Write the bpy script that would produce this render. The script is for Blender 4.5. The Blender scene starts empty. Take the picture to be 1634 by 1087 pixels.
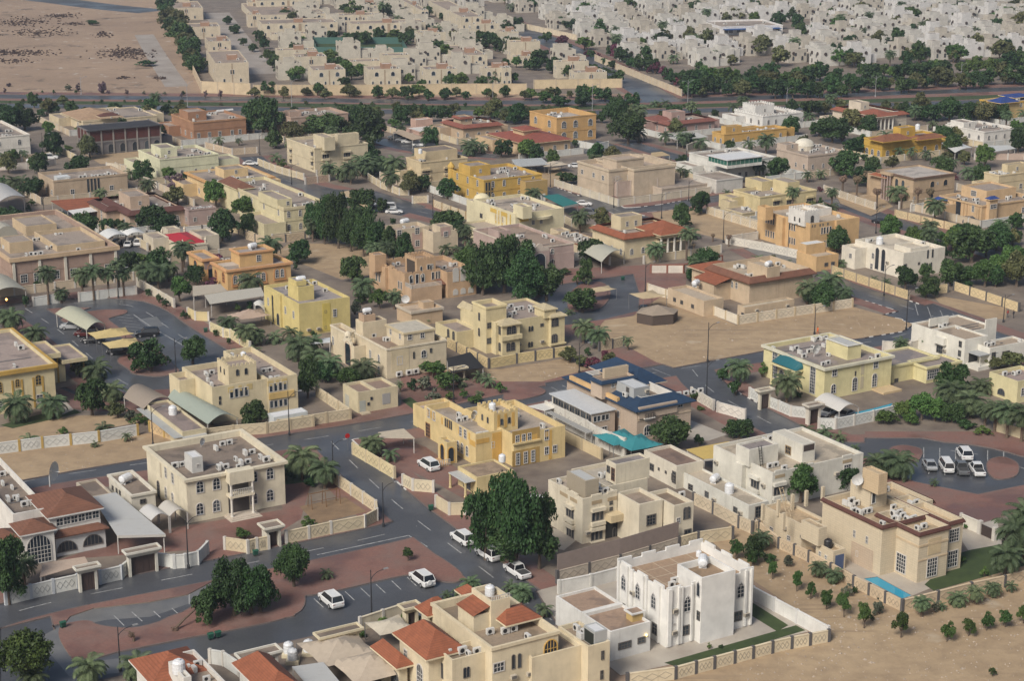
import bpy, math, random
from mathutils import Vector, Matrix, geometry
import numpy as np
SC = bpy.context.scene
COL = SC.collection
R = math.radians
RND = random.Random(7)
# ------------------------------------------------------------------ camera
CW, CH, FPX, HOR = 1634.0, 1087.0, 2935.0, -300.0
CAMH = 103.0
PITCH = math.atan((CH/2-HOR)/FPX)
cam = bpy.data.cameras.new('camera'); camo = bpy.data.objects.new('camera', cam); COL.objects.link(camo)
cam.sensor_width = 36; cam.lens = FPX/CW*36; cam.clip_start = 1; cam.clip_end = 9000
camo.location = (0, 0, CAMH); camo.rotation_euler = (math.pi/2-PITCH, 0, 0)
SC.camera = camo
# ------------------------------------------------------------------ light
SUN_EL, SUN_AZ = 42.0, 212.0           # direction the light comes from, compass style: 0=+Y, 90=+X
w = bpy.data.worlds.new('World'); SC.world = w; w.use_nodes = True
nt = w.node_tree; nt.nodes.clear()
sky = nt.nodes.new('ShaderNodeTexSky'); sky.sky_type = 'NISHITA'; sky.sun_disc = False
sky.sun_elevation = R(SUN_EL); sky.sun_rotation = R(SUN_AZ); sky.air_density = 1.0; sky.dust_density = 3.5; sky.ozone_density = 1.0
bg = nt.nodes.new('ShaderNodeBackground'); bg.inputs[1].default_value = 0.065
out = nt.nodes.new('ShaderNodeOutputWorld')
nt.links.new(sky.outputs[0], bg.inputs[0]); nt.links.new(bg.outputs[0], out.inputs[0])
sd = bpy.data.lights.new('sun', 'SUN'); sd.energy = 2.7; sd.angle = R(20); sd.color = (1.0, 0.95, 0.87)
so = bpy.data.objects.new('sun', sd); COL.objects.link(so)
_d = Vector((math.sin(R(SUN_AZ))*math.cos(R(SUN_EL)), math.cos(R(SUN_AZ))*math.cos(R(SUN_EL)), math.sin(R(SUN_EL))))
so.rotation_euler = _d.to_track_quat('Z', 'Y').to_euler(); so.location = (0, 0, 300)
SC.view_settings.view_transform = 'Standard'; SC.view_settings.look = 'None'
SC.view_settings.exposure = 0.5; SC.view_settings.gamma = 1.0
# ------------------------------------------------------------------ pixel -> place
CP, SP = math.cos(PITCH), math.sin(PITCH)
FWD = Vector((0, CP, -SP)); UP = Vector((0, SP, CP)); CAM = Vector((0, 0, CAMH))
TILES = {'W': (0, 0, 1.0)}
for i, x in enumerate((0, 400, 800, 1200)):
    TILES['A%d' % i] = (x, 700, 2.8098); TILES['B%d' % i] = (x, 400, 3.397)
    TILES['C%d' % i] = (x, 130, 3.7488); TILES['D%d' % i] = (x, 0, 3.985 if i < 3 else 3.765)
TILES.update(E1=(620, 620, 5.433), E2=(840, 560, 5.433), E3=(840, 680, 4.94), E4=(1100, 660, 5.433), E5=(500, 900, 4.085),
             E6=(200, 980, 4.085), E7=(860, 850, 3.404), E8=(0, 730, 4.727), F1=(180, 540, 5.106), F2=(500, 470, 5.177),
             F3=(680, 440, 6.038), F4=(0, 520, 5.436), F5=(1200, 510, 5.176), F6=(1400, 490, 4.7265), F7=(560, 380, 7.427), F8=(280, 370, 5.447))
_T = ['W']
def use(t): _T[0] = t
def px(x, y, t=None):
    x0, y0, s = TILES[t or _T[0]]
    return (x0+x/s, y0+y/s)
def ray(x, y):
    return FWD + Vector(((x-CW/2)/FPX, 0, 0)) - UP*((y-CH/2)/FPX)
def gW(x, y, z=0.0):
    d = ray(x, y); return CAM + d*((z-CAMH)/d.z)
def g(x, y, z=0.0, t=None):
    return gW(*px(x, y, t), z)
def proj(p):
    v = Vector(p)-CAM; f = v.dot(FWD)
    return (CW/2+FPX*v.x/f, CH/2-FPX*v.dot(UP)/f)
def height_at(c, x, y, t=None):
    d = ray(*px(x, y, t)); k = math.hypot(c[0], c[1])/math.hypot(d.x, d.y)
    return CAMH+k*d.z
def len_along(c, a, X):
    """distance s with c+s*a seen at picture column X (full pixels)"""
    k = (X-CW/2)/FPX; v = Vector(c)-CAM; a = Vector((a[0], a[1], 0))
    return (v.x-k*v.dot(FWD))/(k*a.dot(FWD)-a.x)
GRID = R(30.7)
# ------------------------------------------------------------------ mesh builder
class MB:
    def __init__(s): s.v = []; s.f = []; s.m = []; s.mi = 0
    def add(s, vs, fs):
        o = len(s.v); s.v += [tuple(p) for p in vs]; s.f += [tuple(i+o for i in f) for f in fs]; s.m += [s.mi]*len(fs); return s
    def box(s, x0, y0, z0, x1, y1, z1, nobot=False):
        vs = [(x0,y0,z0),(x1,y0,z0),(x1,y1,z0),(x0,y1,z0),(x0,y0,z1),(x1,y0,z1),(x1,y1,z1),(x0,y1,z1)]
        fs = [(4,5,6,7),(0,1,5,4),(1,2,6,5),(2,3,7,6),(3,0,4,7)]
        if not nobot: fs.append((3,2,1,0))
        return s.add(vs, fs)
    def prism(s, poly, z0, z1):
        n = len(poly); vs = [(p[0],p[1],z0) for p in poly]+[(p[0],p[1],z1) for p in poly]
        fs = [tuple(range(n, 2*n)), tuple(range(n-1, -1, -1))]+[(i,(i+1)%n,n+(i+1)%n,n+i) for i in range(n)]
        return s.add(vs, fs)
    def ring(s, outer, inner, z0, z1):
        """open frame: outer polygon wall, inner polygon wall, top and bottom rings"""
        n = len(outer); vs = [(p[0],p[1],z0) for p in outer]+[(p[0],p[1],z1) for p in outer]+[(p[0],p[1],z0) for p in inner]+[(p[0],p[1],z1) for p in inner]
        fs = []
        for i in range(n):
            j = (i+1) % n
            fs += [(i,j,n+j,n+i),(2*n+j,2*n+i,3*n+i,3*n+j),(n+i,n+j,3*n+j,3*n+i),(j,i,2*n+i,2*n+j)]
        return s.add(vs, fs)
    def cyl(s, x, y, z0, z1, r0, r1=None, n=12, cap=True):
        r1 = r0 if r1 is None else r1
        vs = [(x+r0*math.cos(2*math.pi*i/n), y+r0*math.sin(2*math.pi*i/n), z0) for i in range(n)]
        vs += [(x+r1*math.cos(2*math.pi*i/n), y+r1*math.sin(2*math.pi*i/n), z1) for i in range(n)]
        fs = [(i,(i+1)%n,n+(i+1)%n,n+i) for i in range(n)]
        if cap: fs += [tuple(range(n,2*n)), tuple(range(n-1,-1,-1))]
        return s.add(vs, fs)
    def lathe(s, x, y, prof, n=12):
        vs = []; fs = []
        for r, z in prof: vs += [(x+r*math.cos(2*math.pi*i/n), y+r*math.sin(2*math.pi*i/n), z) for i in range(n)]
        for k in range(len(prof)-1):
            fs += [(k*n+i, k*n+(i+1)%n, (k+1)*n+(i+1)%n, (k+1)*n+i) for i in range(n)]
        fs += [tuple(range((len(prof)-1)*n, len(prof)*n)), tuple(range(n-1,-1,-1))]
        return s.add(vs, fs)
    def tube(s, pts, rad, n=6):
        pts = [Vector(p) for p in pts]; vs = []; fs = []
        rs = rad if isinstance(rad, (list, tuple)) else [rad]*len(pts)
        for i, p in enumerate(pts):
            d = (pts[min(i+1, len(pts)-1)]-pts[max(i-1, 0)]).normalized()
            a = d.orthogonal().normalized() if abs(d.z) < .999 else Vector((1,0,0))
            if abs(d.z) >= .001 and i > 0: a = (Vector(vs_a)-d*Vector(vs_a).dot(d)).normalized()
            vs_a = a; b = d.cross(a)
            vs += [tuple(p+(a*math.cos(2*math.pi*k/n)+b*math.sin(2*math.pi*k/n))*rs[i]) for k in range(n)]
        for i in range(len(pts)-1):
            fs += [(i*n+k, i*n+(k+1)%n, (i+1)*n+(k+1)%n, (i+1)*n+k) for k in range(n)]
        fs += [tuple(range(n-1,-1,-1)), tuple(range((len(pts)-1)*n, len(pts)*n))]
        return s.add(vs, fs)
    def mesh(s, name, mats):
        me = bpy.data.meshes.new(name); me.from_pydata(s.v, [], s.f)
        for m in (mats if isinstance(mats, (list, tuple)) else [mats]): me.materials.append(m)
        if any(s.m): me.polygons.foreach_set('material_index', s.m)
        me.update(); return me
    def build(s, name, mats, parent=None, **kw):
        return link(name, s.mesh(name, mats), parent, **kw)
def link(name, me, parent=None, loc=None, rot=None, scale=None):
    o = bpy.data.objects.new(name, me); COL.objects.link(o)
    if parent is not None: o.parent = parent
    if loc is not None: o.location = loc
    if rot is not None: o.rotation_euler = rot if isinstance(rot, (tuple, list)) else (0, 0, rot)
    if scale is not None: o.scale = scale if isinstance(scale, (tuple, list)) else (scale,)*3
    return o
def smooth(me):
    me.polygons.foreach_set('use_smooth', [True]*len(me.polygons)); return me
def thing(name, label, cat, loc=(0,0,0), rz=0, group=None):
    o = bpy.data.objects.new(name, None); COL.objects.link(o); o.location = loc; o.rotation_euler = (0,0,rz)
    o.empty_display_size = .3
    return tag(o, label, cat, group)
def tag(o, label=None, cat=None, group=None, kind=None):
    if label: o['label'] = label
    if cat: o['category'] = cat
    if group: o['group'] = group
    if kind: o['kind'] = kind
    return o
# ------------------------------------------------------------------ materials
_MC = {}
def _nodes(name):
    m = bpy.data.materials.new(name); m.use_nodes = True; n = m.node_tree; n.nodes.clear()
    o = n.nodes.new('ShaderNodeOutputMaterial'); b = n.nodes.new('ShaderNodeBsdfPrincipled'); n.links.new(b.outputs[0], o.inputs[0])
    return m, n, b
def _noise(n, vec, scale, detail=5, rough=.6):
    t = n.nodes.new('ShaderNodeTexNoise'); t.inputs['Scale'].default_value = scale; t.inputs['Detail'].default_value = detail
    t.inputs['Roughness'].default_value = rough
    if vec is not None: n.links.new(vec, t.inputs['Vector'])
    return t.outputs['Fac']
def _ramp(n, fac, a, b, ca=(0,0,0,1), cb=(1,1,1,1)):
    r = n.nodes.new('ShaderNodeValToRGB'); e = r.color_ramp.elements
    e[0].position = a; e[1].position = b; e[0].color = ca; e[1].color = cb
    n.links.new(fac, r.inputs[0]); return r.outputs[0]
def _mix(n, fac, a, b, mode='MIX'):
    x = n.nodes.new('ShaderNodeMix'); x.data_type = 'RGBA'; x.blend_type = mode
    for sock, v in ((x.inputs[0], fac), (x.inputs[6], a), (x.inputs[7], b)):
        if hasattr(v, 'is_linked') or hasattr(v, 'links'): n.links.new(v, sock)
        elif isinstance(v, (int, float)): sock.default_value = v
        else: sock.default_value = (*v[:3], 1)
    return x.outputs[2]
def _vec(n, scale=(1,1,1), kind='Object', rnd=True):
    c = n.nodes.new('ShaderNodeTexCoord'); mp = n.nodes.new('ShaderNodeMapping'); mp.inputs['Scale'].default_value = scale
    src = c.outputs['Object']
    if kind == 'World':
        gm = n.nodes.new('ShaderNodeNewGeometry'); src = gm.outputs['Position']
    elif rnd:
        oi = n.nodes.new('ShaderNodeObjectInfo'); ad = n.nodes.new('ShaderNodeVectorMath'); ad.operation = 'ADD'
        n.links.new(src, ad.inputs[0]); n.links.new(oi.outputs['Location'], ad.inputs[1]); src = ad.outputs[0]
    n.links.new(src, mp.inputs[0]); return mp.outputs[0]
def _bump(n, b, fac, strength=.3, dist=.05):
    bp = n.nodes.new('ShaderNodeBump'); bp.inputs['Strength'].default_value = strength; bp.inputs['Distance'].default_value = dist
    n.links.new(fac, bp.inputs['Height']); n.links.new(bp.outputs[0], b.inputs['Normal'])
def dk(c, k): return tuple(x*k for x in c[:3])
def sat(c, k=1.15):
    l = .3*c[0]+.59*c[1]+.11*c[2]; return tuple(max(.01, l+(x-l)*k) for x in c[:3])
def m_wall(c, dirt=.34, name='plaster'):
    c = sat(c)
    key = ('wall', c, dirt)
    if key in _MC: return _MC[key]
    m, n, b = _nodes(name)
    blot = _noise(n, _vec(n), .35, 6, .65)
    col = _mix(n, _ramp(n, blot, .35, .7), dk(c, 1.08), dk(c, .82))
    st = _noise(n, _vec(n, (2.2, 2.2, .12)), 1.0, 6, .7)
    col = _mix(n, _ramp(n, st, .55, .8, (0,0,0,1), (dirt*1.7,)*3+(1,)), col, dk((c[0]*.55, c[1]*.5, c[2]*.45), 1))
    n.links.new(col, b.inputs['Base Color']); b.inputs['Roughness'].default_value = .88; b.inputs['Specular IOR Level'].default_value = .25
    _bump(n, b, _noise(n, _vec(n), 6, 4), .15, .02)
    _MC[key] = m; return m
def m_stone(c, name='coursed stone'):
    c = sat(c, 1.12)
    key = ('stone', c)
    if key in _MC: return _MC[key]
    m, n, b = _nodes(name)
    br = n.nodes.new('ShaderNodeTexBrick'); br.inputs['Scale'].default_value = 1; br.inputs['Brick Width'].default_value = .9; br.inputs['Row Height'].default_value = .35
    br.inputs['Mortar Size'].default_value = .02; br.inputs['Color1'].default_value = (*dk(c, 1.03), 1); br.inputs['Color2'].default_value = (*dk(c, .96), 1); br.inputs['Mortar'].default_value = (*dk(c, .82), 1)
    c0 = n.nodes.new('ShaderNodeTexCoord'); sx = n.nodes.new('ShaderNodeSeparateXYZ'); ad = n.nodes.new('ShaderNodeMath'); ad.operation = 'ADD'
    cx = n.nodes.new('ShaderNodeCombineXYZ')
    n.links.new(c0.outputs['Object'], sx.inputs[0]); n.links.new(sx.outputs[0], ad.inputs[0]); n.links.new(sx.outputs[1], ad.inputs[1])
    n.links.new(ad.outputs[0], cx.inputs[0]); n.links.new(sx.outputs[2], cx.inputs[1]); n.links.new(cx.outputs[0], br.inputs['Vector'])
    st = _noise(n, _vec(n, (1.5, 1.5, .2)), 1.0, 6, .7)
    col = _mix(n, _ramp(n, st, .5, .85, (0,0,0,1), (.5,.5,.5,1)), br.outputs[0], dk(c, .6))
    n.links.new(col, b.inputs['Base Color']); b.inputs['Roughness'].default_value = .9
    _MC[key] = m; return m
def m_roof(c, wet=.5, name='flat roof screed'):
    key = ('roof', c, wet)
    if key in _MC: return _MC[key]
    m, n, b = _nodes(name)
    big = _noise(n, _vec(n), .22, 7, .62); fine = _noise(n, _vec(n), 2.5, 5, .7)
    col = _mix(n, _ramp(n, fine, .3, .75), dk(c, .8), dk(c, 1.18))
    puddle = _ramp(n, big, .52, .56)
    col = _mix(n, _mix(n, .5, (0,0,0), puddle), col, dk(c, .5))
    n.links.new(col, b.inputs['Base Color'])
    r = n.nodes.new('ShaderNodeMapRange'); r.inputs['To Min'].default_value = .85; r.inputs['To Max'].default_value = .85-.55*wet
    n.links.new(puddle, r.inputs[0]); n.links.new(r.outputs[0], b.inputs['Roughness'])
    _MC[key] = m; return m
def m_plain(c, rough=.6, metal=0, var=.12, name='paint', spec=.5):
    key = ('plain', c, rough, metal, var, name)
    if key in _MC: return _MC[key]
    m, n, b = _nodes(name)
    f = _noise(n, _vec(n), 1.3, 5, .65)
    n.links.new(_mix(n, _ramp(n, f, .3, .75), dk(c, 1+var*.5), dk(c, 1-var)), b.inputs['Base Color'])
    b.inputs['Roughness'].default_value = rough; b.inputs['Metallic'].default_value = metal; b.inputs['Specular IOR Level'].default_value = spec
    _MC[key] = m; return m
def m_ribbed(c, rough=.5, freq=9.0, axis=0, name='corrugated sheet'):
    key = ('rib', c, rough, freq, axis)
    if key in _MC: return _MC[key]
    m, n, b = _nodes(name)
    c0 = n.nodes.new('ShaderNodeTexCoord'); wv = n.nodes.new('ShaderNodeTexWave'); wv.bands_direction = 'XYZ'[axis]; wv.inputs['Scale'].default_value = freq/6.28*2
    n.links.new(c0.outputs['Object'], wv.inputs['Vector'])
    st = _noise(n, _vec(n, (.4, 1.2, 1)), 1.0, 6, .7)
    col = _mix(n, _ramp(n, wv.outputs['Fac'], .15, .6), dk(c, .72), c)
    col = _mix(n, _ramp(n, st, .55, .8, (0,0,0,1), (.45,.45,.45,1)), col, (c[0]*.5, c[1]*.42, c[2]*.32))
    n.links.new(col, b.inputs['Base Color']); b.inputs['Roughness'].default_value = rough
    _bump(n, b, wv.outputs['Fac'], .5, .05)
    _MC[key] = m; return m
def m_tile(c, name='roof tiles'):
    key = ('tile', c)
    if key in _MC: return _MC[key]
    m, n, b = _nodes(name)
    c0 = n.nodes.new('ShaderNodeTexCoord'); wv = n.nodes.new('ShaderNodeTexWave'); wv.bands_direction = 'Z'; wv.wave_profile = 'SAW'; wv.inputs['Scale'].default_value = 1.7
    n.links.new(c0.outputs['Object'], wv.inputs['Vector'])
    f = _noise(n, _vec(n), .8, 6, .7); ff = _noise(n, _vec(n), 5, 3, .7)
    col = _mix(n, _ramp(n, f, .35, .7), dk(c, 1.15), dk(c, .72))
    col = _mix(n, _ramp(n, ff, .35, .8, (0,0,0,1), (.4,.4,.4,1)), col, dk(c, .6))
    col = _mix(n, _ramp(n, wv.outputs['Fac'], .0, .35, (.55,.55,.55,1), (0,0,0,1)), col, dk(c, .5))
    n.links.new(col, b.inputs['Base Color']); b.inputs['Roughness'].default_value = .75
    _bump(n, b, wv.outputs['Fac'], .5, .05)
    _MC[key] = m; return m
def m_glass(c=(.018,.026,.036), rough=.12, name='window glass'):
    key = ('glass', c, rough)
    if key in _MC: return _MC[key]
    m, n, b = _nodes(name)
    oi = n.nodes.new('ShaderNodeObjectInfo')
    n.links.new(_mix(n, _ramp(n, oi.outputs['Random'], .55, 1.0), c, (c[0]*2.5+.02, c[1]*2.3+.02, c[2]*2.0+.02)), b.inputs['Base Color'])
    b.inputs['Roughness'].default_value = rough; b.inputs['Specular IOR Level'].default_value = .6
    _MC[key] = m; return m
def m_leaf(a, bcol, name='foliage'):
    key = ('leaf', a, bcol)
    if key in _MC: return _MC[key]
    m, n, b = _nodes(name)
    gm = n.nodes.new('ShaderNodeNewGeometry'); oi = n.nodes.new('ShaderNodeObjectInfo')
    big = _noise(n, _vec(n), 2.2, 3, .6)
    col = _mix(n, gm.outputs['Random Per Island'], a, bcol)
    col = _mix(n, _ramp(n, big, .38, .66), col, dk(bcol, 1.25))
    hs = n.nodes.new('ShaderNodeHueSaturation'); n.links.new(col, hs.inputs['Color'])
    mr = n.nodes.new('ShaderNodeMapRange'); mr.inputs['To Min'].default_value = .7; mr.inputs['To Max'].default_value = 1.35
    n.links.new(oi.outputs['Random'], mr.inputs[0]); n.links.new(mr.outputs[0], hs.inputs['Value'])
    mr2 = n.nodes.new('ShaderNodeMapRange'); mr2.inputs['To Min'].default_value = .475; mr2.inputs['To Max'].default_value = .52
    ml = n.nodes.new('ShaderNodeMath'); ml.operation = 'FRACT'; m7 = n.nodes.new('ShaderNodeMath'); m7.operation = 'MULTIPLY'; m7.inputs[1].default_value = 7.31
    n.links.new(oi.outputs['Random'], m7.inputs[0]); n.links.new(m7.outputs[0], ml.inputs[0]); n.links.new(ml.outputs[0], mr2.inputs[0]); n.links.new(mr2.outputs[0], hs.inputs['Hue'])
    n.links.new(hs.outputs[0], b.inputs['Base Color']); b.inputs['Roughness'].default_value = .6; b.inputs['Specular IOR Level'].default_value = .25
    _MC[key] = m; return m
# palette -----------------------------------------------------------
WHITE = (.62,.60,.56); CREAM = (.58,.52,.39); CREAM2 = (.54,.47,.35); BEIGE = (.47,.39,.29); SAND = (.50,.42,.31); TAN = (.38,.27,.19)
YELLOW = (.58,.44,.18); GOLD = (.52,.34,.08); OCHRE = (.50,.34,.14); ORANGE = (.55,.33,.14); PINK = (.42,.31,.25); BROWN = (.27,.16,.11); PALEY = (.60,.54,.34); GREENISH = (.54,.53,.42); GREY = (.40,.38,.36)
ROOFC = (.20,.158,.125); ROOFG = (.27,.25,.235); ROOFL = (.42,.37,.30); ROOFT = (.38,.30,.20)
TERRA = (.26,.085,.04); TERRAB = (.17,.075,.045); MAROON = (.17,.055,.045); BLUET = (.013,.036,.078)
M_ROOF = m_roof(ROOFC); M_FRAME = m_plain((.5,.48,.45), .5, name='white frame'); M_GLASS = m_glass(); M_METAL = m_plain((.25,.25,.26), .4, .6, name='grey metal')
M_ACW = m_plain((.55,.54,.51), .5, name='appliance enamel'); M_DARK = m_plain((.02,.02,.022), .5, name='dark metal'); M_TANK = m_plain((.62,.63,.64), .45, name='tank plastic')
M_POLE = m_plain((.03,.03,.033), .45, name='dark pole paint'); M_DOOR = m_plain((.07,.04,.025), .55, name='brown door'); M_BLACKMESH = m_plain((.012,.012,.014), .9, name='black net')
# ------------------------------------------------------------------ ground regions (pictured outlines laid on the ground)
# materials
def mk_sand():
    m, n, b = _nodes('sandy ground'); v = _vec(n, kind='World')
    a = _noise(n, v, .03, 8, .62); f = _noise(n, v, .35, 8, .68); d = _noise(n, v, .12, 4, .55)
    col = _mix(n, _ramp(n, a, .3, .72), (.40,.30,.19), (.295,.213,.133))
    col = _mix(n, _ramp(n, f, .42, .8, (0,0,0,1), (.6,.6,.6,1)), col, (.15,.108,.075))
    col = _mix(n, _ramp(n, d, .64, .70, (0,0,0,1), (.45,.45,.45,1)), col, (.48,.41,.31))
    mp = n.nodes.new('ShaderNodeMapping'); mp.inputs['Rotation'].default_value = (0, 0, -GRID-.12); mp.inputs['Scale'].default_value = (.02, .9, 1); n.links.new(v, mp.inputs[0])
    tr = _noise(n, mp.outputs[0], 1.0, 3, .5); msk = _noise(n, v, .05, 3, .5)
    col = _mix(n, _mix(n, _ramp(n, msk, .48, .6), (0,0,0), _ramp(n, tr, .56, .62, (0,0,0,1), (.55,.55,.55,1))), col, (.19,.14,.10))
    n.links.new(col, b.inputs['Base Color']); b.inputs['Roughness'].default_value = .95; b.inputs['Specular IOR Level'].default_value = .2
    _bump(n, b, f, .5, .15); return m
def mk_asphalt():
    m, n, b = _nodes('wet asphalt'); v = _vec(n, kind='World')
    a = _noise(n, v, .09, 7, .6); f = _noise(n, v, 3.5, 4, .7); wv = _noise(n, v, .045, 5, .55)
    col = _mix(n, _ramp(n, f, .3, .8), (.050,.053,.060), (.086,.089,.098))
    col = _mix(n, _ramp(n, a, .45, .75, (0,0,0,1), (.6,.6,.6,1)), col, (.12,.12,.12))
    n.links.new(col, b.inputs['Base Color'])
    r = n.nodes.new('ShaderNodeMapRange'); r.inputs['To Min'].default_value = .6; r.inputs['To Max'].default_value = .28
    n.links.new(_ramp(n, wv, .40, .56), r.inputs[0]); n.links.new(r.outputs[0], b.inputs['Roughness']); return m
def mk_paver(c, name):
    m, n, b = _nodes(name); v = _vec(n, kind='World')
    br = n.nodes.new('ShaderNodeTexBrick'); br.inputs['Scale'].default_value = 1.6; br.inputs['Color1'].default_value = (*dk(c, 1.1), 1); br.inputs['Color2'].default_value = (*dk(c, .86), 1)
    br.inputs['Mortar'].default_value = (*dk(c, .7), 1); br.inputs['Mortar Size'].default_value = .015; n.links.new(v, br.inputs['Vector'])
    a = _noise(n, v, .16, 7, .62); w_ = _noise(n, v, .07, 5, .6)
    col = _mix(n, _ramp(n, a, .42, .75, (0,0,0,1), (.75,.75,.75,1)), br.outputs[0], (c[0]*.5+.06, c[1]*.62+.06, c[2]*.7+.05))
    wet = _ramp(n, w_, .5, .6)
    col = _mix(n, _mix(n, .55, (0,0,0), wet), col, dk(c, .55))
    n.links.new(col, b.inputs['Base Color'])
    r = n.nodes.new('ShaderNodeMapRange'); r.inputs['To Min'].default_value = .85; r.inputs['To Max'].default_value = .4
    n.links.new(wet, r.inputs[0]); n.links.new(r.outputs[0], b.inputs['Roughness']); return m
def mk_simple(c1, c2, sc, name, rough=.9):
    m, n, b = _nodes(name); v = _vec(n, kind='World'); a = _noise(n, v, sc, 7, .65)
    n.links.new(_mix(n, _ramp(n, a, .32, .7), c1, c2), b.inputs['Base Color']); b.inputs['Roughness'].default_value = rough; return m
def mk_desert():
    m, n, b = _nodes('desert plain'); v = _vec(n, kind='World')
    a = _noise(n, v, .012, 8, .62); f = _noise(n, v, .11, 9, .72); s = _noise(n, v, .05, 9, .75); wp = _noise(n, v, .16, 5, .6)
    col = _mix(n, _ramp(n, a, .3, .7), (.34,.245,.17), (.235,.165,.115))
    col = _mix(n, _ramp(n, f, .5, .75, (0,0,0,1), (.6,.6,.6,1)), col, (.15,.108,.085))
    col = _mix(n, _ramp(n, s, .56, .64, (0,0,0,1), (.8,.8,.8,1)), col, (.075,.055,.042))
    col = _mix(n, _ramp(n, wp, .63, .67, (0,0,0,1), (.7,.7,.7,1)), col, (.48,.43,.38))
    n.links.new(col, b.inputs['Base Color']); b.inputs['Roughness'].default_value = .95; return m
def mk_pool():
    m, n, b = _nodes('pool water'); b.inputs['Base Color'].default_value = (.02,.28,.42,1); b.inputs['Roughness'].default_value = .08; return m
GM = {'sandy_ground': mk_sand(), 'road': mk_asphalt(), 'paved_ground': mk_paver((.205,.105,.083), 'red pavers'),
      'yard': mk_simple((.225,.185,.145), (.115,.09,.075), .16, 'yard paving', .7), 'lawn': mk_simple((.045,.07,.018), (.025,.042,.012), .5, 'lawn grass'),
      'terrace': mk_simple((.42,.38,.32), (.30,.26,.22), .2, 'pale concrete', .5), 'pool_water': mk_pool(), 'desert': mk_desert(), 'soil': mk_simple((.24,.16,.09), (.15,.10,.06), .4, 'garden soil'),
      'wet_track': mk_simple((.36,.32,.28), (.24,.20,.165), .09, 'wet gravel track', .6), 'pale_puddle': mk_simple((.17,.165,.155), (.11,.11,.112), .25, 'puddle sheen', .3)}  # pale grey of the road puddles: sky reflection put into the colour
GZ = {'road': 0.0, 'sandy_ground': .10, 'paved_ground': .12, 'yard': .12, 'lawn': .14, 'terrace': .13, 'pool_water': .06, 'desert': .06, 'soil': .13, 'wet_track': .07, 'pale_puddle': .004}
REG = []            # (kind, [xy]) later wins
def reg(kind, *pts, t='W'):
    REG.append((kind, [gW(*px(x, y, t)).xy for x, y in pts]))
def stroke(kind, pts, width, t='W', ext=0):
    P = [gW(*px(x, y, t)).xy for x, y in pts]
    # smooth corners a little
    for _ in range(2):
        Q = [P[0]]
        for i in range(len(P)-1): Q += [P[i]*.75+P[i+1]*.25, P[i]*.25+P[i+1]*.75]
        P = Q+[P[-1]]
    L = []; Rr = []
    for i in range(len(P)):
        d = (P[min(i+1, len(P)-1)]-P[max(i-1, 0)]).normalized(); nrm = Vector((-d.y, d.x))
        L.append(P[i]+nrm*width/2); Rr.append(P[i]-nrm*width/2)
    REG.append((kind, L+Rr[::-1])); return P
exec_marks = []     # painted lines: (list of xy, width, dash, gap)
def mark(pts, width=.14, dash=0, gap=0, t='W'):
    exec_marks.append(([gW(*px(x, y, t)).xy for x, y in pts], width, dash, gap))
# base: everything sandy, then the residential quarter
FAR = 6000
REG.append(('desert', [Vector((-FAR, -200)), Vector((FAR, -200)), Vector((FAR, FAR*1.5)), Vector((-FAR, FAR*1.5))]))
reg('yard', (-60,165), (500,172), (1000,178), (1700,158), (1700,900), (1460,985), (1200,850), (900,1087), (880,1200), (-60,1200))
reg('yard', (300,-150), (1750,-150), (1750,130), (1000,150), (330,150), (255,20))
reg('sandy_ground', (1200,820), (1440,960), (1634,905), (1750,870), (1750,1250), (850,1250), (1010,1087), (1322,1010), (1205,930), (1130,860))
# pavements around the streets
PV = 'paved_ground'
def street(pts, wroad, wpave, dash=True, t='W'):
    exec_pave.append((pts, wroad+wpave*2, t)); exec_road.append((pts, wroad, t, dash))
exec_pave = []; exec_road = []
street([(-80,1010), (60,965), (240,930), (420,895), (600,857), (665,840)], 7.0, 4)
street([(528,705), (575,752), (640,812), (740,886), (830,955), (880,990)], 7.0, 4)
street([(-80,800), (30,768), (240,738), (420,712), (640,678), (870,628), (1000,602), (1140,580), (1260,562), (1400,545), (1475,525)], 7.5, 5)
street([(1210,395), (1330,455), (1440,487), (1530,520), (1640,560), (1750,600)], 8, 4)
street([(1105,590), (1130,622), (1190,655), (1260,692), (1340,722), (1450,716), (1560,722), (1640,750), (1750,790)], 8, 4)
street([(-80,520), (30,487), (190,482), (235,497), (270,525), (330,562), (395,605)], 8, 4)
street([(40,492), (100,530), (150,575), (195,612), (240,625)], 7, 4)
street([(400,250), (440,283), (507,303), (600,320), (693,343), (733,353), (800,372)], 7, 4)
street([(820,280), (880,305), (930,322), (985,338), (1060,332), (1110,322), (1180,312), (1240,300)], 7, 4)
street([(940,310), (1000,345), (1080,362)], 6, 3)
street([(1330,318), (1400,347), (1507,380), (1600,412)], 7.5, 4)
street([(-80,372), (0,368), (70,362), (100,335)], 7, 4)
street([(600,222), (650,238), (720,245), (800,250)], 7, 3)
street([(1000,228), (1060,246), (1120,262)], 7, 3)
street([(100,620), (150,640), (235,640)], 1, 6, False)
for pts, wd, t in exec_pave: stroke(PV, pts, wd, t)
reg(PV, (60,985), (300,930), (640,860), (780,900), (800,930), (960,1000), (650,990), (90,1087), (40,1040))
reg(PV, (40,540), (180,470), (270,480), (400,590), (330,640), (200,640))
reg(PV, (1380,690), (1634,690), (1700,800), (1550,840), (1400,790))
reg(PV, (830,500), (900,430), (1100,420), (1090,480), (990,530), (880,540))
reg(PV, (640,590), (740,590), (860,610), (860,640), (640,670))
reg(PV, (960,555), (1060,560), (1110,600), (960,600))
reg(PV, (0,480), (180,460), (230,465), (240,490), (0,500))
# streets
ROADS = []
for pts, wd, t, dash in exec_road:
    P = stroke('road', pts, wd, t); ROADS.append((P, dash))
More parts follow.
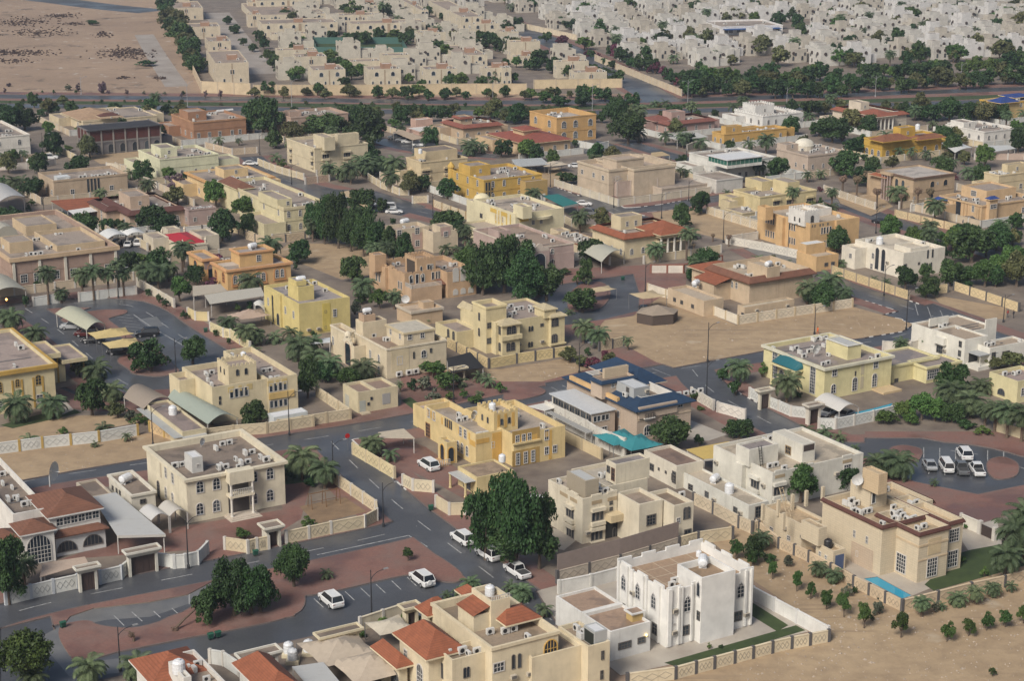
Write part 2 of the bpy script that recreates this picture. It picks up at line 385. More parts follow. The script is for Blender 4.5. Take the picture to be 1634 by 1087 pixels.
# parking bays and squares of asphalt
reg('road', (85,1000), (170,985), (300,955), (310,972), (270,985), (220,1010), (150,1010), (95,1012))
reg('road', (0,1005), (80,985), (100,1060), (300,1020), (470,985), (490,950), (660,915), (760,930), (830,920), (900,1000), (640,985), (350,1050), (90,1100), (0,1100))
reg('road', (820,505), (890,455), (1010,438), (1020,470), (1018,497), (965,510), (900,520), (830,530))
reg('road', (870,612), (1000,588), (1070,590), (1050,612), (880,645))
reg('road', (1400,505), (1490,485), (1570,515), (1530,530), (1470,540))
reg('road', (1380,700), (1470,700), (1634,730), (1634,775), (1560,790), (1460,770), (1380,730))
reg('road', (60,520), (150,490), (200,482), (240,500), (330,570), (300,620), (215,625), (180,600), (110,560))
reg('road', (175,400), (215,392), (265,415), (225,425))
reg('road', (0,355), (30,345), (80,355), (75,372), (0,380))
reg('road', (480,300), (600,305), (680,330), (640,345), (560,330), (500,320))
reg('road', (620,222), (690,225), (720,245), (660,245))
reg('road', (860,210), (960,225), (1010,240), (960,250), (870,235))
reg('pale_puddle', (100,1000), (112,985), (150,972), (240,962), (300,950), (345,926), (352,936), (318,958), (262,978), (240,985), (170,990), (130,998))
reg('pale_puddle', (60,1020), (95,1000), (100,1020), (118,1060), (200,1050), (190,1075), (110,1080))
reg('pale_puddle', (220,510), (250,505), (262,520), (240,525))
# islands
reg(PV, (95,895), (215,855), (300,840), (450,815), (452,770), (500,760), (480,830), (440,855), (340,895), (300,880))
reg(PV, (610,690), (680,715), (760,770), (790,790), (745,800), (700,775), (640,745), (600,715))
ISL = len(REG)
reg(PV, (92,1018), (96,998), (140,990), (160,1000), (215,1005), (280,985), (312,965), (350,948), (470,920), (492,958), (476,985), (350,1012), (230,1030), (120,1062))
reg(PV, (475,948), (480,932), (530,898), (640,875), (685,878), (740,915), (738,928), (725,932), (690,928), (655,922), (650,918), (495,954))
reg(PV, (88,510), (150,495), (202,494), (205,500), (180,507), (170,510), (240,555), (245,560), (255,560), (280,585), (290,595), (255,603), (210,598), (205,590), (180,575), (225,555), (175,530), (120,520))
reg(PV, (1415,716), (1440,710), (1470,716), (1474,724), (1465,740), (1430,735))
reg(PV, (1573,735), (1600,728), (1628,740), (1625,762), (1590,768), (1574,756))
reg(PV, (805,625), (845,615), (872,622), (870,630), (830,640), (800,640))
reg(PV, (905,470), (930,450), (965,450), (978,470), (960,495), (905,500))
for i in range(ISL, len(REG)):
    k, P = REG[i]
    for _ in range(2): P = [q for a, b in zip(P, P[1:]+P[:1]) for q in (a*.78+b*.22, a*.22+b*.78)]
    REG[i] = (k, P)
# lots
S = 'sandy_ground'
reg(S, (-30,722), (243,692), (302,680), (312,693), (240,732), (120,752), (-30,780))
reg(S, (-30,688), (126,664), (236,664), (240,672), (100,698), (-30,718))
reg(S, (462,388), (560,390), (600,410), (590,440), (545,447), (440,405))
reg(S, (965,512), (1010,505), (1060,470), (1175,520), (1358,492), (1440,510), (1450,522), (1380,538), (1224,560), (1075,588), (1045,578), (1005,556), (965,545), (950,530))
reg(S, (1360,490), (1460,518), (1440,530), (1380,540), (1224,560), (1177,515))
reg(S, (1485,470), (1605,492), (1605,510), (1575,510), (1500,485))
reg(S, (690,590), (800,590), (900,573), (940,590), (865,610), (800,610))
reg(S, (1040,340), (1096,332), (1125,340), (1215,365), (1165,386), (1110,372), (1050,360))
reg(S, (845,272), (890,268), (925,285), (880,300), (850,290))
reg(S, (1330,305), (1400,310), (1425,330), (1390,345), (1340,325))
reg(S, (125,240), (250,235), (255,262), (160,262))
reg(S, (270,330), (350,335), (370,370), (300,380))
reg('terrace', (855,945), (1010,905), (1120,940), (1190,935), (1290,1010), (1060,1065), (990,1080), (890,1000))
reg('lawn', (1195,960), (1258,1000), (1240,1010), (1195,982))
reg('lawn', (1060,1060), (1270,1000), (1285,1008), (1085,1068))
reg('terrace', (1300,880), (1420,890), (1500,860), (1530,880), (1510,930), (1450,955), (1380,930))
reg('lawn', (1475,935), (1530,885), (1580,870), (1634,880), (1634,905), (1490,945))
reg('pool_water', (1378,925), (1400,922), (1455,952), (1440,957))
reg('terrace', (1525,850), (1590,830), (1600,870), (1545,880))
reg('pool_water', (1360,660), (1395,652), (1425,644), (1420,650), (1375,664))
reg('soil', (478,810), (550,795), (585,818), (505,838))
reg('lawn', (450,745), (500,735), (520,755), (500,770), (455,775))
reg('terrace', (1042,676), (1090,667), (1160,695), (1130,705), (1060,700))
reg('lawn', (0,680), (110,650), (130,660), (20,685))
reg('terrace', (83,620), (118,655), (100,663), (80,650))
reg('terrace', (1420,560), (1475,545), (1520,565), (1480,585), (1440,578))
reg('lawn', (640,640), (655,635), (672,648), (660,655))
reg('terrace', (860,840), (930,855), (900,880), (850,868))
# boulevard in the distance and compound streets
reg('paved_ground', (-80,146), (410,150), (820,156), (1110,150), (1400,142), (1750,128), (1750,166), (1400,172), (1000,178), (410,172), (-80,168))
reg('lawn', (-80,160), (410,164), (820,170), (1110,166), (1400,158), (1750,146), (1750,152), (1400,164), (1110,172), (820,177), (410,170), (-80,165))
stroke('road', [(-80,153), (410,158), (820,165), (1110,159), (1400,150), (1750,137)], 10)
stroke('road', [(-80,167), (410,174), (820,182), (1110,177), (1400,168), (1750,156)], 10)
stroke('paved_ground', [(790,30), (900,75), (985,118), (1060,158)], 22)
stroke('road', [(790,30), (900,75), (985,118), (1060,162)], 14)
stroke('wet_track', [(345,20), (372,58), (395,90), (418,118)], 14)
stroke('wet_track', [(230,55), (243,78), (258,102), (282,138)], 9)
stroke('road', [(-50,-14), (90,0), (160,10), (245,18)], 22)
reg('lawn', (500,83), (640,83), (650,70), (505,68))
# painted lines
for P, dash in ROADS:
    if dash: exec_marks.append((P, .16, 4.5, 5.5))
mark([(506,886), (652,855), (682,873)], .2)
for i in range(8): mark([(501+i*24.8, 956-i*5.7), (516+i*24.8, 970-i*5.7)], .14)
for (a, b) in (((182,983), (198,999)), ((210,977), (227,992)), ((245,976), (256,986)), ((274,971), (285,981)), ((302,948), (302,965))): mark([a, b], .14)
for i in range(8): mark([(180+i*5, 500+i*5.2), (208+i*5, 503+i*5.2)], .14)
mark([(213,502), (243,523), (295,553)], .2)
for i in range(6): mark([(1460+i*20, 505+i*5-20), (1490+i*21-25, 507+i*4-4)], .14)
for i in range(6): mark([(1474+i*25.5, 714+i*1.2), (1474+i*25.5, 731+i*1.2)], .14)
for i in range(5): mark([(1484+i*25.5, 738+i*1.5), (1482+i*25.5, 757+i*1.5)], .14)
for i in range(5): mark([(1040-i*22, 588+i*5.5), (1070-i*22, 600+i*5.5)], .14)
for i in range(4): mark([(880+i*17, 618-i*3), (905+i*17, 632-i*3)], .14)

def build_ground():
    vs = []; fs = []
    def signed(p): return sum(p[i].x*p[(i+1)%len(p)].y-p[(i+1)%len(p)].x*p[i].y for i in range(len(p)))
    for k, p in REG:
        if signed(p) < 0: p = p[::-1]
        o = len(vs); vs += [Vector((q.x, q.y)) for q in p]; fs.append(list(range(o, o+len(p))))
    V, E, F, ov, oe, of = geometry.delaunay_2d_cdt(vs, [], fs, 0, 1e-4)
    kinds = {}; owner = []
    def inside(pt, poly):
        c = False; n = len(poly)
        for i in range(n):
            a = poly[i]; b = poly[i-1]
            if (a.y > pt.y) != (b.y > pt.y) and pt.x < (b.x-a.x)*(pt.y-a.y)/(b.y-a.y)+a.x: c = not c
        return c
    boxes = [(min(q.x for q in p), max(q.x for q in p), min(q.y for q in p), max(q.y for q in p)) for k, p in REG]
    for f, o in zip(F, of):
        cx = sum((Vector(V[i]) for i in f), Vector((0, 0)))/len(f); best = 0
        for i in range(len(REG)-1, -1, -1):
            b = boxes[i]
            if b[0] <= cx.x <= b[1] and b[2] <= cx.y <= b[3] and inside(cx, REG[i][1]): best = i; break
        owner.append(REG[best][0])
    edges = {}
    for f, k in zip(F, owner):
        kinds.setdefault(k, []).append(f)
        for a, b in zip(f, f[1:]+f[:1]): edges.setdefault((min(a, b), max(a, b)), []).append((a, b, k))
    for k, fl in kinds.items():
        z = GZ[k]; idx = {}; vv = []; ff = []
        for f in fl:
            if sum(V[f[i]][0]*V[f[(i+1)%len(f)]][1]-V[f[(i+1)%len(f)]][0]*V[f[i]][1] for i in range(len(f))) < 0: f = f[::-1]
            q = []
            for i in f:
                if i not in idx: idx[i] = len(vv); vv.append((V[i][0], V[i][1], z))
                q.append(idx[i])
            ff.append(q)
        me = bpy.data.meshes.new(k); me.from_pydata(vv, [], ff); me.materials.append(GM[k]); me.update()
        tag(link(k, me), kind='structure')
    # steps between regions of different height, and kerbs beside the asphalt
    kb = MB(); st = MB(); pk = MB()
    for (i, j), L in edges.items():
        if len(L) != 2: continue
        (a, b, k1), (_, _, k2) = L
        if k1 == k2: continue
        z1, z2 = GZ[k1], GZ[k2]
        A = Vector((*V[i][:2], 0)); B = Vector((*V[j][:2], 0)); d = (B-A)
        if d.length < 1e-3 or (A.y > 1500): continue
        if 'road' in (k1, k2) and k1 != 'desert' and k2 != 'desert' and 'pale_puddle' not in (k1, k2):
            d = d.normalized(); n = Vector((-d.y, d.x, 0))
            # triangle (a,b) is counter clockwise: road on its left if k1 is road
            f1 = Vector((*V[b][:2], 0))-Vector((*V[a][:2], 0)); nl = Vector((-f1.y, f1.x, 0)).normalized()
            side = -nl if k1 == 'road' else nl        # away from the road
            q = [A-d*.03, B+d*.03, B+d*.03+side*.16, A-d*.03+side*.16]
            if (q[1]-q[0]).cross(q[2]-q[0]).z < 0: q = q[::-1]
            pa = proj((A+B)/2)
            target = pk if any(x0 < pa[0] < x1 and y0 < pa[1] < y1 for x0, x1, y0, y1 in ((545,640,700,800), (880,1110,300,345), (1120,1215,600,680), (1350,1480,480,545))) else kb
            if target is kb: kb.prism(q, -.02, .135)
            else:
                n_ = max(1, int((B-A).length/1.0))
                for s in range(n_):
                    u0 = A+(B-A)*(s/n_); u1 = A+(B-A)*((s+1)/n_); q = [u0, u1, u1+side*.18, u0+side*.18]
                    if (q[1]-q[0]).cross(q[2]-q[0]).z < 0: q = q[::-1]
                    ph = int((u0.x*.86+u0.y*.5)/1.0) if abs(d.x) > abs(d.y) else int((u0.y*.86-u0.x*.5)/1.0)
                    pk.mi = ph % 2; pk.prism(q, -.02, .14)
        elif abs(z1-z2) > .005:
            st.add([(A.x, A.y, min(z1, z2)), (B.x, B.y, min(z1, z2)), (B.x, B.y, max(z1, z2)), (A.x, A.y, max(z1, z2))], [(0,1,2,3)])
    tag(kb.build('kerb', m_plain((.14,.11,.10), .8, name='kerb stone')), kind='structure')
    tag(pk.build('painted_kerb', [m_plain((.6,.58,.54), .7, name='white kerb paint'), m_plain((.06,.045,.045), .7, name='dark kerb paint')]), kind='structure')
    tag(st.build('ground_step', m_plain((.2,.15,.12), .9, name='edge step')), kind='structure')
    mk = MB()
    for P, wd, dash, gap in exec_marks:
        segs = []; acc = 0
        for a, b in zip(P, P[1:]):
            L = (b-a).length; d = (b-a).normalized()
            if not dash: segs.append((a, b)); continue
            s = 0
            while s < L:
                ph = (acc+s) % (dash+gap)
                step = min(L-s, (dash-ph) if ph < dash else (dash+gap-ph))
                if ph < dash-1e-6 and step > .02: segs.append((a+d*s, a+d*(s+step)))
                s += max(step, .02)
            acc += L
        for a, b in segs:
            d = (b-a).normalized(); n = Vector((-d.y, d.x))*wd/2
            q = [a-n, b-n, b+n, a+n]; mk.add([(p.x, p.y, .006) for p in q], [(0,1,2,3)])
    tag(mk.build('road_marking', m_plain((.36,.36,.35), .6, var=.7, name='worn road paint')), kind='structure')
build_ground()
def inpoly(x, y, p):
    c = False
    for i in range(len(p)):
        a = p[i]; b = p[i-1]
        if (a[1] > y) != (b[1] > y) and x < (b[0]-a[0])*(y-a[1])/(b[1]-a[1])+a[0]: c = not c
    return c
def ground_kind(x, y):
    for k, p in reversed(REG):
        if inpoly(x, y, p): return k
# ------------------------------------------------------------------ shared small meshes
_ME = {}
def arch_pts(w, h, n=8):
    """outline of a round headed opening, base centre at origin, in x,z"""
    r = w/2; pts = [(-r, 0), (r, 0)]
    return pts+[(r*math.cos(math.pi*i/n), h-r+r*math.sin(math.pi*i/n)) for i in range(n+1)]
def ogee_pts(w, h):
    r = w/2; z = h-r*1.3
    return [(-r,0),(r,0),(r,z),(r*.8,z+.12),(r*.8,z+r*.35),(r*.55,z+r*.5),(r*.5,z+r*.8),(r*.2,z+r*.95),(0,h),(-r*.2,z+r*.95),(-r*.5,z+r*.8),(-r*.55,z+r*.5),(-r*.8,z+r*.35),(-r*.8,z+.12),(-r,z)]
def rect_pts(w, h): return [(-w/2,0),(w/2,0),(w/2,h),(-w/2,h)]
def plate(mb, pts, y0, y1):
    n = len(pts); vs = [(p[0], y0, p[1]) for p in pts]+[(p[0], y1, p[1]) for p in pts]
    return mb.add(vs, [tuple(range(n)), tuple(range(2*n-1, n-1, -1))]+[(i, n+i, n+(i+1)%n, (i+1)%n) for i in range(n)])
def frame_ring(mb, outer, inner, y0, y1):
    n = len(outer)
    vs = [(p[0], y0, p[1]) for p in outer]+[(p[0], y0, p[1]) for p in inner]+[(p[0], y1, p[1]) for p in outer]+[(p[0], y1, p[1]) for p in inner]
    fs = []
    for i in range(n):
        j = (i+1) % n
        fs += [(i, j, n+j, n+i), (i, 2*n+i, 2*n+j, j), (n+i, n+j, 3*n+j, 3*n+i)]
    return mb.add(vs, fs)
def shrink(pts, w, h, t):
    return [(x*(1-2*t/w), t+z*(1-2*t/h)) for x, z in pts]
def win_mesh(style, w, h, fm, mull=True):
    key = (style, round(w, 2), round(h, 2), fm.name, mull)
    if key in _ME: return _ME[key]
    pts = {'arch': arch_pts, 'rect': rect_pts, 'ogee': ogee_pts}[style](w, h)
    t = min(.13, w*.12); inn = shrink(pts, w, h, t)
    mb = MB(); frame_ring(mb, pts, inn, -.09, .02)
    if mull:
        b = .035; nx = max(1, round(w/.55)-1); nz = max(1, round(h/.6)-1)
        for i in range(nx):
            x = -w/2+t+(w-2*t)*(i+1)/(nx+1); top = h-t
            if style != 'rect': top = h-w/2+math.sqrt(max(0, (w/2-t)**2-x*x))
            mb.box(x-b, -.055, t, x+b, -.012, top)
        for i in range(nz):
            z = t+(h-2*t)*(i+1)/(nz+1)
            if style == 'rect' or z < h-w/2: mb.box(-w/2+t, -.05, z-b, w/2-t, -.012, z+b)
    fr = mb.mesh('window', fm)
    pb = MB(); plate(pb, inn, -.022, .01); pn = pb.mesh('pane', M_GLASS)
    _ME[key] = (fr, pn); return _ME[key]
def ac_mesh():
    if 'ac' not in _ME:
        mb = MB(); mb.box(-.5, -.2, .12, .5, .2, .85); mb.box(-.42, -.18, 0, -.36, .18, .12); mb.box(.36, -.18, 0, .42, .18, .12)
        vs = [(-.12+.27*math.cos(2*math.pi*i/12), -.206, .48+.27*math.sin(2*math.pi*i/12)) for i in range(12)]
        fb = MB(); fb.add(vs, [tuple(range(12))])
        _ME['ac'] = (mb.mesh('air_conditioner', M_ACW), fb.mesh('fan_grille', M_DARK))
    return _ME['ac']
def wallac_mesh():
    if 'wac' not in _ME:
        mb = MB(); mb.box(-.38, -.42, 0, .38, .04, .5)
        fb = MB(); fb.box(-.32, -.43, .06, .32, -.415, .44)
        _ME['wac'] = (mb.mesh('window_air_conditioner', m_plain((.42,.38,.31), .6, name='aged enamel')), fb.mesh('grille', m_plain((.12,.11,.10), .7, name='grille')))
    return _ME['wac']
def tank_mesh(kind):
    if kind not in _ME:
        mb = MB()
        if kind == 'tank_v':
            mb.lathe(0, 0, [(.75,0),(.75,.4),(.78,.42),(.75,.46),(.75,.9),(.78,.92),(.75,.96),(.75,1.35),(.6,1.55),(.25,1.65),(.25,1.75)], 16)
        else:
            p = [(.0,0)]
            mb2 = MB(); mb2.lathe(0, 0, [(.3,-1.1),(.6,-.95),(.65,-.5),(.67,-.48),(.65,-.44),(.65,.44),(.67,.48),(.65,.5),(.6,.95),(.3,1.1)], 14)
            mb.add([(z, x, y+.85) for x, y, z in mb2.v], mb2.f); mb.box(-.7, -.5, 0, -.55, .5, .3); mb.box(.55, -.5, 0, .7, .5, .3)
        _ME[kind] = mb.mesh('water_tank', M_TANK)
    return _ME[kind]
def dish_mesh():
    if 'dish' not in _ME:
        mb = MB(); n = 14; vs = []; fs = []
        for k, (r, d) in enumerate(((.05,.0),(.3,.05),(.6,.18))):
            vs += [(r*math.cos(2*math.pi*i/n), -d*1.0, 1.0+r*math.sin(2*math.pi*i/n)) for i in range(n)]
        for k in range(2): fs += [(k*n+i, k*n+(i+1)%n, (k+1)*n+(i+1)%n, (k+1)*n+i) for i in range(n)]
        mb.add(vs, fs); mb.tube([(0,.05,1.0),(0,.15,.6),(0,.15,0)], .04); mb.tube([(0,0,1),(0,-.55,1)], .02)
        _ME['dish'] = mb.mesh('satellite_dish', m_plain((.5,.5,.49), .5, name='dish enamel'))
    return _ME['dish']
# ------------------------------------------------------------------ house
HOUSES = []
class Vol:
    def __init__(s, H, x0, y0, x1, y1, z0, z1): s.H = H; s.x0, s.y0, s.x1, s.y1, s.z0, s.z1 = x0, y0, x1, y1, z0, z1
    # windows by pictured centre on a face of this volume
    def _uv(s, face, X, Y):
        H = s.H; P = H.loc_ray(X, Y)
        if face == 'R': k = (s.y0-P[0].y)/P[1].y
        else: k = (s.x0-P[0].x)/P[1].x
        q = P[0]+P[1]*k
        return (q.x if face == 'R' else q.y), q.z
    def wins(s, face, pts, w, h, style='rect', frame=None, mull=True, fixz=None):
        for X, Y in pts:
            u, z = s._uv(face, X, Y)
            if fixz is not None: z = min(fixz, key=lambda a: abs(a+h/2-z))+h/2
            s.win(face, u, z-h/2, w, h, style, frame, mull)
        return s
    def win(s, face, u, z, w, h, style='rect', frame=None, mull=True, proud=0):
        H = s.H; fr, pn = win_mesh(style, w, h, frame or H.frame, mull)
        if face in 'RB': u = min(max(u, s.x0+w/2+.1), s.x1-w/2-.1)
        else: u = min(max(u, s.y0+w/2+.1), s.y1-w/2-.1)
        z = max(z, s.z0+.1); z = min(z, max(s.z0+.1, s.z1-h-.05))
        pos, rot = {'R': ((u, s.y0-proud, z), 0), 'L': ((s.x0-proud, u, z), -math.pi/2), 'B': ((u, s.y1+proud, z), math.pi), 'E': ((s.x1+proud, u, z), math.pi/2)}[face]
        o = link('window', fr, H.o, pos, rot); link('pane', pn, o); H.nw += 1
        return o
    def grid(s, face, us, zs, w, h, style='rect', **k):
        a, b = (s.x0, s.x1) if face in 'RB' else (s.y0, s.y1)
        for u in us:
            for z in zs: s.win(face, a+(b-a)*u, s.z0+z, w, h, style, **k)
        return s
    def slab(s, face, u0, u1, z0, z1, proud, mat, name, sunk=.05):
        """a plate standing proud of a face: panels, pilasters, balconies, canopies"""
        H = s.H; mb = MB(); e = random.Random(H.nw+int(u0*100)).uniform(0, .004)
        if face == 'R': mb.box(u0, s.y0-proud-e, z0, u1, s.y0+sunk, z1)
        elif face == 'L': mb.box(s.x0-proud-e, u0, z0, s.x0+sunk, u1, z1)
        elif face == 'B': mb.box(u0, s.y1-sunk, z0, u1, s.y1+proud+e, z1)
        else: mb.box(s.x1-sunk, u0, z0, s.x1+proud+e, u1, z1)
        H.nw += 1
        return mb.build(name, mat, H.o)
    def band(s, z0, z1, proud, mat, name='cornice'):
        q = lambda d: [(s.x0-d, s.y0-d), (s.x1+d, s.y0-d), (s.x1+d, s.y1+d), (s.x0-d, s.y1+d)]
        return MB().ring(q(proud), q(-.05), z0, z1).build(name, mat, s.H.o)
    def pilasters(s, face, n, w, proud, mat, z1=None, ends=True):
        a, b = (s.x0, s.x1) if face == 'R' else (s.y0, s.y1); z1 = z1 or s.z1-.02
        for i in range(n):
            mb = MB(); u = a+w/2+(b-a-w)*i/(n-1)
            if face == 'R': mb.box(u-w/2, s.y0-proud, s.z0, u+w/2, s.y0+.05, z1)
            else: mb.box(s.x0-proud, u-w/2, s.z0, s.x0+.05, u+w/2, z1)
            mb.build('pilaster', mat, s.H.o)
    def cren(s, mat, step=1.4, w=.7, h=.55, t=.28):
        z = s.z1-.03
        class _B:
            def box(q, x0, y0, z0, x1, y1, z1):
                k = ('merlon', round(x1-x0, 2), round(y1-y0, 2), round(z1-z0, 2), mat.name)
                if k not in _ME: _ME[k] = MB().box(0, 0, 0, x1-x0, y1-y0, z1-z0).mesh('merlon', mat)
                link('merlon', _ME[k], s.H.o, (x0, y0, z0))
        mb = _B()
        def run(a, b, f):
            n = max(1, int((b-a)/step))
            for i in range(n+1):
                u = a+(b-a-w)*i/n; f(u)
        run(s.x0, s.x1, lambda u: (mb.box(u, s.y0+.003, z, u+w, s.y0+t, z+h), mb.box(u, s.y1-t, z, u+w, s.y1-.003, z+h)))
        run(s.y0+.9, s.y1-.9, lambda u: (mb.box(s.x0+.003, u, z, s.x0+t, u+w, z+h), mb.box(s.x1-t, u, z, s.x1-.003, u+w, z+h)))
        return s
    @property
    def zr(s): return s.roofz
class House:
    def __init__(s, short, label, xc, yt, xL, xR, wall, yb=None, h=None, par=.9, ang=None, t=None, cat='house', name='villa', roof=None, group=None, frame=None, corn=None, main=True, auto=3, z0=0.0, wallm=None):
        s.t = t or _T[0]; ang = GRID if ang is None else GRID+R(ang); s.ang = ang; s.short = short
        if yb is not None:
            C = g(xc, yb, 0, s.t); h = height_at(C, xc, yt, s.t)
        else:
            C = g(xc, yt, h, s.t); C.z = 0
        a = Vector((math.cos(ang), math.sin(ang))); b = Vector((-math.sin(ang), math.cos(ang)))
        Ct = Vector((C.x, C.y, h))
        x0, y0, sc = TILES[s.t]
        s.W = len_along(Ct, a, x0+xR/sc); s.D = len_along(Ct, b, x0+xL/sc); s.h = h; s.C = C
        s.o = thing(name, label, cat, (C.x, C.y, 0), ang, group); s.inv = Matrix.Rotation(-ang, 3, 'Z')
        s.wallc = wall; s.wm = wallm or m_wall(wall); s.roofm = roof or M_ROOF; s.frame = frame or M_FRAME; s.par = par; s.nw = 0; s.k = 0; s.vols = []
        s.r = random.Random(len(HOUSES)*13+5); HOUSES.append(s); s.auto = auto
        if main: s.main = s.vol(0, 0, s.W, s.D, 0, h, corn=corn)
        else: s.main = Vol(s, 0, 0, s.W, s.D, 0, h); s.main.roofz = h-par
    def loc_ray(s, X, Y):
        d = ray(*px(X, Y, s.t)); return s.inv @ (CAM-s.C), s.inv @ d
    def lp(s, X, Y, z):
        """picture point -> local coordinates on height z"""
        p, d = s.loc_ray(X, Y); q = p+d*((z-p.z)/d.z); return q
    def vol(s, x0, y0, x1, y1, z0, z1, par=None, mat=None, roof=None, corn=None, name='wall', cap=None, th=.25):
        s.k += 1; z1 += .0037*(s.k % 7); e = .0029*(s.k % 5)
        x0 -= e; y0 -= e; x1 += e; y1 += e
        par = s.par if par is None else par; zr = z1-par; th = min(th, (x1-x0)*.3, (y1-y0)*.3)
        mb = MB(); o = [(x0,y0),(x1,y0),(x1,y1),(x0,y1)]; i = [(x0+th,y0+th),(x1-th,y0+th),(x1-th,y1-th),(x0+th,y1-th)]
        vs = [(*p,z0) for p in o]+[(*p,z1) for p in o]+[(*p,z1) for p in i]+[(*p,zr) for p in i]; fs = []
        for a in range(4):
            b = (a+1) % 4; fs += [(a,b,4+b,4+a),(4+a,4+b,8+b,8+a),(8+a,8+b,12+b,12+a)]
        mb.add(vs, fs); mb.build(name, mat or s.wm, s.o)
        rb = MB(); rb.add([(*p, zr) for p in i], [(0,1,2,3)]); rb.build('roof', roof or s.roofm, s.o)
        v = Vol(s, x0, y0, x1, y1, z0, z1); v.roofz = zr; s.vols.append(v)
        if corn:
            pr, hh, cm = corn; v.band(z1-hh, z1+.02, pr, cm or s.wm)
        return v
    def pv(s, X, Y, z1, XL, XR, z0=None, **k):
        """a volume given by the picture position of its near roof corner"""
        q = s.lp(X, Y, z1); w = s.o.location+Matrix.Rotation(s.ang, 3, 'Z') @ q; w.z = z1
        a = Vector((math.cos(s.ang), math.sin(s.ang))); b = Vector((-math.sin(s.ang), math.cos(s.ang)))
        tx0, ty0, sc = TILES[s.t]
        W = len_along(w, a, tx0+XR/sc); D = len_along(w, b, tx0+XL/sc)
        return s.vol(q.x, q.y, q.x+max(.6, W), q.y+max(.6, D), (s.main.roofz-.02 if z0 is None else z0), z1, **k)
    def part(s, name, mb, mat): return mb.build(name, mat, s.o)
    def put(s, kind, x, y, z, rot=0, sc=1):
        if kind == 'ac':
            a, f = ac_mesh(); o = link('air_conditioner', a, s.o, (x,y,z), rot, sc); link('fan_grille', f, o)
        elif kind == 'wac':
            a, f = wallac_mesh(); o = link('window_air_conditioner', a, s.o, (x,y,z), rot, sc); link('grille', f, o)
        elif kind in ('tank_v', 'tank_h'): o = link('water_tank', tank_mesh(kind), s.o, (x,y,z), rot, sc)
        elif kind == 'dish': o = link('satellite_dish', dish_mesh(), s.o, (x,y,z), rot, sc)
        return o
    def putp(s, kind, X, Y, z, rot=0, sc=1):
        q = s.lp(X, Y, z); return s.put(kind, q.x, q.y, z, rot, sc)
    def wacs(s, v, face, pts):
        for X, Y in pts:
            u, z = v._uv(face, X, Y)
            s.put('wac', u if face == 'R' else v.x0, v.y0 if face == 'R' else u, z-.25, 0 if face == 'R' else -math.pi/2)
    def clutter(s, n=5, v=None, tank=None, pipes=True):
        """air conditioners, pipes and ducts on a roof"""
        n = int(n*1.5)+1; v = v or s.main; r = s.r; taken = [(q.x0-.4, q.y0-.4, q.x1+.4, q.y1+.4) for q in s.vols if q is not v and q.z0 > v.roofz-.5]
        def free(x, y): return not any(a < x < c and b < y < d for a, b, c, d in taken)
        k = 0
        for _ in range(n*6):
            x = r.uniform(v.x0+.9, v.x1-.9); y = r.uniform(v.y0+.9, v.y1-.9)
            if free(x, y):
                s.put('ac', x, y, v.roofz, r.choice((0, -math.pi/2, math.pi/2))+r.uniform(-.06, .06), r.uniform(.85, 1.15)); k += 1
                taken.append((x-.8, y-.8, x+.8, y+.8))
                if r.random() < .45 and x+1.3 < v.x1-.6: s.put('ac', x+1.2, y+.05, v.roofz, 0, 1); k += 1
            if k >= n: break
        if pipes:
            for _ in range(3):
                mb = MB()
                x = r.uniform(v.x0+.6, v.x1-.6); y = r.uniform(v.y0+.6, v.y1-.6); x2 = r.uniform(v.x0+.6, v.x1-.6)
                if free(x, y) and free(x2, y): mb.box(min(x, x2), y-.06, v.roofz+.02, max(x, x2)+.1, y+.06, v.roofz+.16).build('roof_pipe', M_METAL, s.o)
        if tank: s.put(tank, *s.spot(v, taken), v.roofz, r.uniform(0, 3))
    def spot(s, v, taken):
        for _ in range(40):
            x = s.r.uniform(v.x0+1.2, v.x1-1.2); y = s.r.uniform(v.y0+1.2, v.y1-1.2)
            if not any(a-.6 < x < c+.6 and b-.6 < y < d+.6 for a, b, c, d in taken): return x, y
        return v.x0+1.2, v.y1-1.2
    def hip(s, x0, y0, x1, y1, z, rise, over=.6, mat=None, name='tiled_roof', ridge=None):
        """hipped roof; over = eaves"""
        mat = mat or m_tile(TERRA); s.k += 1; z += .003*(s.k % 5)
        x0 -= over; y0 -= over; x1 += over; y1 += over; L = x1-x0; D = y1-y0; m = min(L, D)/2
        if ridge: m = min(m, ridge)
        if L >= D: p = [(x0+m, (y0+y1)/2), (x1-m, (y0+y1)/2)]
        else: p = [((x0+x1)/2, y0+m), ((x0+x1)/2, y1-m)]
        vs = [(x0,y0,z),(x1,y0,z),(x1,y1,z),(x0,y1,z),(*p[0],z+rise),(*p[1],z+rise)]
        vs += [(x0,y0,z-.22),(x1,y0,z-.22),(x1,y1,z-.22),(x0,y1,z-.22)]
        if L >= D: fs = [(0,1,5,4),(1,2,5),(2,3,4,5),(3,0,4)]
        else: fs = [(0,1,4),(1,2,5,4),(2,3,5),(3,0,4,5)]
        r = MB().add(vs[:6], fs).build(name, mat, s.o)
        eb = MB(); eb.add(vs[:4]+vs[6:], [(4,5,1,0),(5,6,2,1),(6,7,3,2),(7,4,0,3),(7,6,5,4)])
        eb.build('eaves', m_wall(dk(s.wallc, 1.05)), s.o); return r
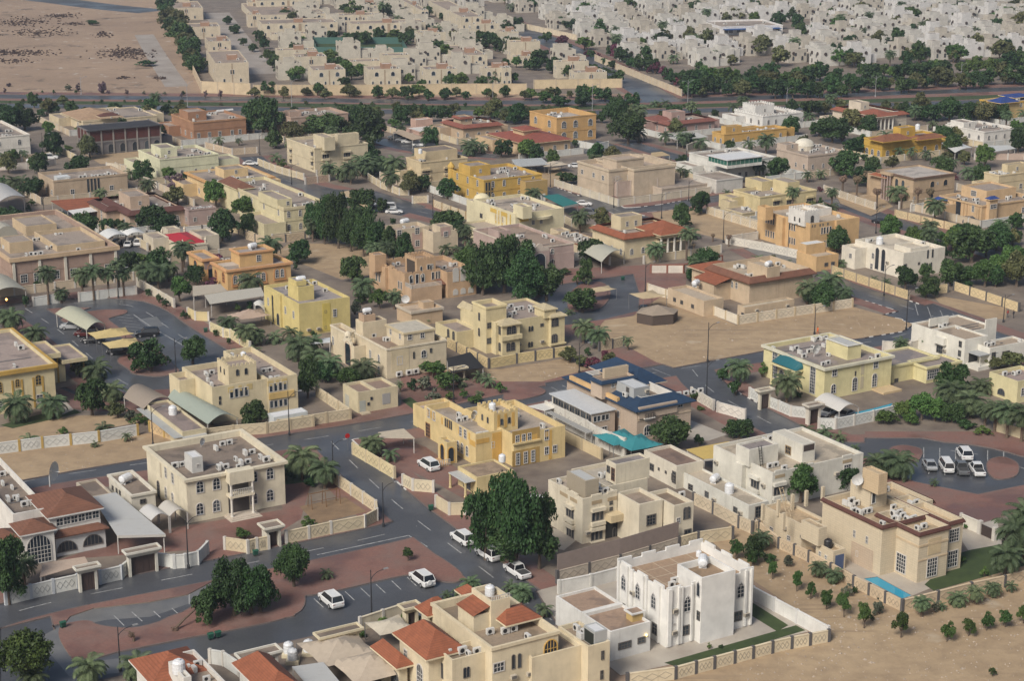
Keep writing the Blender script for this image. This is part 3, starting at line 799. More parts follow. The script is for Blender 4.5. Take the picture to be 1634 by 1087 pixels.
    def skirt(s, v, z, drop, out_, mat=None, inn=.0, faces='RLBE', name='tiled_roof'):
        """sloped band of tiles round a flat roof"""
        mat = mat or m_tile(TERRA); mb = MB()
        o = [(v.x0-out_, v.y0-out_), (v.x1+out_, v.y0-out_), (v.x1+out_, v.y1+out_), (v.x0-out_, v.y1+out_)]
        i = [(v.x0+inn, v.y0+inn), (v.x1-inn, v.y0+inn), (v.x1-inn, v.y1-inn), (v.x0+inn, v.y1-inn)]
        for k, f in enumerate('REBL'):
            if f in faces:
                j = (k+1) % 4
                mb.add([(*o[k], z-drop), (*o[j], z-drop), (*i[j], z), (*i[k], z), (*o[k], z-drop-.18), (*o[j], z-drop-.18), (*i[k], z-drop-.18), (*i[j], z-drop-.18)], [(0,1,2,3), (4,5,1,0), (5,4,6,7)])
        return mb.build(name, mat, s.o)
    def dome(s, x, y, z, r, mat=None, rise=.8):
        n = 16; mb = MB(); mb.lathe(x, y, [(r,z),(r*1.03,z+.1)]+[(r*math.cos(a), z+.1+r*rise*math.sin(a)) for a in [math.pi/2*i/7 for i in range(7)]]+[(.05, z+.1+r*rise)], n)
        me = smooth(mb.mesh('dome', mat or s.wm)); return link('dome', me, s.o)
    def columns(s, pts, z0, z1, r=.18, mat=None):
        for x, y in pts:
            mb = MB(); mb.lathe(x, y, [(r*1.4,z0),(r*1.4,z0+.2),(r,z0+.25),(r*.9,z1-.3),(r*1.3,z1-.15),(r*1.4,z1)], 12)
            mb.build('column', mat or m_plain((.55,.52,.46), .7, name='column paint'), s.o)
    def canopy_box(s, v, face, u0, u1, z, deep, th=.3, mat=None, name='canopy'):
        return v.slab(face, u0, u1, z, z+th, deep, mat or s.wm, name)
    def railing(s, x0, y0, x1, y1, z, h=.9, mat=None):
        mb = MB(); L = math.hypot(x1-x0, y1-y0); n = max(2, int(L/.3))
        for i in range(n+1):
            x = x0+(x1-x0)*i/n; y = y0+(y1-y0)*i/n; mb.box(x-.04, y-.04, z, x+.04, y+.04, z+h)
        mb.tube([(x0,y0,z+h),(x1,y1,z+h)], .05, 4); return mb.build('railing', mat or m_plain((.5,.48,.44), .6, name='railing paint'), s.o)
def trefoil_band(v, face, X, Y, n=3, w=2.1, h=1.2):
    """row of small dark arches under a projecting hood, on a sill"""
    u, z = v._uv(face, X, Y); s = v.H
    v.slab(face, u-w/2-.15, u+w/2+.15, z+h*.62, z+h*.62+.55, .55, s.wm, 'window_hood')
    v.slab(face, u-w/2-.15, u+w/2+.15, z-h*.75-.6, z-h*.75, .5, s.wm, 'window_sill')
    cw = w/n
    for i in range(n): v.win(face, u-w/2+cw*(i+.5), z-h*.7, cw*.9, h*1.3, 'arch', frame=m_plain((.2,.18,.16), .7, name='painted-shade frame'), mull=False)  # frame colour darkened to stand for the shade below the hood
# ------------------------------------------------------------------ boundary walls
WALLS = []
def wall(label, pts, t=None, h=2.0, c=(.52,.45,.33), post=(.10,.095,.09), diamonds=True, step=4.6, name='boundary_wall', gates=(), closed=False, th=.22, cat='wall', z0=.0, base=None, topc=None, fence=0):
    P = [g(x, y, 0, t).xy for x, y in pts]; o = thing(name, label, cat, (P[0].x, P[0].y, 0)); O = Vector(P[0]); wm = m_wall(c, .3)
    wb = MB(); db = MB(); cb = MB(); fb = MB(); pm = m_plain(post, .8, name='post paint')
    def addpost(q, d, r, z):
        k = ('wpost', post, round(z, 2), r)
        if k not in _ME: _ME[k] = MB().box(-r, -r, 0, r, r, z).mesh('post', pm)
        link('post', _ME[k], o, (q.x, q.y, 0), math.atan2(d.y, d.x))
    for k in range(len(P)-1):
        a = P[k]-O; b = P[k+1]-O; d = b-a; L = d.length; d = d/L; n = Vector((-d.y, d.x)); n2 = n*th/2
        if k in gates:
            gb = MB()
            m = 14
            for i in range(m):
                q = a+d*(L*(i+.5)/m); gb.box(q.x-.03, q.y-.03, .1, q.x+.03, q.y+.03, h*.9)
            gb.prism([a-n*.03, b-n*.03, b+n*.03, a+n*.03], .15, h*.82); gb.prism([a-n*.06, b-n*.06, b+n*.06, a+n*.06], h*.82, h*.9)
            gb.build('gate', m_plain((.05,.035,.03), .5, name='gate paint'), o)
            for q in (a, b): addpost(q, d, .3, h+.25)
            continue
        a2 = a+d*.003*k; wb.prism([a2-n2, b-n2, b+n2, a2+n2], z0, h+.004*(k%3)); 
        cb.prism([a-n2*1.5, b-n2*1.5, b+n2*1.5, a+n2*1.5], h-.03+.004*(k%3), h+.07)
        if fence: fb.prism([a-n*.03, b-n*.03, b+n*.03, a+n*.03], h+.07, h+.07+fence)
        ns = max(1, round(L/step))
        for i in range(ns+1):
            if i == ns and k < len(P)-2 and k+1 not in gates: continue
            addpost(a+d*(L*i/ns), d, .2, h+.17)
        if diamonds:
            for i in range(ns):
                s0 = L*i/ns; pl = L/ns; nd = 3; r = .045
                for sgn in (-1, 1):
                    for j in range(nd):
                        cx = s0+.5+(pl-1.0)*(j+.5)/nd; hw = (pl-1.0)/nd*.5; hz = h*.27; cz = h*.52
                        corners = [(cx-hw, cz), (cx, cz+hz), (cx+hw, cz), (cx, cz-hz)]
                        for m in range(4):
                            (u0, w0), (u1, w1) = corners[m], corners[(m+1) % 4]
                            e = Vector((u1-u0, w1-w0)).normalized(); f = Vector((-e.y, e.x))*r
                            q = [(u0+f.x, w0+f.y), (u1+f.x, w1+f.y), (u1-f.x, w1-f.y), (u0-f.x, w0-f.y)]
                            vs = []
                            for off in (th/2-.01, th/2+.035):
                                for u, z in q:
                                    p = a+d*u+n*off*sgn; vs.append((p.x, p.y, z))
                            db.add(vs, [(4,5,6,7), (0,1,5,4), (1,2,6,5), (2,3,7,6), (3,0,4,7)])
    wb.build('wall_panels', wm, o)
    if cb.v: cb.build('coping', m_wall(dk(topc or c, 1.05), .3), o)
    if db.v: db.build('diamond_lattice_pattern', m_plain(dk(c, .66), .85, name='relief paint'), o)
    if fb.v: fb.build('privacy_screen', m_plain((.24,.19,.165), .7, name='screen sheet'), o)
    o['kind'] = 'thing'; WALLS.append(o); return o
def pier(o): pass
# ------------------------------------------------------------------ vegetation
def leaf_crown(seed, n, clumps, size, squash=.8, flat=.0, core=.25):
    r = np.random.RandomState(seed); cs = []
    lobes = []
    for i in range(6 if clumps > 35 else 4):
        d = r.normal(size=3); d /= np.linalg.norm(d); d[2] = d[2]*.75+.05; lobes.append((d*r.uniform(.28, .62), r.uniform(.28, .5)))
    lobes.append((np.array((0, 0, -.1)), .5)); lobes.append((np.array((r.uniform(-.2,.2), r.uniform(-.2,.2), .5)), r.uniform(.3,.45)))
    for i in range(clumps):
        d = r.normal(size=3); d /= np.linalg.norm(d); lc, lr = lobes[i % len(lobes)]
        c = lc+d*lr*r.uniform(.6, 1.0); c[2] = c[2]*squash
        if c[2] < -.7*squash: c[2] *= .8
        if c[2] < 0: c[:2] *= 1+.9*min(1, -c[2]/squash)**1.5
        cs.append((c, r.uniform(.13, .27)))
    wts = np.array([q[1]**2 for q in cs]); wts /= wts.sum(); V = []; F = []
    idx = r.choice(len(cs), size=n, p=wts)
    nd = r.normal(size=(n, 3)); nd /= np.linalg.norm(nd, axis=1)[:, None]
    nd[:, 2] = np.where(nd[:, 2] < -.5, -nd[:, 2]*.6, nd[:, 2])
    for k in range(n):
        c, s = cs[idx[k]]; p = c+nd[k]*s*r.uniform(.72, 1.12)
        nrm = nd[k]*.7+r.normal(size=3)*.5; nrm /= np.linalg.norm(nrm)
        a = np.cross(nrm, r.normal(size=3)); a /= np.linalg.norm(a); b = np.cross(nrm, a); l = size*r.uniform(.7, 1.35); w_ = l*.62
        o = len(V); V += [tuple(p-a*l), tuple(p-b*w_), tuple(p+a*l), tuple(p+b*w_)]; F.append((o, o+1, o+2, o+3))
    return V, F
def crown_mesh(key, seed, n, clumps, size, mat, squash=.8):
    if key not in _ME:
        mb = MB(); mb.v, mb.f = leaf_crown(seed, n, clumps, size, squash); mb.m = [0]*len(mb.f); _ME[key] = mb.mesh('crown', mat)
    return _ME[key]
ML_DARK = m_leaf((.013,.031,.011), (.033,.064,.019)); ML_MID = m_leaf((.023,.052,.013), (.058,.10,.024)); ML_OLIVE = m_leaf((.04,.05,.02), (.085,.09,.035)); ML_RED = m_leaf((.07,.025,.03), (.11,.035,.05))
ML_PALM = m_leaf((.032,.055,.026), (.072,.10,.048), 'palm fronds'); ML_DRY = m_leaf((.10,.07,.045), (.15,.11,.07), 'dry fronds'); ML_GREY = m_leaf((.05,.06,.04), (.085,.095,.065))
M_BARK = m_plain((.10,.075,.055), .95, name='bark'); M_PALMBARK = m_plain((.12,.085,.06), .95, var=.3, name='palm bark')
def trunk_mesh(key, seed, r0=.055, h=.62, limbs=6):
    if key not in _ME:
        r = random.Random(seed); mb = MB(); lean = (r.uniform(-.06, .06), r.uniform(-.06, .06))
        fork = (lean[0]*.5, lean[1]*.5, h*.45)
        mb.tube([(0,0,-.02), (lean[0]*.2, lean[1]*.2, h*.2), fork], [r0*1.3, r0, r0*.85], 8)
        for i in range(limbs):
            a = i*2*math.pi/limbs+r.uniform(-.4, .4); e = r.uniform(.22, .45)
            mb.tube([fork, (fork[0]+.5*e*math.cos(a), fork[1]+.5*e*math.sin(a), h*.45+.2), (e*math.cos(a), e*math.sin(a), h+r.uniform(0,.25))], [r0*.6, r0*.4, r0*.15], 5)
        _ME[key] = mb.mesh('trunk', M_BARK)
    return _ME[key]
PLANTS = []
TREEKIND = {
  'dark': ('broadleaf_tree', 'dark green leafy tree', ML_DARK, .8), 'mid': ('leafy_tree', 'fresh green leafy tree', ML_MID, .85), 'olive': ('open_crowned_tree', 'olive green loose-crowned tree', ML_OLIVE, .8),
  'red': ('bougainvillea', 'purple-red flowering shrub', ML_RED, .7), 'bush': ('shrub', 'rounded green shrub', ML_MID, .9), 'darkbush': ('shrub', 'low dark green shrub', ML_DARK, .8), 'sapling': ('young_tree', 'young upright sapling', m_leaf((.018,.042,.012), (.045,.082,.02)), 1.25), 'grey': ('shrub', 'grey-green feathery shrub', ML_GREY, .8), 'purple': ('shrub', 'dull purple leafless-looking shrub', m_leaf((.07,.045,.055), (.10,.07,.08)), .8)}
def tree(x, y, hp, kind='dark', wp=None, t=None, lod=None, note=None):
    """x,y = picture point of the foot, hp = pictured height, wp = pictured crown width (same tile units)"""
    P = g(x, y, 0, t); h = height_at(P, x, y-hp, t); h = max(.5, h)
    x0, y0, sc = TILES[t or _T[0]]; dist = (P-CAM).dot(FWD); ppm = FPX/dist
    wd = (wp/sc/ppm) if wp else h*.9
    r = RND; nm, adj, mat, sq = TREEKIND[kind]
    small = kind in ('bush', 'darkbush', 'red', 'grey', 'purple'); v = r.randrange(4 if not small else 3)
    big = h*ppm
    lod = lod or ('near' if big > 75 else 'mid' if big > 32 else 'far')
    n, cl, sz = {'near': (11000, 96, .044), 'mid': (4600, 64, .064), 'far': (1600, 40, .10)}[lod]
    if small: n = int(n*.5); cl = 22
    o = thing(nm, '', 'tree' if not small else 'shrub', (P.x, P.y, .05), r.uniform(0, 6.28)); 
    trh = 0 if small else .07
    if kind == 'sapling': trh = .12
    crownh = h*(1-trh)
    me = crown_mesh((kind, lod, v), 31*v+len(kind)*7, n, cl, sz, mat)
    cz = h*trh+crownh*.47
    zs = crownh/2/.98
    link('crown', me, o, (0, 0, cz), 0, (wd/2/.92, wd/2/.92, zs*1.08/ (1.0 if sq >= 1 else max(.75, sq))))
    if not small:
        link('trunk', trunk_mesh(('trunk', v), v), o, None, 0, (min(wd*.7, h*.8), min(wd*.7, h*.8), h*.8))
    else:
        key = 'stem'
        if key not in _ME:
            mb = MB(); 
            for i in range(5): mb.tube([(0,0,-.02), (.1*math.cos(i*1.3), .1*math.sin(i*1.3), .3), (.3*math.cos(i*1.3), .3*math.sin(i*1.3), .6)], [.03,.025,.01], 5)
            _ME[key] = mb.mesh('stem', M_BARK)
        link('stem', _ME[key], o, None, 0, h)
    PLANTS.append((o, adj, (P.x, P.y), h, note)); return o
def palm_crown(seed, nf, mat, droop=1.0, dry=0):
    r = random.Random(seed); mb = MB()
    for i in range(nf):
        a = i*2.39996+r.uniform(-.2, .2); e0 = 1.35-1.75*(i/nf)**.9+r.uniform(-.12, .12); L = r.uniform(.85, 1.08)
        ca, sa = math.cos(a), math.sin(a); pts = []; p = Vector((0, 0, 0)); el = e0; m = 9
        for k in range(m+1):
            pts.append(p.copy()); p = p+Vector((ca*math.cos(el), sa*math.cos(el), math.sin(el)))*(L/m); el -= .17*droop*(1+.06*k)
        side = Vector((-sa, ca, 0))
        for k in range(m):
            d = (pts[k+1]-pts[k]).normalized(); up = side.cross(d)
            w_ = .022; mb.add([pts[k]-side*w_*.4, pts[k]+side*w_*.4, pts[k+1]+side*w_*.3, pts[k+1]-side*w_*.3], [(0,1,2,3)])
            if k < 1: continue
            ll = .30*math.sin(math.pi*min(.97, (k+.8)/(m+.6)))**.6
            for sgn in (-1, 1):
                for q in (0, .5):
                    b = pts[k]*(1-q)+pts[k+1]*q; dv = (side*sgn*.85+d*.75+up*.28+Vector((r.uniform(-.1,.1), r.uniform(-.1,.1), r.uniform(-.22,.05)))).normalized()
                    w2 = d*.026
                    tip = b+dv*ll; mid = b+dv*ll*.5+up*.015
                    mb.add([b-w2*.6, b+w2*.6, mid+w2, tip, mid-w2], [(0,1,2,3,4)])
    return mb
def palm(x, y, hp, t=None, cw=None, dry=False, note=None):
    P = g(x, y, 0, t); h = max(1.2, height_at(P, x, y-hp, t)); r = RND
    x0, y0, sc = TILES[t or _T[0]]; ppm = FPX/(P-CAM).dot(FWD)
    fl = (cw/sc/ppm/2*1.02) if cw else 3.0
    fl = min(max(fl*1.12, .8), 4.6)
    far = h*ppm < 30; v = r.randrange(4); key = ('palm', v, dry, far)
    if key not in _ME: _ME[key] = palm_crown(v*9+3, (16 if far else 34) if not dry else 20, ML_DRY if dry else ML_PALM, 1.0 if not dry else 1.7).mesh('crown', ML_DRY if dry else ML_PALM)
    low = h < fl*1.05
    th = max(.25, h-fl*.78)
    o = thing('date_palm', '', 'palm tree', (P.x, P.y, .05), r.uniform(0, 6.28))
    tk = 'palmtrunk'
    if tk not in _ME:
        mb = MB(); prof = [(1.25,0),(1.05,.06)]
        for i in range(12): prof += [(1.06,.07+i*.075), (.90,.07+i*.075+.04)]
        prof += [(1.25,.95),(1.1,1.0),(.4,1.03)]; mb.lathe(0, 0, prof, 9); _ME[tk] = mb.mesh('trunk', M_PALMBARK)
    rr = .26 if h > 4 else .2
    link('trunk', _ME[tk], o, None, 0, (rr, rr, th)); link('crown', _ME[key], o, (0, 0, th), 0, (fl, fl, fl*(.95 if not low else .9)))
    adj = ('dead brown-fronded palm' if dry else 'tall date palm' if h > 6.5 else 'date palm' if h > 3 else 'small low palm')
    PLANTS.append((o, adj, (P.x, P.y), h, note)); return o
ORD = ['first', 'second', 'third', 'fourth', 'fifth', 'sixth', 'seventh', 'eighth', 'ninth', 'tenth', 'eleventh', 'twelfth', 'thirteenth', 'fourteenth', 'fifteenth', 'sixteenth', 'seventeenth', 'eighteenth', 'nineteenth', 'twentieth']
def ordinal_labels(items):
    """items: (object, base label, picture x); several with one base are told apart from left to right"""
    by = {}
    for o, lab, x in items: by.setdefault(lab, []).append((x, o))
    for lab, L in by.items():
        L.sort(key=lambda q: q[0]); n = len(L)
        for i, (x, o) in enumerate(L):
            if n == 1: o['label'] = lab
            elif i == 0: o['label'] = lab+', the leftmost of its kind there'
            elif i == n-1: o['label'] = lab+', the rightmost of its kind there'
            else: o['label'] = lab+', '+ORD[min(i, 19)]+' from the left there'
        if n > 1:
            for x, o in L: o['group'] = o.get('group') or (lab+' group')
# ------------------------------------------------------------------ cars
def loft(mb, secs):
    """secs: list of closed rings of equal length"""
    n = len(secs[0]); vs = [p for s in secs for p in s]; fs = []
    for k in range(len(secs)-1): fs += [(k*n+i, k*n+(i+1)%n, (k+1)*n+(i+1)%n, (k+1)*n+i) for i in range(n)]
    fs += [tuple(range(n-1,-1,-1)), tuple(range((len(secs)-1)*n, len(secs)*n))]
    return mb.add(vs, fs)
def car_meshes(kind, paint):
    key = ('car', kind, paint)
    if key in _ME: return _ME[key]
    pm = m_plain(paint, .22, name='car paint', var=.05)
    if kind == 'suv': L, Wd, belt, top, cab = 4.9, .96, 1.12, 1.86, (-2.32, -2.0, .55, 1.25); hood = 1.12
    elif kind == 'sedan': L, Wd, belt, top, cab = 4.7, .90, .95, 1.44, (-1.75, -1.05, .25, 1.15); hood = .92
    elif kind == 'pickup': L, Wd, belt, top, cab = 5.2, .92, 1.08, 1.78, (-.75, -.65, .75, 1.35); hood = 1.08
    else: L, Wd, belt, top, cab = 4.7, .88, 1.15, 1.98, (-2.28, -2.2, 1.25, 1.95); hood = 1.05
    hl = L/2; mb = MB()
    def ring(x, hw, z0, z1, b=.12): return [(x,-hw,z0+b),(x,-hw*.94,z0),(x,hw*.94,z0),(x,hw,z0+b),(x,hw,z1-b),(x,hw*.9,z1),(x,-hw*.9,z1),(x,-hw,z1-b)]
    rear = belt if kind != 'sedan' else belt-.02
    bed = kind == 'pickup'
    loft(mb, [ring(-hl, Wd*.88, .42, rear-.14), ring(-hl+.15, Wd*.97, .33, rear), ring(-.9, Wd, .30, belt), ring(cab[3]-.05, Wd, .30, belt), ring(hl-.55, Wd*.97, .32, hood-.04), ring(hl-.12, Wd*.9, .36, hood-.2), ring(hl, Wd*.8, .42, hood-.34)])
    # roof
    rw = Wd*.74; mb.box(cab[1]+.05, -rw, top-.07, cab[2]-.02, rw, top)
    for sx, tx in ((cab[0], cab[1]), (cab[3], cab[2])):
        for s in (-1, 1): mb.tube([(sx, s*Wd*.93, belt-.04), (tx, s*rw, top-.05)], .05, 5)
    if kind in ('suv', 'van'):
        for s in (-1, 1): mb.tube([(cab[1]+.3, s*rw*.85, top+.05), (cab[2]-.3, s*rw*.85, top+.05)], .025, 4)
    body = mb.mesh('body', pm)
    gb = MB(); b = belt-.03; a = [(cab[0],-Wd*.92,b),(cab[3],-Wd*.92,b),(cab[3],Wd*.92,b),(cab[0],Wd*.92,b)]
    c = [(cab[1],-rw*.98,top-.06),(cab[2],-rw*.98,top-.06),(cab[2],rw*.98,top-.06),(cab[1],rw*.98,top-.06)]
    gb.add(a+c, [(0,1,5,4),(1,2,6,5),(2,3,7,6),(3,0,4,7),(4,5,6,7)]); glass = gb.mesh('windows', m_glass((.012,.014,.017), .08, 'car glass'))
    wb = MB(); n = 14; prof = [(.2,-.12),(.34,-.12),(.36,-.06),(.36,.06),(.34,.12),(.2,.12)]; wb.lathe(0, 0, prof, n); wb.v = [(x, z, y) for x, y, z in wb.v]
    tyre = wb.mesh('tyre', m_plain((.02,.02,.02), .9, name='rubber'))
    rb = MB(); rb.lathe(0, 0, [(.21,-.125),(.21,.125)], 10); rb.v = [(x, z, y) for x, y, z in rb.v]; rim = rb.mesh('rim', m_plain((.45,.45,.46), .35, .6, name='alloy'))
    hb = MB(); hb.box(-.05, -.17, -.07, .06, .17, .07); head = hb.mesh('headlight', m_plain((.7,.7,.7), .15, name='lamp lens')); tail = hb.mesh('tail_light', m_plain((.25,.015,.012), .25, name='red lens'))
    bb = MB(); bb.box(-.06, -Wd*.8, -.1, .06, Wd*.8, .1); bump = bb.mesh('bumper', m_plain(dk(paint, .45), .5, name='bumper plastic'))
    sp = None
    if kind == 'suv':
        s_ = MB(); s_.lathe(0, 0, [(.1,-.1),(.33,-.1),(.36,-.03),(.34,.1),(.1,.1)], 14); s_.v = [(z, x, y) for x, y, z in s_.v]; sp = s_.mesh('spare_wheel_cover', pm)
    bx = None
    if bed:
        q = MB(); q.box(-hl+.12, -Wd*.8, belt-.02, cab[0]-.1, Wd*.8, belt+.008); bx = q.mesh('load_bed', m_plain((.05,.05,.05), .8, name='bed liner'))
    _ME[key] = (body, glass, tyre, rim, head, tail, bump, sp, bx, L, Wd, hood); return _ME[key]
CARS = []
def car(x, y, rot, kind='suv', paint=(.62,.62,.61), label='', t=None, pname=None, spare=False, name=None):
    P = g(x, y, .0, t); me = car_meshes(kind, paint); body, glass, tyre, rim, head, tail, bump, sp, bx, L, Wd, hood = me
    nm = name or {'suv': 'suv', 'sedan': 'sedan_car', 'pickup': 'pickup_truck', 'van': 'van'}[kind]
    o = thing(nm, label, {'suv': 'car', 'sedan': 'car', 'pickup': 'pickup truck', 'van': 'van'}[kind], (P.x, P.y, .0), GRID+R(rot))
    link('body', body, o); link('windows', glass, o)
    for sx in (-L*.29, L*.30):
        for sy in (-1, 1):
            w_ = link('wheel', tyre, o, (sx, sy*(Wd-.08), .36)); link('rim', rim, w_)
    for sy in (-1, 1):
        link('headlight', head, o, (L/2-.06, sy*Wd*.62, hood-.33)); link('tail_light', tail, o, (-L/2+.05, sy*Wd*.68, hood-.25))
    link('bumper', bump, o, (L/2-.03, 0, .48)); link('bumper', bump, o, (-L/2+.03, 0, .48))
    if sp and spare: link('spare_wheel_cover', sp, o, (-L/2-.05, .1, .95))
    if bx: link('load_bed', bx, o)
    CARS.append(o); return o
# ------------------------------------------------------------------ street lamps
LAMPS = []
def lamp(x, y, hp, label=None, t=None, arm=1, two=False, rot=0, pale=False):
    P = g(x, y, 0, t); h = min(13, max(5.5, height_at(P, x, y-hp, t))); k = ('lamp', round(h), two, pale)
    mt = M_POLE if not pale else m_plain((.3,.3,.31), .5, name='galvanised pole')
    if k not in _ME:
        hh = round(h); mb = MB(); mb.lathe(0, 0, [(.22,0),(.22,.5),(.12,.6),(.085,hh*.5),(.06,hh)], 8)
        ab = MB(); hb = MB()
        for s in ((1, -1) if two else (1,)):
            ab.tube([(0,0,hh*.80), (s*.35,0,hh*.87), (s*1.0,0,hh*.93), (s*1.9,0,hh*.955)], [.05,.05,.045,.04], 6)
            hb.add(*_head(s*1.9, hh*.955, s))
        _ME[k] = (mb.mesh('pole', mt), ab.mesh('arm', mt), hb.mesh('lamp_head', m_plain((.22,.22,.22), .4, name='lamp housing')))
    p, a, hd = _ME[k]
    o = thing('street_lamp', label or '', 'street lamp', (P.x, P.y, .1), GRID+R(rot), 'street lamps')
    link('pole', p, o); ar = link('arm', a, o); link('lamp_head', hd, ar); LAMPS.append((o, (P.x, P.y), label)); return o
def _head(x, z, s):
    b = MB(); b.add([(x,-.12,z-.05),(x+s*.75,-.16,z+.02),(x+s*.75,.16,z+.02),(x,.12,z-.05),(x,-.1,z+.1),(x+s*.6,-.1,z+.14),(x+s*.6,.1,z+.14),(x,.1,z+.1)], [(0,1,2,3),(4,5,6,7),(0,1,5,4),(1,2,6,5),(2,3,7,6),(3,0,4,7)])
    return b.v, b.f
# ------------------------------------------------------------------ shade canopies
def tent(label, cx, cy, L, D, h, rise=.9, rot=0, c=(.42,.36,.28), t=None, name='shade_tent', cat='shade tent', n=1):
    """fabric canopy of n pointed bays on posts, (cx,cy) = picture point below its centre on the ground"""
    P = g(cx, cy, 0, t); o = thing(name, label, cat, (P.x, P.y, 0), GRID+R(rot)); m = m_plain(c, .8, name='shade cloth')
    for k in range(n):
        x0 = -L/2+L/n*k; x1 = x0+L/n; ys = (-D/2, D/2); N = 8; vs = []; fs = []
        for i in range(N+1):
            for j in range(N+1):
                u = i/N*2-1; v = j/N*2-1; d = max(abs(u), abs(v)); q = 1-d
                sag = .28*(1-abs(u))*abs(v)+.28*(1-abs(v))*abs(u)
                z = h+rise*q**1.25-sag*.8*(d**4)
                pu = u*(1-.10*(1-abs(v))*abs(u)**3); pv_ = v*(1-.10*(1-abs(u))*abs(v)**3)
                vs.append(((x0+x1)/2+pu*(x1-x0)/2, pv_*D/2, z))
        for i in range(N):
            for j in range(N): a = i*(N+1)+j; fs.append((a, a+N+1, a+N+2, a+1))
        me = bpy.data.meshes.new('canopy'); me.from_pydata(vs, [], fs); me.materials.append(m); me.update(); link('canopy', me, o)
    for k in range(n+1):
        x = -L/2+L/n*k
        for y in (-D/2, D/2):
            pb = MB(); pb.tube([(x*.97, y*.97, 0), (x*.99, y*.99, h)], .06, 6); pb.build('post', M_METAL, o)
    return o
def carport(label, pts, h0, h1=None, mat=None, arch=0, t=None, name='carport', th=.09, posts=True, cat='carport', valance=0):
    """sheet roof over a pictured four sided outline given at roof height (corners in order: near-left, near-right, far-right, far-left);
       arch > 0 bows it between the left and right edges"""
    h1 = h0 if h1 is None else h1; q = [g(pts[0][0], pts[0][1], h0, t), g(pts[1][0], pts[1][1], h0, t), g(pts[2][0], pts[2][1], h1, t), g(pts[3][0], pts[3][1], h1, t)]
    c = Vector((q[0].x, q[0].y, 0)); e = (q[1]-q[0]).xy.normalized(); an = math.atan2(e.y, e.x)
    o = thing(name, label, cat, c, an); I = Matrix.Rotation(-an, 3, 'Z'); q = [I @ (p-c) for p in q]
    N = 12 if arch else 1; top = []; bot = []
    for i in range(N+1):
        u = i/N; b = arch*math.sin(math.pi*u)
        for p0, p1 in ((q[0], q[1]), (q[3], q[2])):
            p = p0*(1-u)+p1*u; top.append((p.x, p.y, p.z+b)); bot.append((p.x, p.y, p.z+b-th))
    vs = top+bot; n = len(top); fs = []
    for i in range(N):
        a = 2*i; fs += [(a, a+2, a+3, a+1), (n+a+1, n+a+3, n+a+2, n+a), (a, n+a, n+a+2, a+2), (a+1, a+3, n+a+3, n+a+1)]
    fs += [(0, 1, n+1, n), (2*N, n+2*N, n+2*N+1, 2*N+1)]
    MB().add(vs, fs).build('canopy', mat or m_ribbed((.5,.48,.43)), o)
    if posts:
        for p in q:
            z = p.z-th
            cen = sum(q, Vector())/4; pp = p*.95+cen*.05
            pb = MB(); pb.box(pp.x-.07, pp.y-.07, 0, pp.x+.07, pp.y+.07, z); pb.build('post', m_plain((.45,.43,.40), .5, name='post paint'), o)
    if valance:
        vb = MB(); a, b = q[0], q[1]; vb.add([(a.x,a.y-.01,a.z-th-valance),(b.x,b.y-.01,b.z-th-valance),(b.x,b.y-.01,b.z),(a.x,a.y-.01,a.z)], [(0,1,2,3)]); vb.build('valance', m_ribbed((.5,.48,.44)), o)
    return o
def bin_(x, y, label, t=None):
    P = g(x, y, .12, t); key = 'dumpster'
    if key not in _ME:
        mb = MB(); loft(mb, [[(-.55,-.45,.2),(.55,-.45,.2),(.55,.45,.2),(-.55,.45,.2)], [(-.7,-.55,1.15),(.7,-.55,1.15),(.7,.55,1.15),(-.7,.55,1.15)]])
        lb = MB(); loft(lb, [[(-.74,-.6,1.15),(.74,-.6,1.15),(.74,.6,1.15),(-.74,.6,1.15)], [(-.7,-.3,1.4),(.7,-.3,1.4),(.7,.45,1.32),(-.7,.45,1.32)]])
        wb = MB(); 
        for sx in (-.5, .5):
            wb.box(sx-.06, -.5, 0, sx+.06, .5, .2)
        _ME[key] = (mb.mesh('body', m_plain((.015,.07,.045), .5, name='green plastic')), lb.mesh('lid', m_plain((.02,.09,.055), .45, name='green lid')), wb.mesh('castor_rail', M_DARK))
    o = thing('rubbish_bin', label, 'bin', P, GRID+R(RND.uniform(-10, 10))); b, l, w_ = _ME[key]; o.scale = (.52,.52,.66); link('body', b, o); link('lid', l, o); link('castor_rail', w_, o); return o
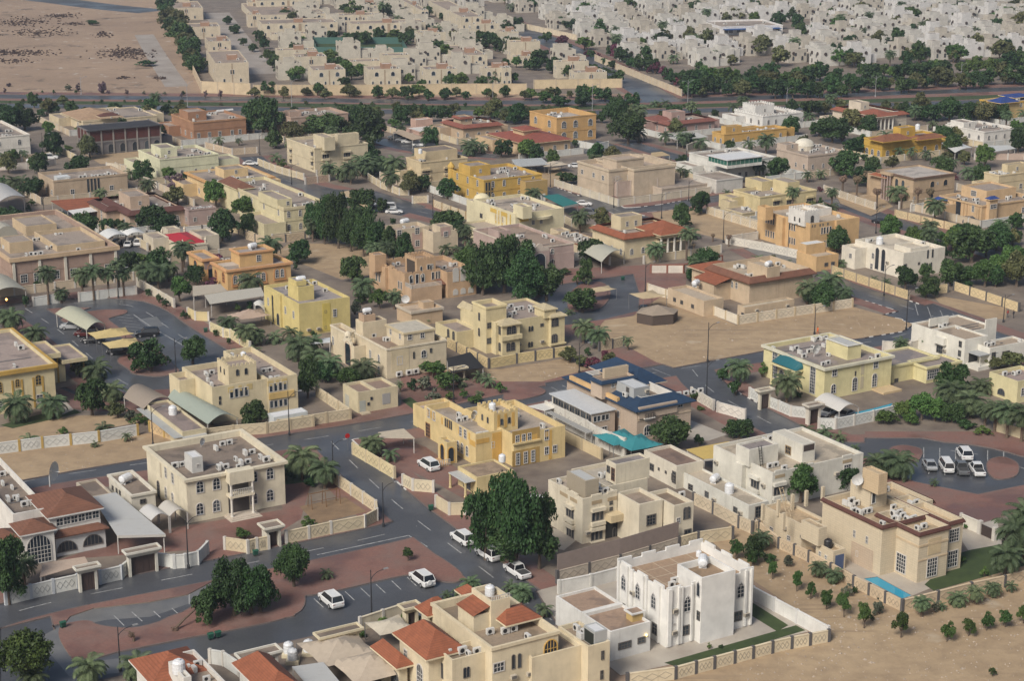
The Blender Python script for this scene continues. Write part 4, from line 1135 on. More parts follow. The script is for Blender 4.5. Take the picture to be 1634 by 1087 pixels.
def gatehouse(label, xc, yt, xL, xR, h, z0, t=None, c=CREAM, slope=.5):
    """flat concrete gate canopy with splayed sides over a gateway"""
    C = g(xc, yt, h, t); a = Vector((math.cos(GRID), math.sin(GRID))); b = Vector((-a.y, a.x)); x0, y0, sc = TILES[t or _T[0]]
    W = len_along(C, a, x0+xR/sc); D = max(1.6, min(3.0, len_along(C, b, x0+xL/sc))); o = thing('gate_canopy', label, 'gate canopy', (C.x, C.y, 0), GRID); s = slope
    mb = MB(); loft(mb, [[(s,s,h-.75),(W-s,s,h-.75),(W-s,D-s,h-.75),(s,D-s,h-.75)], [(0,0,h-.1),(W,0,h-.1),(W,D,h-.1),(0,D,h-.1)]])
    mb.ring([(0,0),(W,0),(W,D),(0,D)], [(.2,.2),(W-.2,.2),(W-.2,D-.2),(.2,D-.2)], h-.1, h+.2); mb.build('canopy', m_wall(c), o)
    MB().add([(.2,.2,h-.06),(W-.2,.2,h-.06),(W-.2,D-.2,h-.06),(.2,D-.2,h-.06)], [(0,1,2,3)]).build('roof', M_ROOF, o)
    for x in (s, W-s-.35):
        pb = MB(); pb.box(x, s, 0, x+.35, D-s, h-.75); pb.build('pier', m_wall(dk(c, .95)), o)
    db = MB(); db.box(s+.37, D/2-.06, .1, W-s-.37, D/2+.06, h-.9)
    for i in range(5): db.box(s+.37+(W-2*s-.74)*i/4-.03, D/2-.10, .1, s+.37+(W-2*s-.74)*i/4+.03, D/2-.06, h-.9)
    db.build('gate', m_plain((.06,.04,.035), .5, name='gate paint'), o); return o
# ------------------------------------------------------------------ people
def person(x, y, label, top, legs, t=None, rot=0):
    P = g(x, y, .1, t); mb = MB(); S = [(0,0,.95),(0,0,1.15),(0,.01,1.38),(0,.01,1.50),(0,.02,1.56),(0,.03,1.66),(0,.03,1.76)]
    key = ('person',)
    if key not in _ME:
        v = [(0,0,.95),(0,0,1.2),(0,0,1.42),(0,.01,1.53),(0,.03,1.62),(0,.02,1.73),
             (.1,0,.9),(.11,.12,.5),(.11,.02,.08),(.11,.16,.04), (-.1,0,.9),(-.11,-.05,.5),(-.11,-.25,.1),(-.11,-.12,.04),
             (.2,0,1.42),(.25,-.08,1.14),(.25,.06,.9),(.25,.09,.82), (-.2,0,1.42),(-.25,.06,1.14),(-.25,.2,.93),(-.25,.24,.86)]
        e = [(0,1),(1,2),(2,3),(3,4),(4,5),(0,6),(6,7),(7,8),(8,9),(0,10),(10,11),(11,12),(12,13),(2,14),(14,15),(15,16),(16,17),(2,18),(18,19),(19,20),(20,21)]
        rad = [.15,.14,.16,.06,.10,.085,.09,.065,.045,.04,.09,.065,.045,.04,.065,.05,.04,.035,.065,.05,.04,.035]
        me = bpy.data.meshes.new('p'); me.from_pydata(v, e, []); ob = bpy.data.objects.new('p', me); COL.objects.link(ob)
        md = ob.modifiers.new('s', 'SKIN'); ob.modifiers.new('u', 'SUBSURF').levels = 1
        for i, r_ in enumerate(rad): me.skin_vertices[0].data[i].radius = (r_, r_*.85)
        me.skin_vertices[0].data[0].use_root = True
        dg = bpy.context.evaluated_depsgraph_get(); nm = bpy.data.meshes.new_from_object(ob.evaluated_get(dg)); bpy.data.objects.remove(ob)
        _ME[key] = nm
    nm = _ME[key].copy(); nm.name = 'person'; nm.materials.clear()
    for c in ((.22,.13,.09), top, legs): nm.materials.append(m_plain(c, .8, name='clothing'))
    for p in nm.polygons:
        z = p.center.z; p.material_index = 1 if .92 < z < 1.5 and abs(p.center.x) < .28 and not (z < .98 and abs(p.center.x) > .2) else 2 if z <= .92 and abs(p.center.x) < .2 else 0
    smooth(nm); o = link('person', nm, None, P, GRID+R(rot)); tag(o, label, 'person')
    hb = MB(); hb.lathe(0, .02, [(.1,1.66),(.105,1.72),(.09,1.78),(.04,1.81)], 10); hb.build('hair', m_plain((.015,.012,.01), .8, name='hair'), o); return o
# ------------------------------------------------------------------ near houses
OCHREM = m_wall((.50,.33,.13)); WHITEM = m_wall(WHITE); PALEWHITE = (.60,.57,.50); STONE = m_stone((.42,.34,.27)); BLUEM = m_tile(BLUET); TERM = m_tile(TERRA); TERBM = m_tile(TERRAB); MARM = m_tile((.10,.04,.03)); CREAMM = m_wall(CREAM)
SHEETW = m_ribbed((.52,.52,.50), .45); SHEETB = m_ribbed((.48,.42,.33), .6); SHEETG = m_ribbed((.26,.31,.28), .55, 6); DKFR = m_plain((.12,.11,.10), .5, name='dark frame'); GOLDM = m_wall((.40,.27,.10))
# cream villa with arched windows
use('A0')
H = House('cream arched-window villa', 'pale cream villa with arched windows and pillared balcony portico, across from the triangular parking island', 845, 183, 655, 1274, (.58,.53,.42), yb=385, par=1.0, corn=(.45,.4,None))
v = H.main; Z = (1.1, 4.6)
v.wins('R', [(897,233),(971,218),(1138,188),(1211,173),(897,330),(971,314),(1138,282),(1211,270)], 1.3, 2.0, 'arch', fixz=Z)
v.wins('L', [(745,165),(776,187),(746,260),(776,276)], .95, 2.0, 'arch', fixz=Z); v.wins('L', [(713,250)], 1.1, 2.9, 'arch', DKFR, fixz=(.1,))
v.slab('L', v._uv('L',722,160)[0]-.3, v._uv('L',722,160)[0]+.3, 4.0, 7.0, .05, m_wall((.42,.37,.29)), 'niche_panel')
a = v._uv('R',1012,200)[0]; b = v._uv('R',1122,200)[0]
v.slab('R', a, b, H.h-1.6, H.h+.35, 1.7, H.wm, 'portico_parapet'); v.slab('R', a, b, 3.35, 3.75, 1.7, H.wm, 'balcony_floor')
v.slab('R', a+.3, b-.3, .02, 3.2, .03, m_plain((.06,.05,.045), .8, name='painted recess shade'), 'entrance_shade_panel'); v.slab('R', a+.3, b-.3, 3.8, H.h-1.7, .03, m_plain((.10,.09,.08), .8, name='door glazing'), 'balcony_door')  # dark plate painted as the shade inside the entrance
for x in (a+.25, b-.25): H.columns([(x, -1.45)], .3, 3.35, .2); H.columns([(x, -1.45)], 3.75, H.h-1.6, .2)
H.railing(a+.4, -1.6, b-.4, -1.6, 3.75)
for k in range(3): v.slab('R', a-.6+.3*k, b+.6-.3*k, .02+.13*k, .15+.13*k, 3.0-.4*k, m_wall((.45,.40,.34)), 'entrance_step')
q = H.pv(860, 88, H.h+1.5, 826, 908, mat=m_plain((.50,.49,.46), .6), par=.06, roof=m_plain((.6,.6,.6), .5), name='roof_room'); q.win('R', q.x0+.9, q.z0+.9, .5, .5)
H.clutter(11, tank=None); H.putp('dish', 905, 40, v.roofz, .5)
# white villa with brick-red tiled roofs at the left edge
use('E8')
H = House('white brown-roofed villa', 'sprawling white villa with brown-red tiled roofs and a big arched glass portal', 428, 605, 232, 792, (.56,.56,.54), yb=760, par=.2)
v = H.main; v.wins('R', [(495,672),(700,622)], 3.0, 1.7, 'arch', DKFR)
U = H.pv(372, 452, 6.1, 224, 752, z0=0, par=.1, mat=WHITEM); H.hip(U.x0, U.y0, U.x1, U.y1, 6.15, 1.7, .5, TERBM)
for X, Y in ((450,490),(505,478),(560,467),(615,455),(668,443),(722,432)): U.wins('R', [(X,Y)], 1.15, 1.3, 'rect')
H.skirt(v, H.h+1.1, 1.0, .5, TERBM, inn=1.4, faces='RE')
W_ = H.pv(97, 432, 6.4, -260, 366, z0=0, mat=WHITEM, par=1.0); H.clutter(7, W_)
p0 = H.lp(170, 822, 0); p1 = H.lp(424, 786, 0); P_ = H.vol(p0.x, min(p0.y, p1.y), p1.x, .5, 0, 5.0, par=.1, mat=WHITEM); H.hip(P_.x0, P_.y0, P_.x1, P_.y1+3, 5.05, 1.2, .4, TERBM)
P_.win('R', (P_.x0+P_.x1)/2, .2, 3.6, 4.4, 'arch'); L_ = H.vol(P_.x0-9, P_.y0+1.0, P_.x0, 1.5, 0, 4.2, mat=WHITEM, par=.1); H.hip(L_.x0, L_.y0, L_.x1, L_.y1+2, 4.25, 1.2, .4, TERBM); L_.win('R', L_.x1-1.6, 1.6, 1.3, 1.9, 'arch')
B_ = H.pv(690, 300, 3.2, 575, 845, z0=0, par=.3, mat=m_wall((.45,.40,.33))); H.putp('dish', 395, 225, 3.2, .8, 2.6)
carport('white corrugated carport roof between white villa and its flat annex', [(884,592),(1250,582),(872,264),(692,300)], 3.1, 3.5, SHEETW, valance=.3)
carport('left one of two white barrel-vaulted carports beside cream villa', [(1140,478),(1277,446),(1188,378),(1048,405)], 2.8, 2.8, m_ribbed((.55,.54,.52), .45, 5, 1), arch=.8)
carport('rust-streaked right one of two barrel-vaulted carports beside cream villa', [(1280,446),(1418,416),(1320,345),(1192,377)], 2.8, 2.8, m_ribbed((.50,.47,.42), .5, 5, 1), arch=.8)
carport('flat beige fabric awning behind the front gate of white villa', [(298,905),(668,800),(640,750),(322,800)], 2.7, 2.9, m_plain((.40,.31,.24), .9, name='beige cloth'), name='awning', cat='awning')
H = House('flat-roofed white annex', 'small white flat-roofed annex with horizontal tank on its roof, beside the corrugated carport', 990, 287, 818, 1170, (.56,.53,.46), h=3.7, par=.35, corn=(.2,.35,None)); H.main.wins('R', [(1078,333)], 1.0, .8, 'rect', DKFR); H.main.wins('L', [(852,232),(882,252),(906,268)], .8, .8, 'rect', DKFR); H.putp('tank_h', 950, 195, H.main.roofz, .5)
gatehouse('long white flat gate canopy over the driveway gate of white villa', 950, 742, 915, 1222, 3.6, 0, c=(.56,.54,.48)); gatehouse('short white gate canopy over double doors in white street wall', 572, 862, 552, 765, 3.5, 0, c=(.56,.54,.48))
# yellow castle villa
use('E1')
H = House('yellow battlemented villa', 'large yellow castle-like villa with battlemented roof tower and ochre panels, on the street corner', 757, 402, 310, 1000, (.56,.45,.26), yb=680, main=False, par=1.0, roof=m_roof((.33,.28,.23)))
B_ = H.pv(1086, 408, H.h+.1, 660, 1532, z0=0); A_ = H.vol(0, 0, B_.x0, H.D, 0, H.h); H.main = A_
A_.wins('L', [(350,335),(397,362),(627,455),(667,480)], .95, 1.7, 'rect', fixz=(4.6,)); A_.wins('L', [(496,393),(513,402),(530,411),(547,420)], .42, 1.5, 'rect', DKFR, False, fixz=(4.7,)); A_.wins('L', [(605,612),(640,632),(683,652)], .9, 1.9, 'arch', fixz=(.9,)); A_.wins('L', [(345,500)], 1.6, 2.6, 'rect', m_plain((.25,.13,.06), .6, name='timber frame'), fixz=(.2,))
for X, Y in ((905,475),(905,503)): A_.wins('R', [(X,Y)], .6, .6)
B_.wins('R', [(1370,475)], .9, 1.9, fixz=(4.5,)); B_.wins('R', [(1370,630),(1440,615)], .9, 1.4, fixz=(1.2,))
u = B_._uv('R',1192,520)[0]; B_.slab('R', u-2.6, u+2.6, 4.1, 7.0-.7, .04, m_wall((.36,.25,.11)), 'balcony_recess'); B_.slab('R', u-2.6, u+2.6, 4.0, 4.3, .35, H.wm, 'balcony_sill')
for d in (-1.7, -.5, .6): B_.win('R', u+d, 4.35, .75, 1.7, proud=.05)
B_.slab('R', u-2.6, u+2.6, .2, 2.9, .04, m_wall((.36,.25,.11)), 'entry_recess')
for d in (-1.6, -.1, 1.3): B_.win('R', u+d, .4, .8, 2.1, proud=.05)
for V_, face, L in ((B_,'R',(1128,1195,1262,1385)),): 
    for X in L: u = V_._uv(face, X, 415)[0]; V_.slab(face, u-.6, u+.6, H.h-1.25, H.h-.35, .05, OCHREM, 'ochre_panel')
for Y in (345,370,395,465,520,610,700):
    u = A_._uv('L', Y, 300)[0]; A_.slab('L', u-.22, u+.22, H.h-1.5, H.h-.3, .05, OCHREM, 'ochre_panel')
A_.slab('R', .1, 2.5, H.h-1.7, H.h-.9, .05, OCHREM, 'ochre_panel'); A_.slab('L', .1, 2.0, H.h-2.2, H.h-1.3, .05, OCHREM, 'ochre_panel')
A_.slab('R', A_.x1-1.9, A_.x1-.2, .3, H.h-.3, .06, OCHREM, 'ochre_strip'); B_.slab('R', B_.x1-3.2, B_.x1-2.6, .3, H.h-.2, .05, OCHREM, 'ochre_strip')
P_ = H.pv(506, 474, 3.9, 428, 592, z0=0, par=.5)
P_.win('L', (P_.y0+P_.y1)/2, .4, 1.5, 2.9, 'arch', OCHREM, False); P_.win('R', (P_.x0+P_.x1)/2-.3, .4, 1.3, 2.7, 'arch', OCHREM, False)
for k in range(3): P_.slab('L', P_.y0-.3*(3-k)*.6, P_.y1, .02+.12*k, .14+.12*k, 1.6-.4*k, m_wall((.40,.28,.18)), 'entrance_step')
H.railing(P_.x0-1.5, P_.y0-.6, P_.x0+.2, P_.y0-.6, .3, 1.0)
T_ = H.pv(915, 222, H.h+2.5, 770, 1120, par=.7); T_.cren(H.wm, 1.0, .5, .4); T_.wins('L', [(815,250),(862,275)], .55, 1.1, 'arch', DKFR, False); T_.wins('R', [(980,290),(1045,275)], .55, 1.1, 'arch', DKFR, False)
for X in (955,1015,1080): u = T_._uv('R', X, 280)[0]; T_.slab('R', u-.25, u+.25, T_.z0+.8, T_.z1-.3, .05, OCHREM, 'ochre_panel')
H.putp('tank_v', 900, 190, T_.roofz, 0, .8); S_ = H.vol(1.2, H.D, 7.5, H.D+6.5, 0, 3.9, par=.6, roof=m_roof((.42,.34,.29)))
H.clutter(3, A_); H.clutter(3, B_); H.putp('dish', 730, 290, A_.roofz, .4, 1.2)
H = House('low lodge with white awning', 'single-storey cream lodge with white slatted awning and tank, in front of yellow battlemented villa', 765, 775, 600, 1085, (.54,.45,.27), h=3.2, par=.25, roof=m_roof((.30,.22,.15)), cat='outbuilding', name='lodge'); H.main.slab('L', .3, H.D-.3, 2.5, 2.6, 1.9, SHEETW, 'awning'); H.columns([(-1.7, .6), (-1.7, H.D-.6)], 0, 2.5, .2, H.wm); H.putp('tank_v', 985, 635, H.main.roofz, 0, .75); H.main.win('L', H.D*.5, .4, 2.2, 2.0, 'rect', DKFR)
# blue roofed stone villa
use('E2')
H = House('blue-roofed stone villa', 'stone-clad villa with dark blue tiled roofs, glazed side room and grey roof cabin', 955, 515, 352, 1428, (.43,.35,.27), yb=790, par=.3, wallm=STONE)
v = H.main; h = H.h; H.skirt(v, h+1.2, 1.25, .7, BLUEM, inn=2.3)
MB().ring([(2.3,2.3),(H.W-2.3,2.3),(H.W-2.3,H.D-2.3),(2.3,H.D-2.3)], [(2.5,2.5),(H.W-2.5,2.5),(H.W-2.5,H.D-2.5),(2.5,H.D-2.5)], h-.3, h+1.2).build('parapet', WHITEM, H.o)
H.hip(H.W*.52, H.D*.42, H.W+.6, H.D+.4, h+.9, 2.2, .6, BLUEM)
G_ = H.pv(932, 330, h+2.6, 780, 1068, mat=m_ribbed((.36,.37,.37), .5, 7, 0), par=.05, roof=m_plain((.5,.51,.51), .5), name='roof_cabin'); G_.wins('L', [(880,338)], .9, .9, 'rect', DKFR); H.put('wac', G_.x0+(G_.x1-G_.x0)*.8, G_.y0, G_.z1-1.0)
T_ = H.pv(655, 268, h+2.9, 560, 942, par=.4); H.skirt(T_, T_.z1+.1, .5, .35, BLUEM); T_.wins('R', [(750,292)], .8, 1.2); H.vol(T_.x0+2, T_.y0+2.2, T_.x0+7, T_.y1-.6, T_.roofz, T_.z1+1.3, mat=m_stone((.46,.38,.28)), par=.3)
zs = height_at(g(570, 770, 0), 570, 548)
S_ = H.pv(570, 548, zs, 222, 768, z0=0, par=.05, roof=m_plain((.52,.54,.54), .4), name='side_room')
S_.slab('L', -.0+S_.y0-.3, S_.y1+.3, zs, zs+.15, .45, m_plain((.50,.51,.51), .45), 'sheet_roof', sunk=S_.x1-S_.x0+.2)
S_.slab('L', S_.y0+.05, S_.y1-.05, zs-2.6, zs-.2, .04, m_wall((.52,.49,.44)), 'panel_band'); S_.slab('L', S_.y0, S_.y1, zs-3.1, zs-2.6, .12, m_wall((.48,.35,.22)), 'sill_course')
for X, Y in ((247,406),(268,416),(292,428),(314,440),(340,452),(362,463),(389,477),(411,489),(437,502),(458,512),(485,526),(507,537),(535,549),(556,560)): S_.win('L', S_._uv('L', X, Y)[0], zs-1.5, .75, 1.15, 'rect', DKFR, False, proud=.05)
S_.wins('R', [(596,567),(626,562),(667,553),(700,547)], .85, 1.15, 'rect', m_plain((.5,.48,.45), .5), False, fixz=(zs-1.6,)); S_.wins('R', [(622,735),(675,722)], 1.2, 1.1, fixz=(.9,))
v.slab('L', S_.y0+.5, H.D*.93, h-.1, h+.75, .5, m_wall((.52,.36,.2)), 'ochre_parapet')
v.wins('R', [(1052,622)], 1.3, 2.2, 'arch', fixz=(4.2,)); v.wins('R', [(1222,590)], 1.3, 2.2, 'arch', fixz=(4.2,)); v.wins('R', [(1048,768)], 1.6, 2.0, 'arch', fixz=(.7,)); v.wins('R', [(1332,522)], 1.2, 1.0, fixz=(5.2,)); v.wins('R', [(1300,680)], 1.2, 1.8, 'arch', fixz=(.9,))
u = v._uv('R',1052,622)[0]; v.slab('R', u-1.1, u+1.1, 3.95, 4.1, .7, WHITEM, 'balcony_floor'); H.railing(u-1, -.65, u+1, -.65, 4.1, .8, M_DARK)
v.slab('R', .2, H.W*.72, h-1.6, h+.45, .35, STONE, 'raised_parapet'); v.slab('R', 0, H.W, 3.6, 3.85, .1, m_wall((.46,.38,.29)), 'string_course')
v.wins('L', [(798,548),(808,690),(745,700)], .7, 1.3)
for i in range(9): H.put('ac', 3.2+i*1.55, 3.2+.1*(i%2), v.roofz, RND.uniform(-.1,.1))
for i in range(5): H.put('ac', 3.2, 5.5+i*2.2, v.roofz, -math.pi/2)
for X, Y in ((415,295),(460,320),(700,425)): H.put('ac', .9, H.lp(X,Y,h+.9).y, h+.8, -math.pi/2)
carport('white flat sheet roof running from blue-roofed villa towards the street', [(160,520),(330,470),(215,440),(10,480)], 3.0, 3.0, m_plain((.60,.58,.53), .6, name='white sheet'))
tent('turquoise tent nearest the glazed side room of blue-roofed villa', 800, 880, 6.5, 6.5, 2.7, 1.1, c=(.03,.20,.22)); tent('turquoise tent beside the round tree of blue-roofed villa', 950, 925, 6.5, 6.5, 2.7, 1.1, c=(.03,.19,.21))
carport('long grey lean-to roof along the white lattice wall of blue-roofed villa', [(520,715),(575,700),(215,520),(165,530)], 3.0, 3.1, m_ribbed((.38,.37,.34), .6), name='lean_to')
# white house with scalloped windows
use('E3')
H = House('white scalloped-window villa', 'stained white villa with scalloped triple-arch windows under hoods, beside the big dark tree', 440, 578, 172, 716, (.57,.52,.42), yb=940, par=.6, roof=m_roof((.36,.30,.24)))
v = H.main; h = H.h
B_ = H.pv(890, 622, h-.25, 713, 1075, z0=0, roof=m_roof((.28,.22,.17), .9)); C_ = H.pv(1165, 632, h-.5, 962, 1318, z0=0, roof=m_roof((.24,.18,.13)))
E_ = H.vol(H.W, H.D*.35, C_.x1-.3, H.D+3, 0, h-.4, roof=m_roof((.38,.34,.28)))
for V_, f, X, Y in ((v,'L',345,680),(v,'L',348,835),(v,'R',560,705),(v,'R',553,857),(v,'R',790,850)): trefoil_band(V_, f, X, Y)
v.wins('R', [(667,607),(667,655)], .6, .6, 'rect', DKFR); B_.wins('R', [(983,741)], 1.7, 1.7, 'rect', DKFR); C_.wins('R', [(1252,705),(1275,700)], .8, 1.9, 'arch', DKFR, fixz=(4.2,)); C_.wins('R', [(1197,745)], .7, .9); C_.wins('R', [(1270,845)], 1.3, 2.4, 'rect', DKFR, fixz=(.2,))
u = v._uv('R',690,780)[0]; v.slab('R', u-1.6, u+1.6, 3.1, 4.2, 1.6, m_wall((.50,.42,.29)), 'porch_canopy'); v.slab('R', u-1.5, u+1.5, .1, 3.0, .04, m_plain((.02,.02,.02), .9, name='painted porch shade'), 'porch_shade_panel')  # near-black plate stands in for the shade within the porch
T_ = H.pv(465, 437, h+2.3, 318, 572, par=.06, mat=m_ribbed((.42,.36,.27), .7, 8, 0), roof=SHEETW, name='roof_cabin'); T2 = H.pv(706, 308, h+2.6, 628, 972, par=.25, roof=m_roof((.24,.21,.20))); T2.wins('L', [(648,340)], .9, 1.1, 'rect', DKFR); T2.wins('L', [(684,382)], .9, 2.0, 'rect', m_plain((.12,.06,.035), .6, name='brown frame'))
for V_, f, L in ((v,'R',(515,595,640,715)),(v,'L',(265,325,345,400))):
    for i in range(0, len(L), 2):
        a = V_._uv(f, L[i], 560)[0]; b = V_._uv(f, L[i+1], 550)[0]; V_.slab(f, min(a,b), max(a,b), h-1.2, h-.65, .05, m_wall((.36,.29,.2)), 'lattice_vent'); V_.slab(f, min(a,b), max(a,b), h-.05, h+.28, .03, H.wm, 'parapet_step', sunk=.25)
H.clutter(6, v); H.clutter(2, E_); H.wacs(v, 'R', [(478,842)]); H.putp('ac', 1225, 560, C_.roofz, 0)
H = House('white outbuilding with brown roof', 'low white outbuilding with brown flat roof, between scalloped villa and turquoise tents', 1185, 318, 928, 1397, (.56,.52,.44), h=4.0, par=.5, cat='outbuilding', name='outbuilding', roof=m_roof((.19,.13,.10))); H.main.wins('L', [(990,325),(1165,410)], 1.2, 1.2, 'rect', DKFR); H.main.wins('L', [(1045,340),(1100,365)], .5, .5, 'rect', DKFR); H.main.wins('L', [(1215,430)], 1.0, 2.0, 'rect', DKFR)
carport('flat mustard yellow carport roof behind white outbuilding', [(1400,262),(1560,250),(1600,120),(1260,185)], 3.4, 3.4, m_plain((.50,.36,.11), .7, name='mustard sheet'), valance=.25)
# white villa to its right
use('E4')
H = House('long white villa', 'long white flat-roofed villa with two roof rooms and a black roof ladder', 710, 518, 210, 1510, (.57,.55,.49), yb=830, par=.6, roof=m_roof((.40,.34,.26)))
v = H.main; h = H.h
T_ = H.pv(520, 318, h+2.2, 405, 772, par=.3, roof=m_roof((.22,.19,.18))); T2 = H.pv(985, 272, h+2.5, 723, 1092, par=.05, roof=m_plain((.5,.47,.4), .8)); T2.slab('R', T2.x0+.2, T2.x1-.2, T2.z1-1.2, T2.z1-.2, .03, m_plain((.06,.045,.04), .8), 'dark_louvre'); T2.wins('L', [(858,318)], 1.4, 1.4, 'rect', m_plain((.25,.18,.1), .7))
trefoil_band(v, 'L', 572, 605); trefoil_band(v, 'R', 775, 662); trefoil_band(v, 'R', 780, 800)
H.wacs(v, 'L', [(650,625),(240,425)]); H.wacs(v, 'R', [(1272,520)]); v.slab('L', v._uv('L',462,520)[0]-.9, v._uv('L',462,520)[0]+.9, 0, h-.6, .9, H.wm, 'stair_bay'); v.wins('R', [(1370,470)], 1.6, 1.2)
mb = MB(); q = H.lp(570, 400, h+.6)
for s in (-.25, .25): mb.tube([(T_.x0+2+s, T_.y0-.7, T_.z0+.02), (T_.x0+2+s, T_.y0-.05, T_.z1+.3)], .05, 4)
for k in range(6): mb.tube([(T_.x0+1.75, T_.y0-.65+k*.1, T_.z0+.3+k*.42), (T_.x0+2.25, T_.y0-.65+k*.1, T_.z0+.3+k*.42)], .04, 4)
mb.build('roof_ladder', M_DARK, H.o); H.clutter(5, v)
for L in ((745,830),(1000,1075),(1325,1405)): a = v._uv('R', L[0], 500)[0]; b = v._uv('R', L[1], 490)[0]; v.slab('R', a, b, h-1.0, h-.5, .05, m_wall((.36,.29,.2)), 'lattice_vent'); v.slab('R', a, b, h-.05, h+.25, .03, H.wm, 'parapet_step', sunk=.25)
H = House('white wing with tank', 'white single-storey building with white water tank on its roof, along the lattice alley wall', 510, 800, -60, 690, (.56,.55,.5), yb=942, par=.3, roof=m_roof((.42,.36,.28)), cat='outbuilding', name='outbuilding'); H.main.wins('L', [(400,838),(152,702)], 1.0, 1.0, 'rect', DKFR); H.main.wins('L', [(12,640)], 1.2, 1.0, 'rect', DKFR); H.wacs(H.main, 'L', [(450,862),(222,748)]); H.putp('tank_v', 345, 690, H.main.roofz, 0, .95); H.main.win('R', H.W*.55, .3, 1.8, 1.9, 'rect', DKFR); H.putp('tank_h', 220, 600, H.main.roofz, .5, .9)
# white palace villa
use('E7')
TILER = m_plain((.28,.19,.13), .75, name='brown roof tiles')
H = House('white keyhole-window villa', 'tall bright white villa with pointed keyhole windows, notched parapet and brown tiled roof terrace', 690, 324, 425, 1168, (.66,.65,.62), yb=634, wallm=m_wall((.66,.65,.62), .12), par=1.2, roof=m_roof((.30,.21,.14)))
v = H.main; h = H.h
B_ = H.pv(885, 250, height_at(g(880,612), 880, 250), 752, 1068, z0=0, par=.9, roof=m_roof((.27,.19,.12)))
v.cren(H.wm, 4.1, 2.2, .5, .25); OG = m_plain((.45,.44,.43), .6, name='pale grey frame')
v.wins('L', [(460,310),(537,360),(622,412)], 1.1, 2.4, 'ogee', OG, True, fixz=(4.4,)); v.wins('L', [(630,537),(470,400)], 1.2, 1.6, 'rect', DKFR, fixz=(1.0,)); v.wins('L', [(543,430)], .7, 1.4, 'rect', DKFR, fixz=(1.0,))
v.wins('R', [(805,422),(1094,350)], 1.3, 2.4, 'ogee', OG, True, fixz=(4.4,)); v.wins('R', [(788,546),(1076,472)], 1.6, 1.4, 'rect', DKFR, fixz=(1.2,)); v.wins('R', [(735,500)], .3, .3); B_.wins('L', [(867,308)], .8, 2.2, 'ogee', OG, False); B_.wins('L', [(873,457)], .7, 1.3, 'rect', DKFR)
H.wacs(v, 'R', [(735,425),(730,543),(1122,445)]); H.wacs(v, 'L', [(515,328)])
for f, pts in (('L',(437,485,512,572,590,660)),('R',(700,715,760,775,830,1050,1120,1150))):
    for X in pts:
        mb = MB(); u = v._uv(f, X, 300)[0]; u = min(max(u, .2), (H.W if f == 'R' else H.D)-.2)
        if f == 'L': mb.box(-.28, u-.14, .3, .02, u+.14, h+.3+.01*(X%3))
        else: mb.box(u-.14, -.28, .3, u+.14, .02, h+.3+.01*(X%3))
        mb.build('wall_fin', H.wm, H.o)
gb = MB()
for i in range(1, 5): x = H.W*i/5; gb.box(x-.05, .3, v.roofz+.004, x+.05, H.D-.3, v.roofz+.02)
for i in range(1, 5): y = H.D*i/5; gb.box(.3, y-.05, v.roofz+.004, H.W-.3, y+.05, v.roofz+.022)
gb.build('roof_joints', m_plain((.46,.38,.28), .8), H.o)
H.putp('tank_h', 890, 185, B_.roofz, .9, 1.0); H.putp('ac', 735, 278, v.roofz, 0); H.putp('ac', 722, 300, v.roofz, 0); H.putp('tank_v', 868, 130, v.roofz, 0, .5)
H = House('white two-bay annex', 'low white annex with two brown flat roof bays, joined to tall white villa', 385, 542, 92, 606, (.63,.62,.59), yb=708, par=.35, roof=m_roof((.30,.21,.15), .9), cat='outbuilding', name='annex'); v = H.main; v.wins('R', [(465,613)], 2.0, 1.0, 'rect', DKFR); v.wins('R', [(556,586)], 1.2, .9, 'rect', DKFR)
v.slab('L', H.D*.47, H.D*.53, v.roofz+.01, H.h+.12, 0, H.wm, 'roof_divider', sunk=H.W-.1); q = H.vol(H.W*.72, H.D*.12, H.W*.72+1.6, H.D*.12+1.4, v.roofz, H.h+.7, mat=m_wall((.48,.36,.18)), par=.1); H.vol(q.x0-.25, q.y0-.25, q.x1+.25, q.y1+.25, H.h+.72, H.h+.9, par=.05)
uu, zz = v._uv('R', 580, 556); lb = MB(); lb.lathe(uu, -.18, [(.05,zz-.16),(.14,zz-.05),(.14,zz+.05),(.05,zz+.16)], 10); m, n, b = _nodes('lit lamp'); b.inputs['Emission Color'].default_value = (1,.62,.12,1); b.inputs['Emission Strength'].default_value = 3.5; lb.build('wall_lamp', m, H.o)
# red roofed villa at the bottom
use('E5')
H = House('orange-roofed cream villa', 'cream villa with orange-red hipped roofs around flat brown terrace, at the bottom edge', 1165, 550, 775, 1597, (.58,.51,.38), h=8.2, par=1.0, roof=m_roof((.27,.21,.15)))
v = H.main; h = H.h; v.band(h-.35, h+.05, .18, H.wm)
T_ = H.pv(1158, 248, h+2.7, 1032, 1282, par=.6); H.putp('tank_v', 1150, 205, T_.roofz, 0, .8); H.railing(T_.x0+.2, T_.y0+.1, T_.x1, T_.y0+.1, T_.z1, .5)
def hipvol(X, Y, z, XL, XR, rise, over=.7, mat=None):
    q = H.lp(X, Y, z); w_ = H.o.location+Matrix.Rotation(H.ang, 3, 'Z') @ q; w_.z = z; a = Vector((math.cos(H.ang), math.sin(H.ang))); b = Vector((-a.y, a.x)); x0, y0, sc = TILES[H.t]
    W = max(2.5, len_along(w_, a, x0+XR/sc)); D = max(2.5, len_along(w_, b, x0+XL/sc)); V_ = H.vol(q.x+over, q.y+over, q.x+W-over, q.y+D-over, 0, z-.05, par=.05); H.hip(V_.x0, V_.y0, V_.x1, V_.y1, z, rise, over, mat or TERM); return V_
K = hipvol(735, 632, 6.8, 512, 1010, 2.3); K.win('L', K.y0+2.2, .4, 1.6, 4.6, 'arch'); K.win('L', K.y1-1.6, 3.8, .9, 1.6)
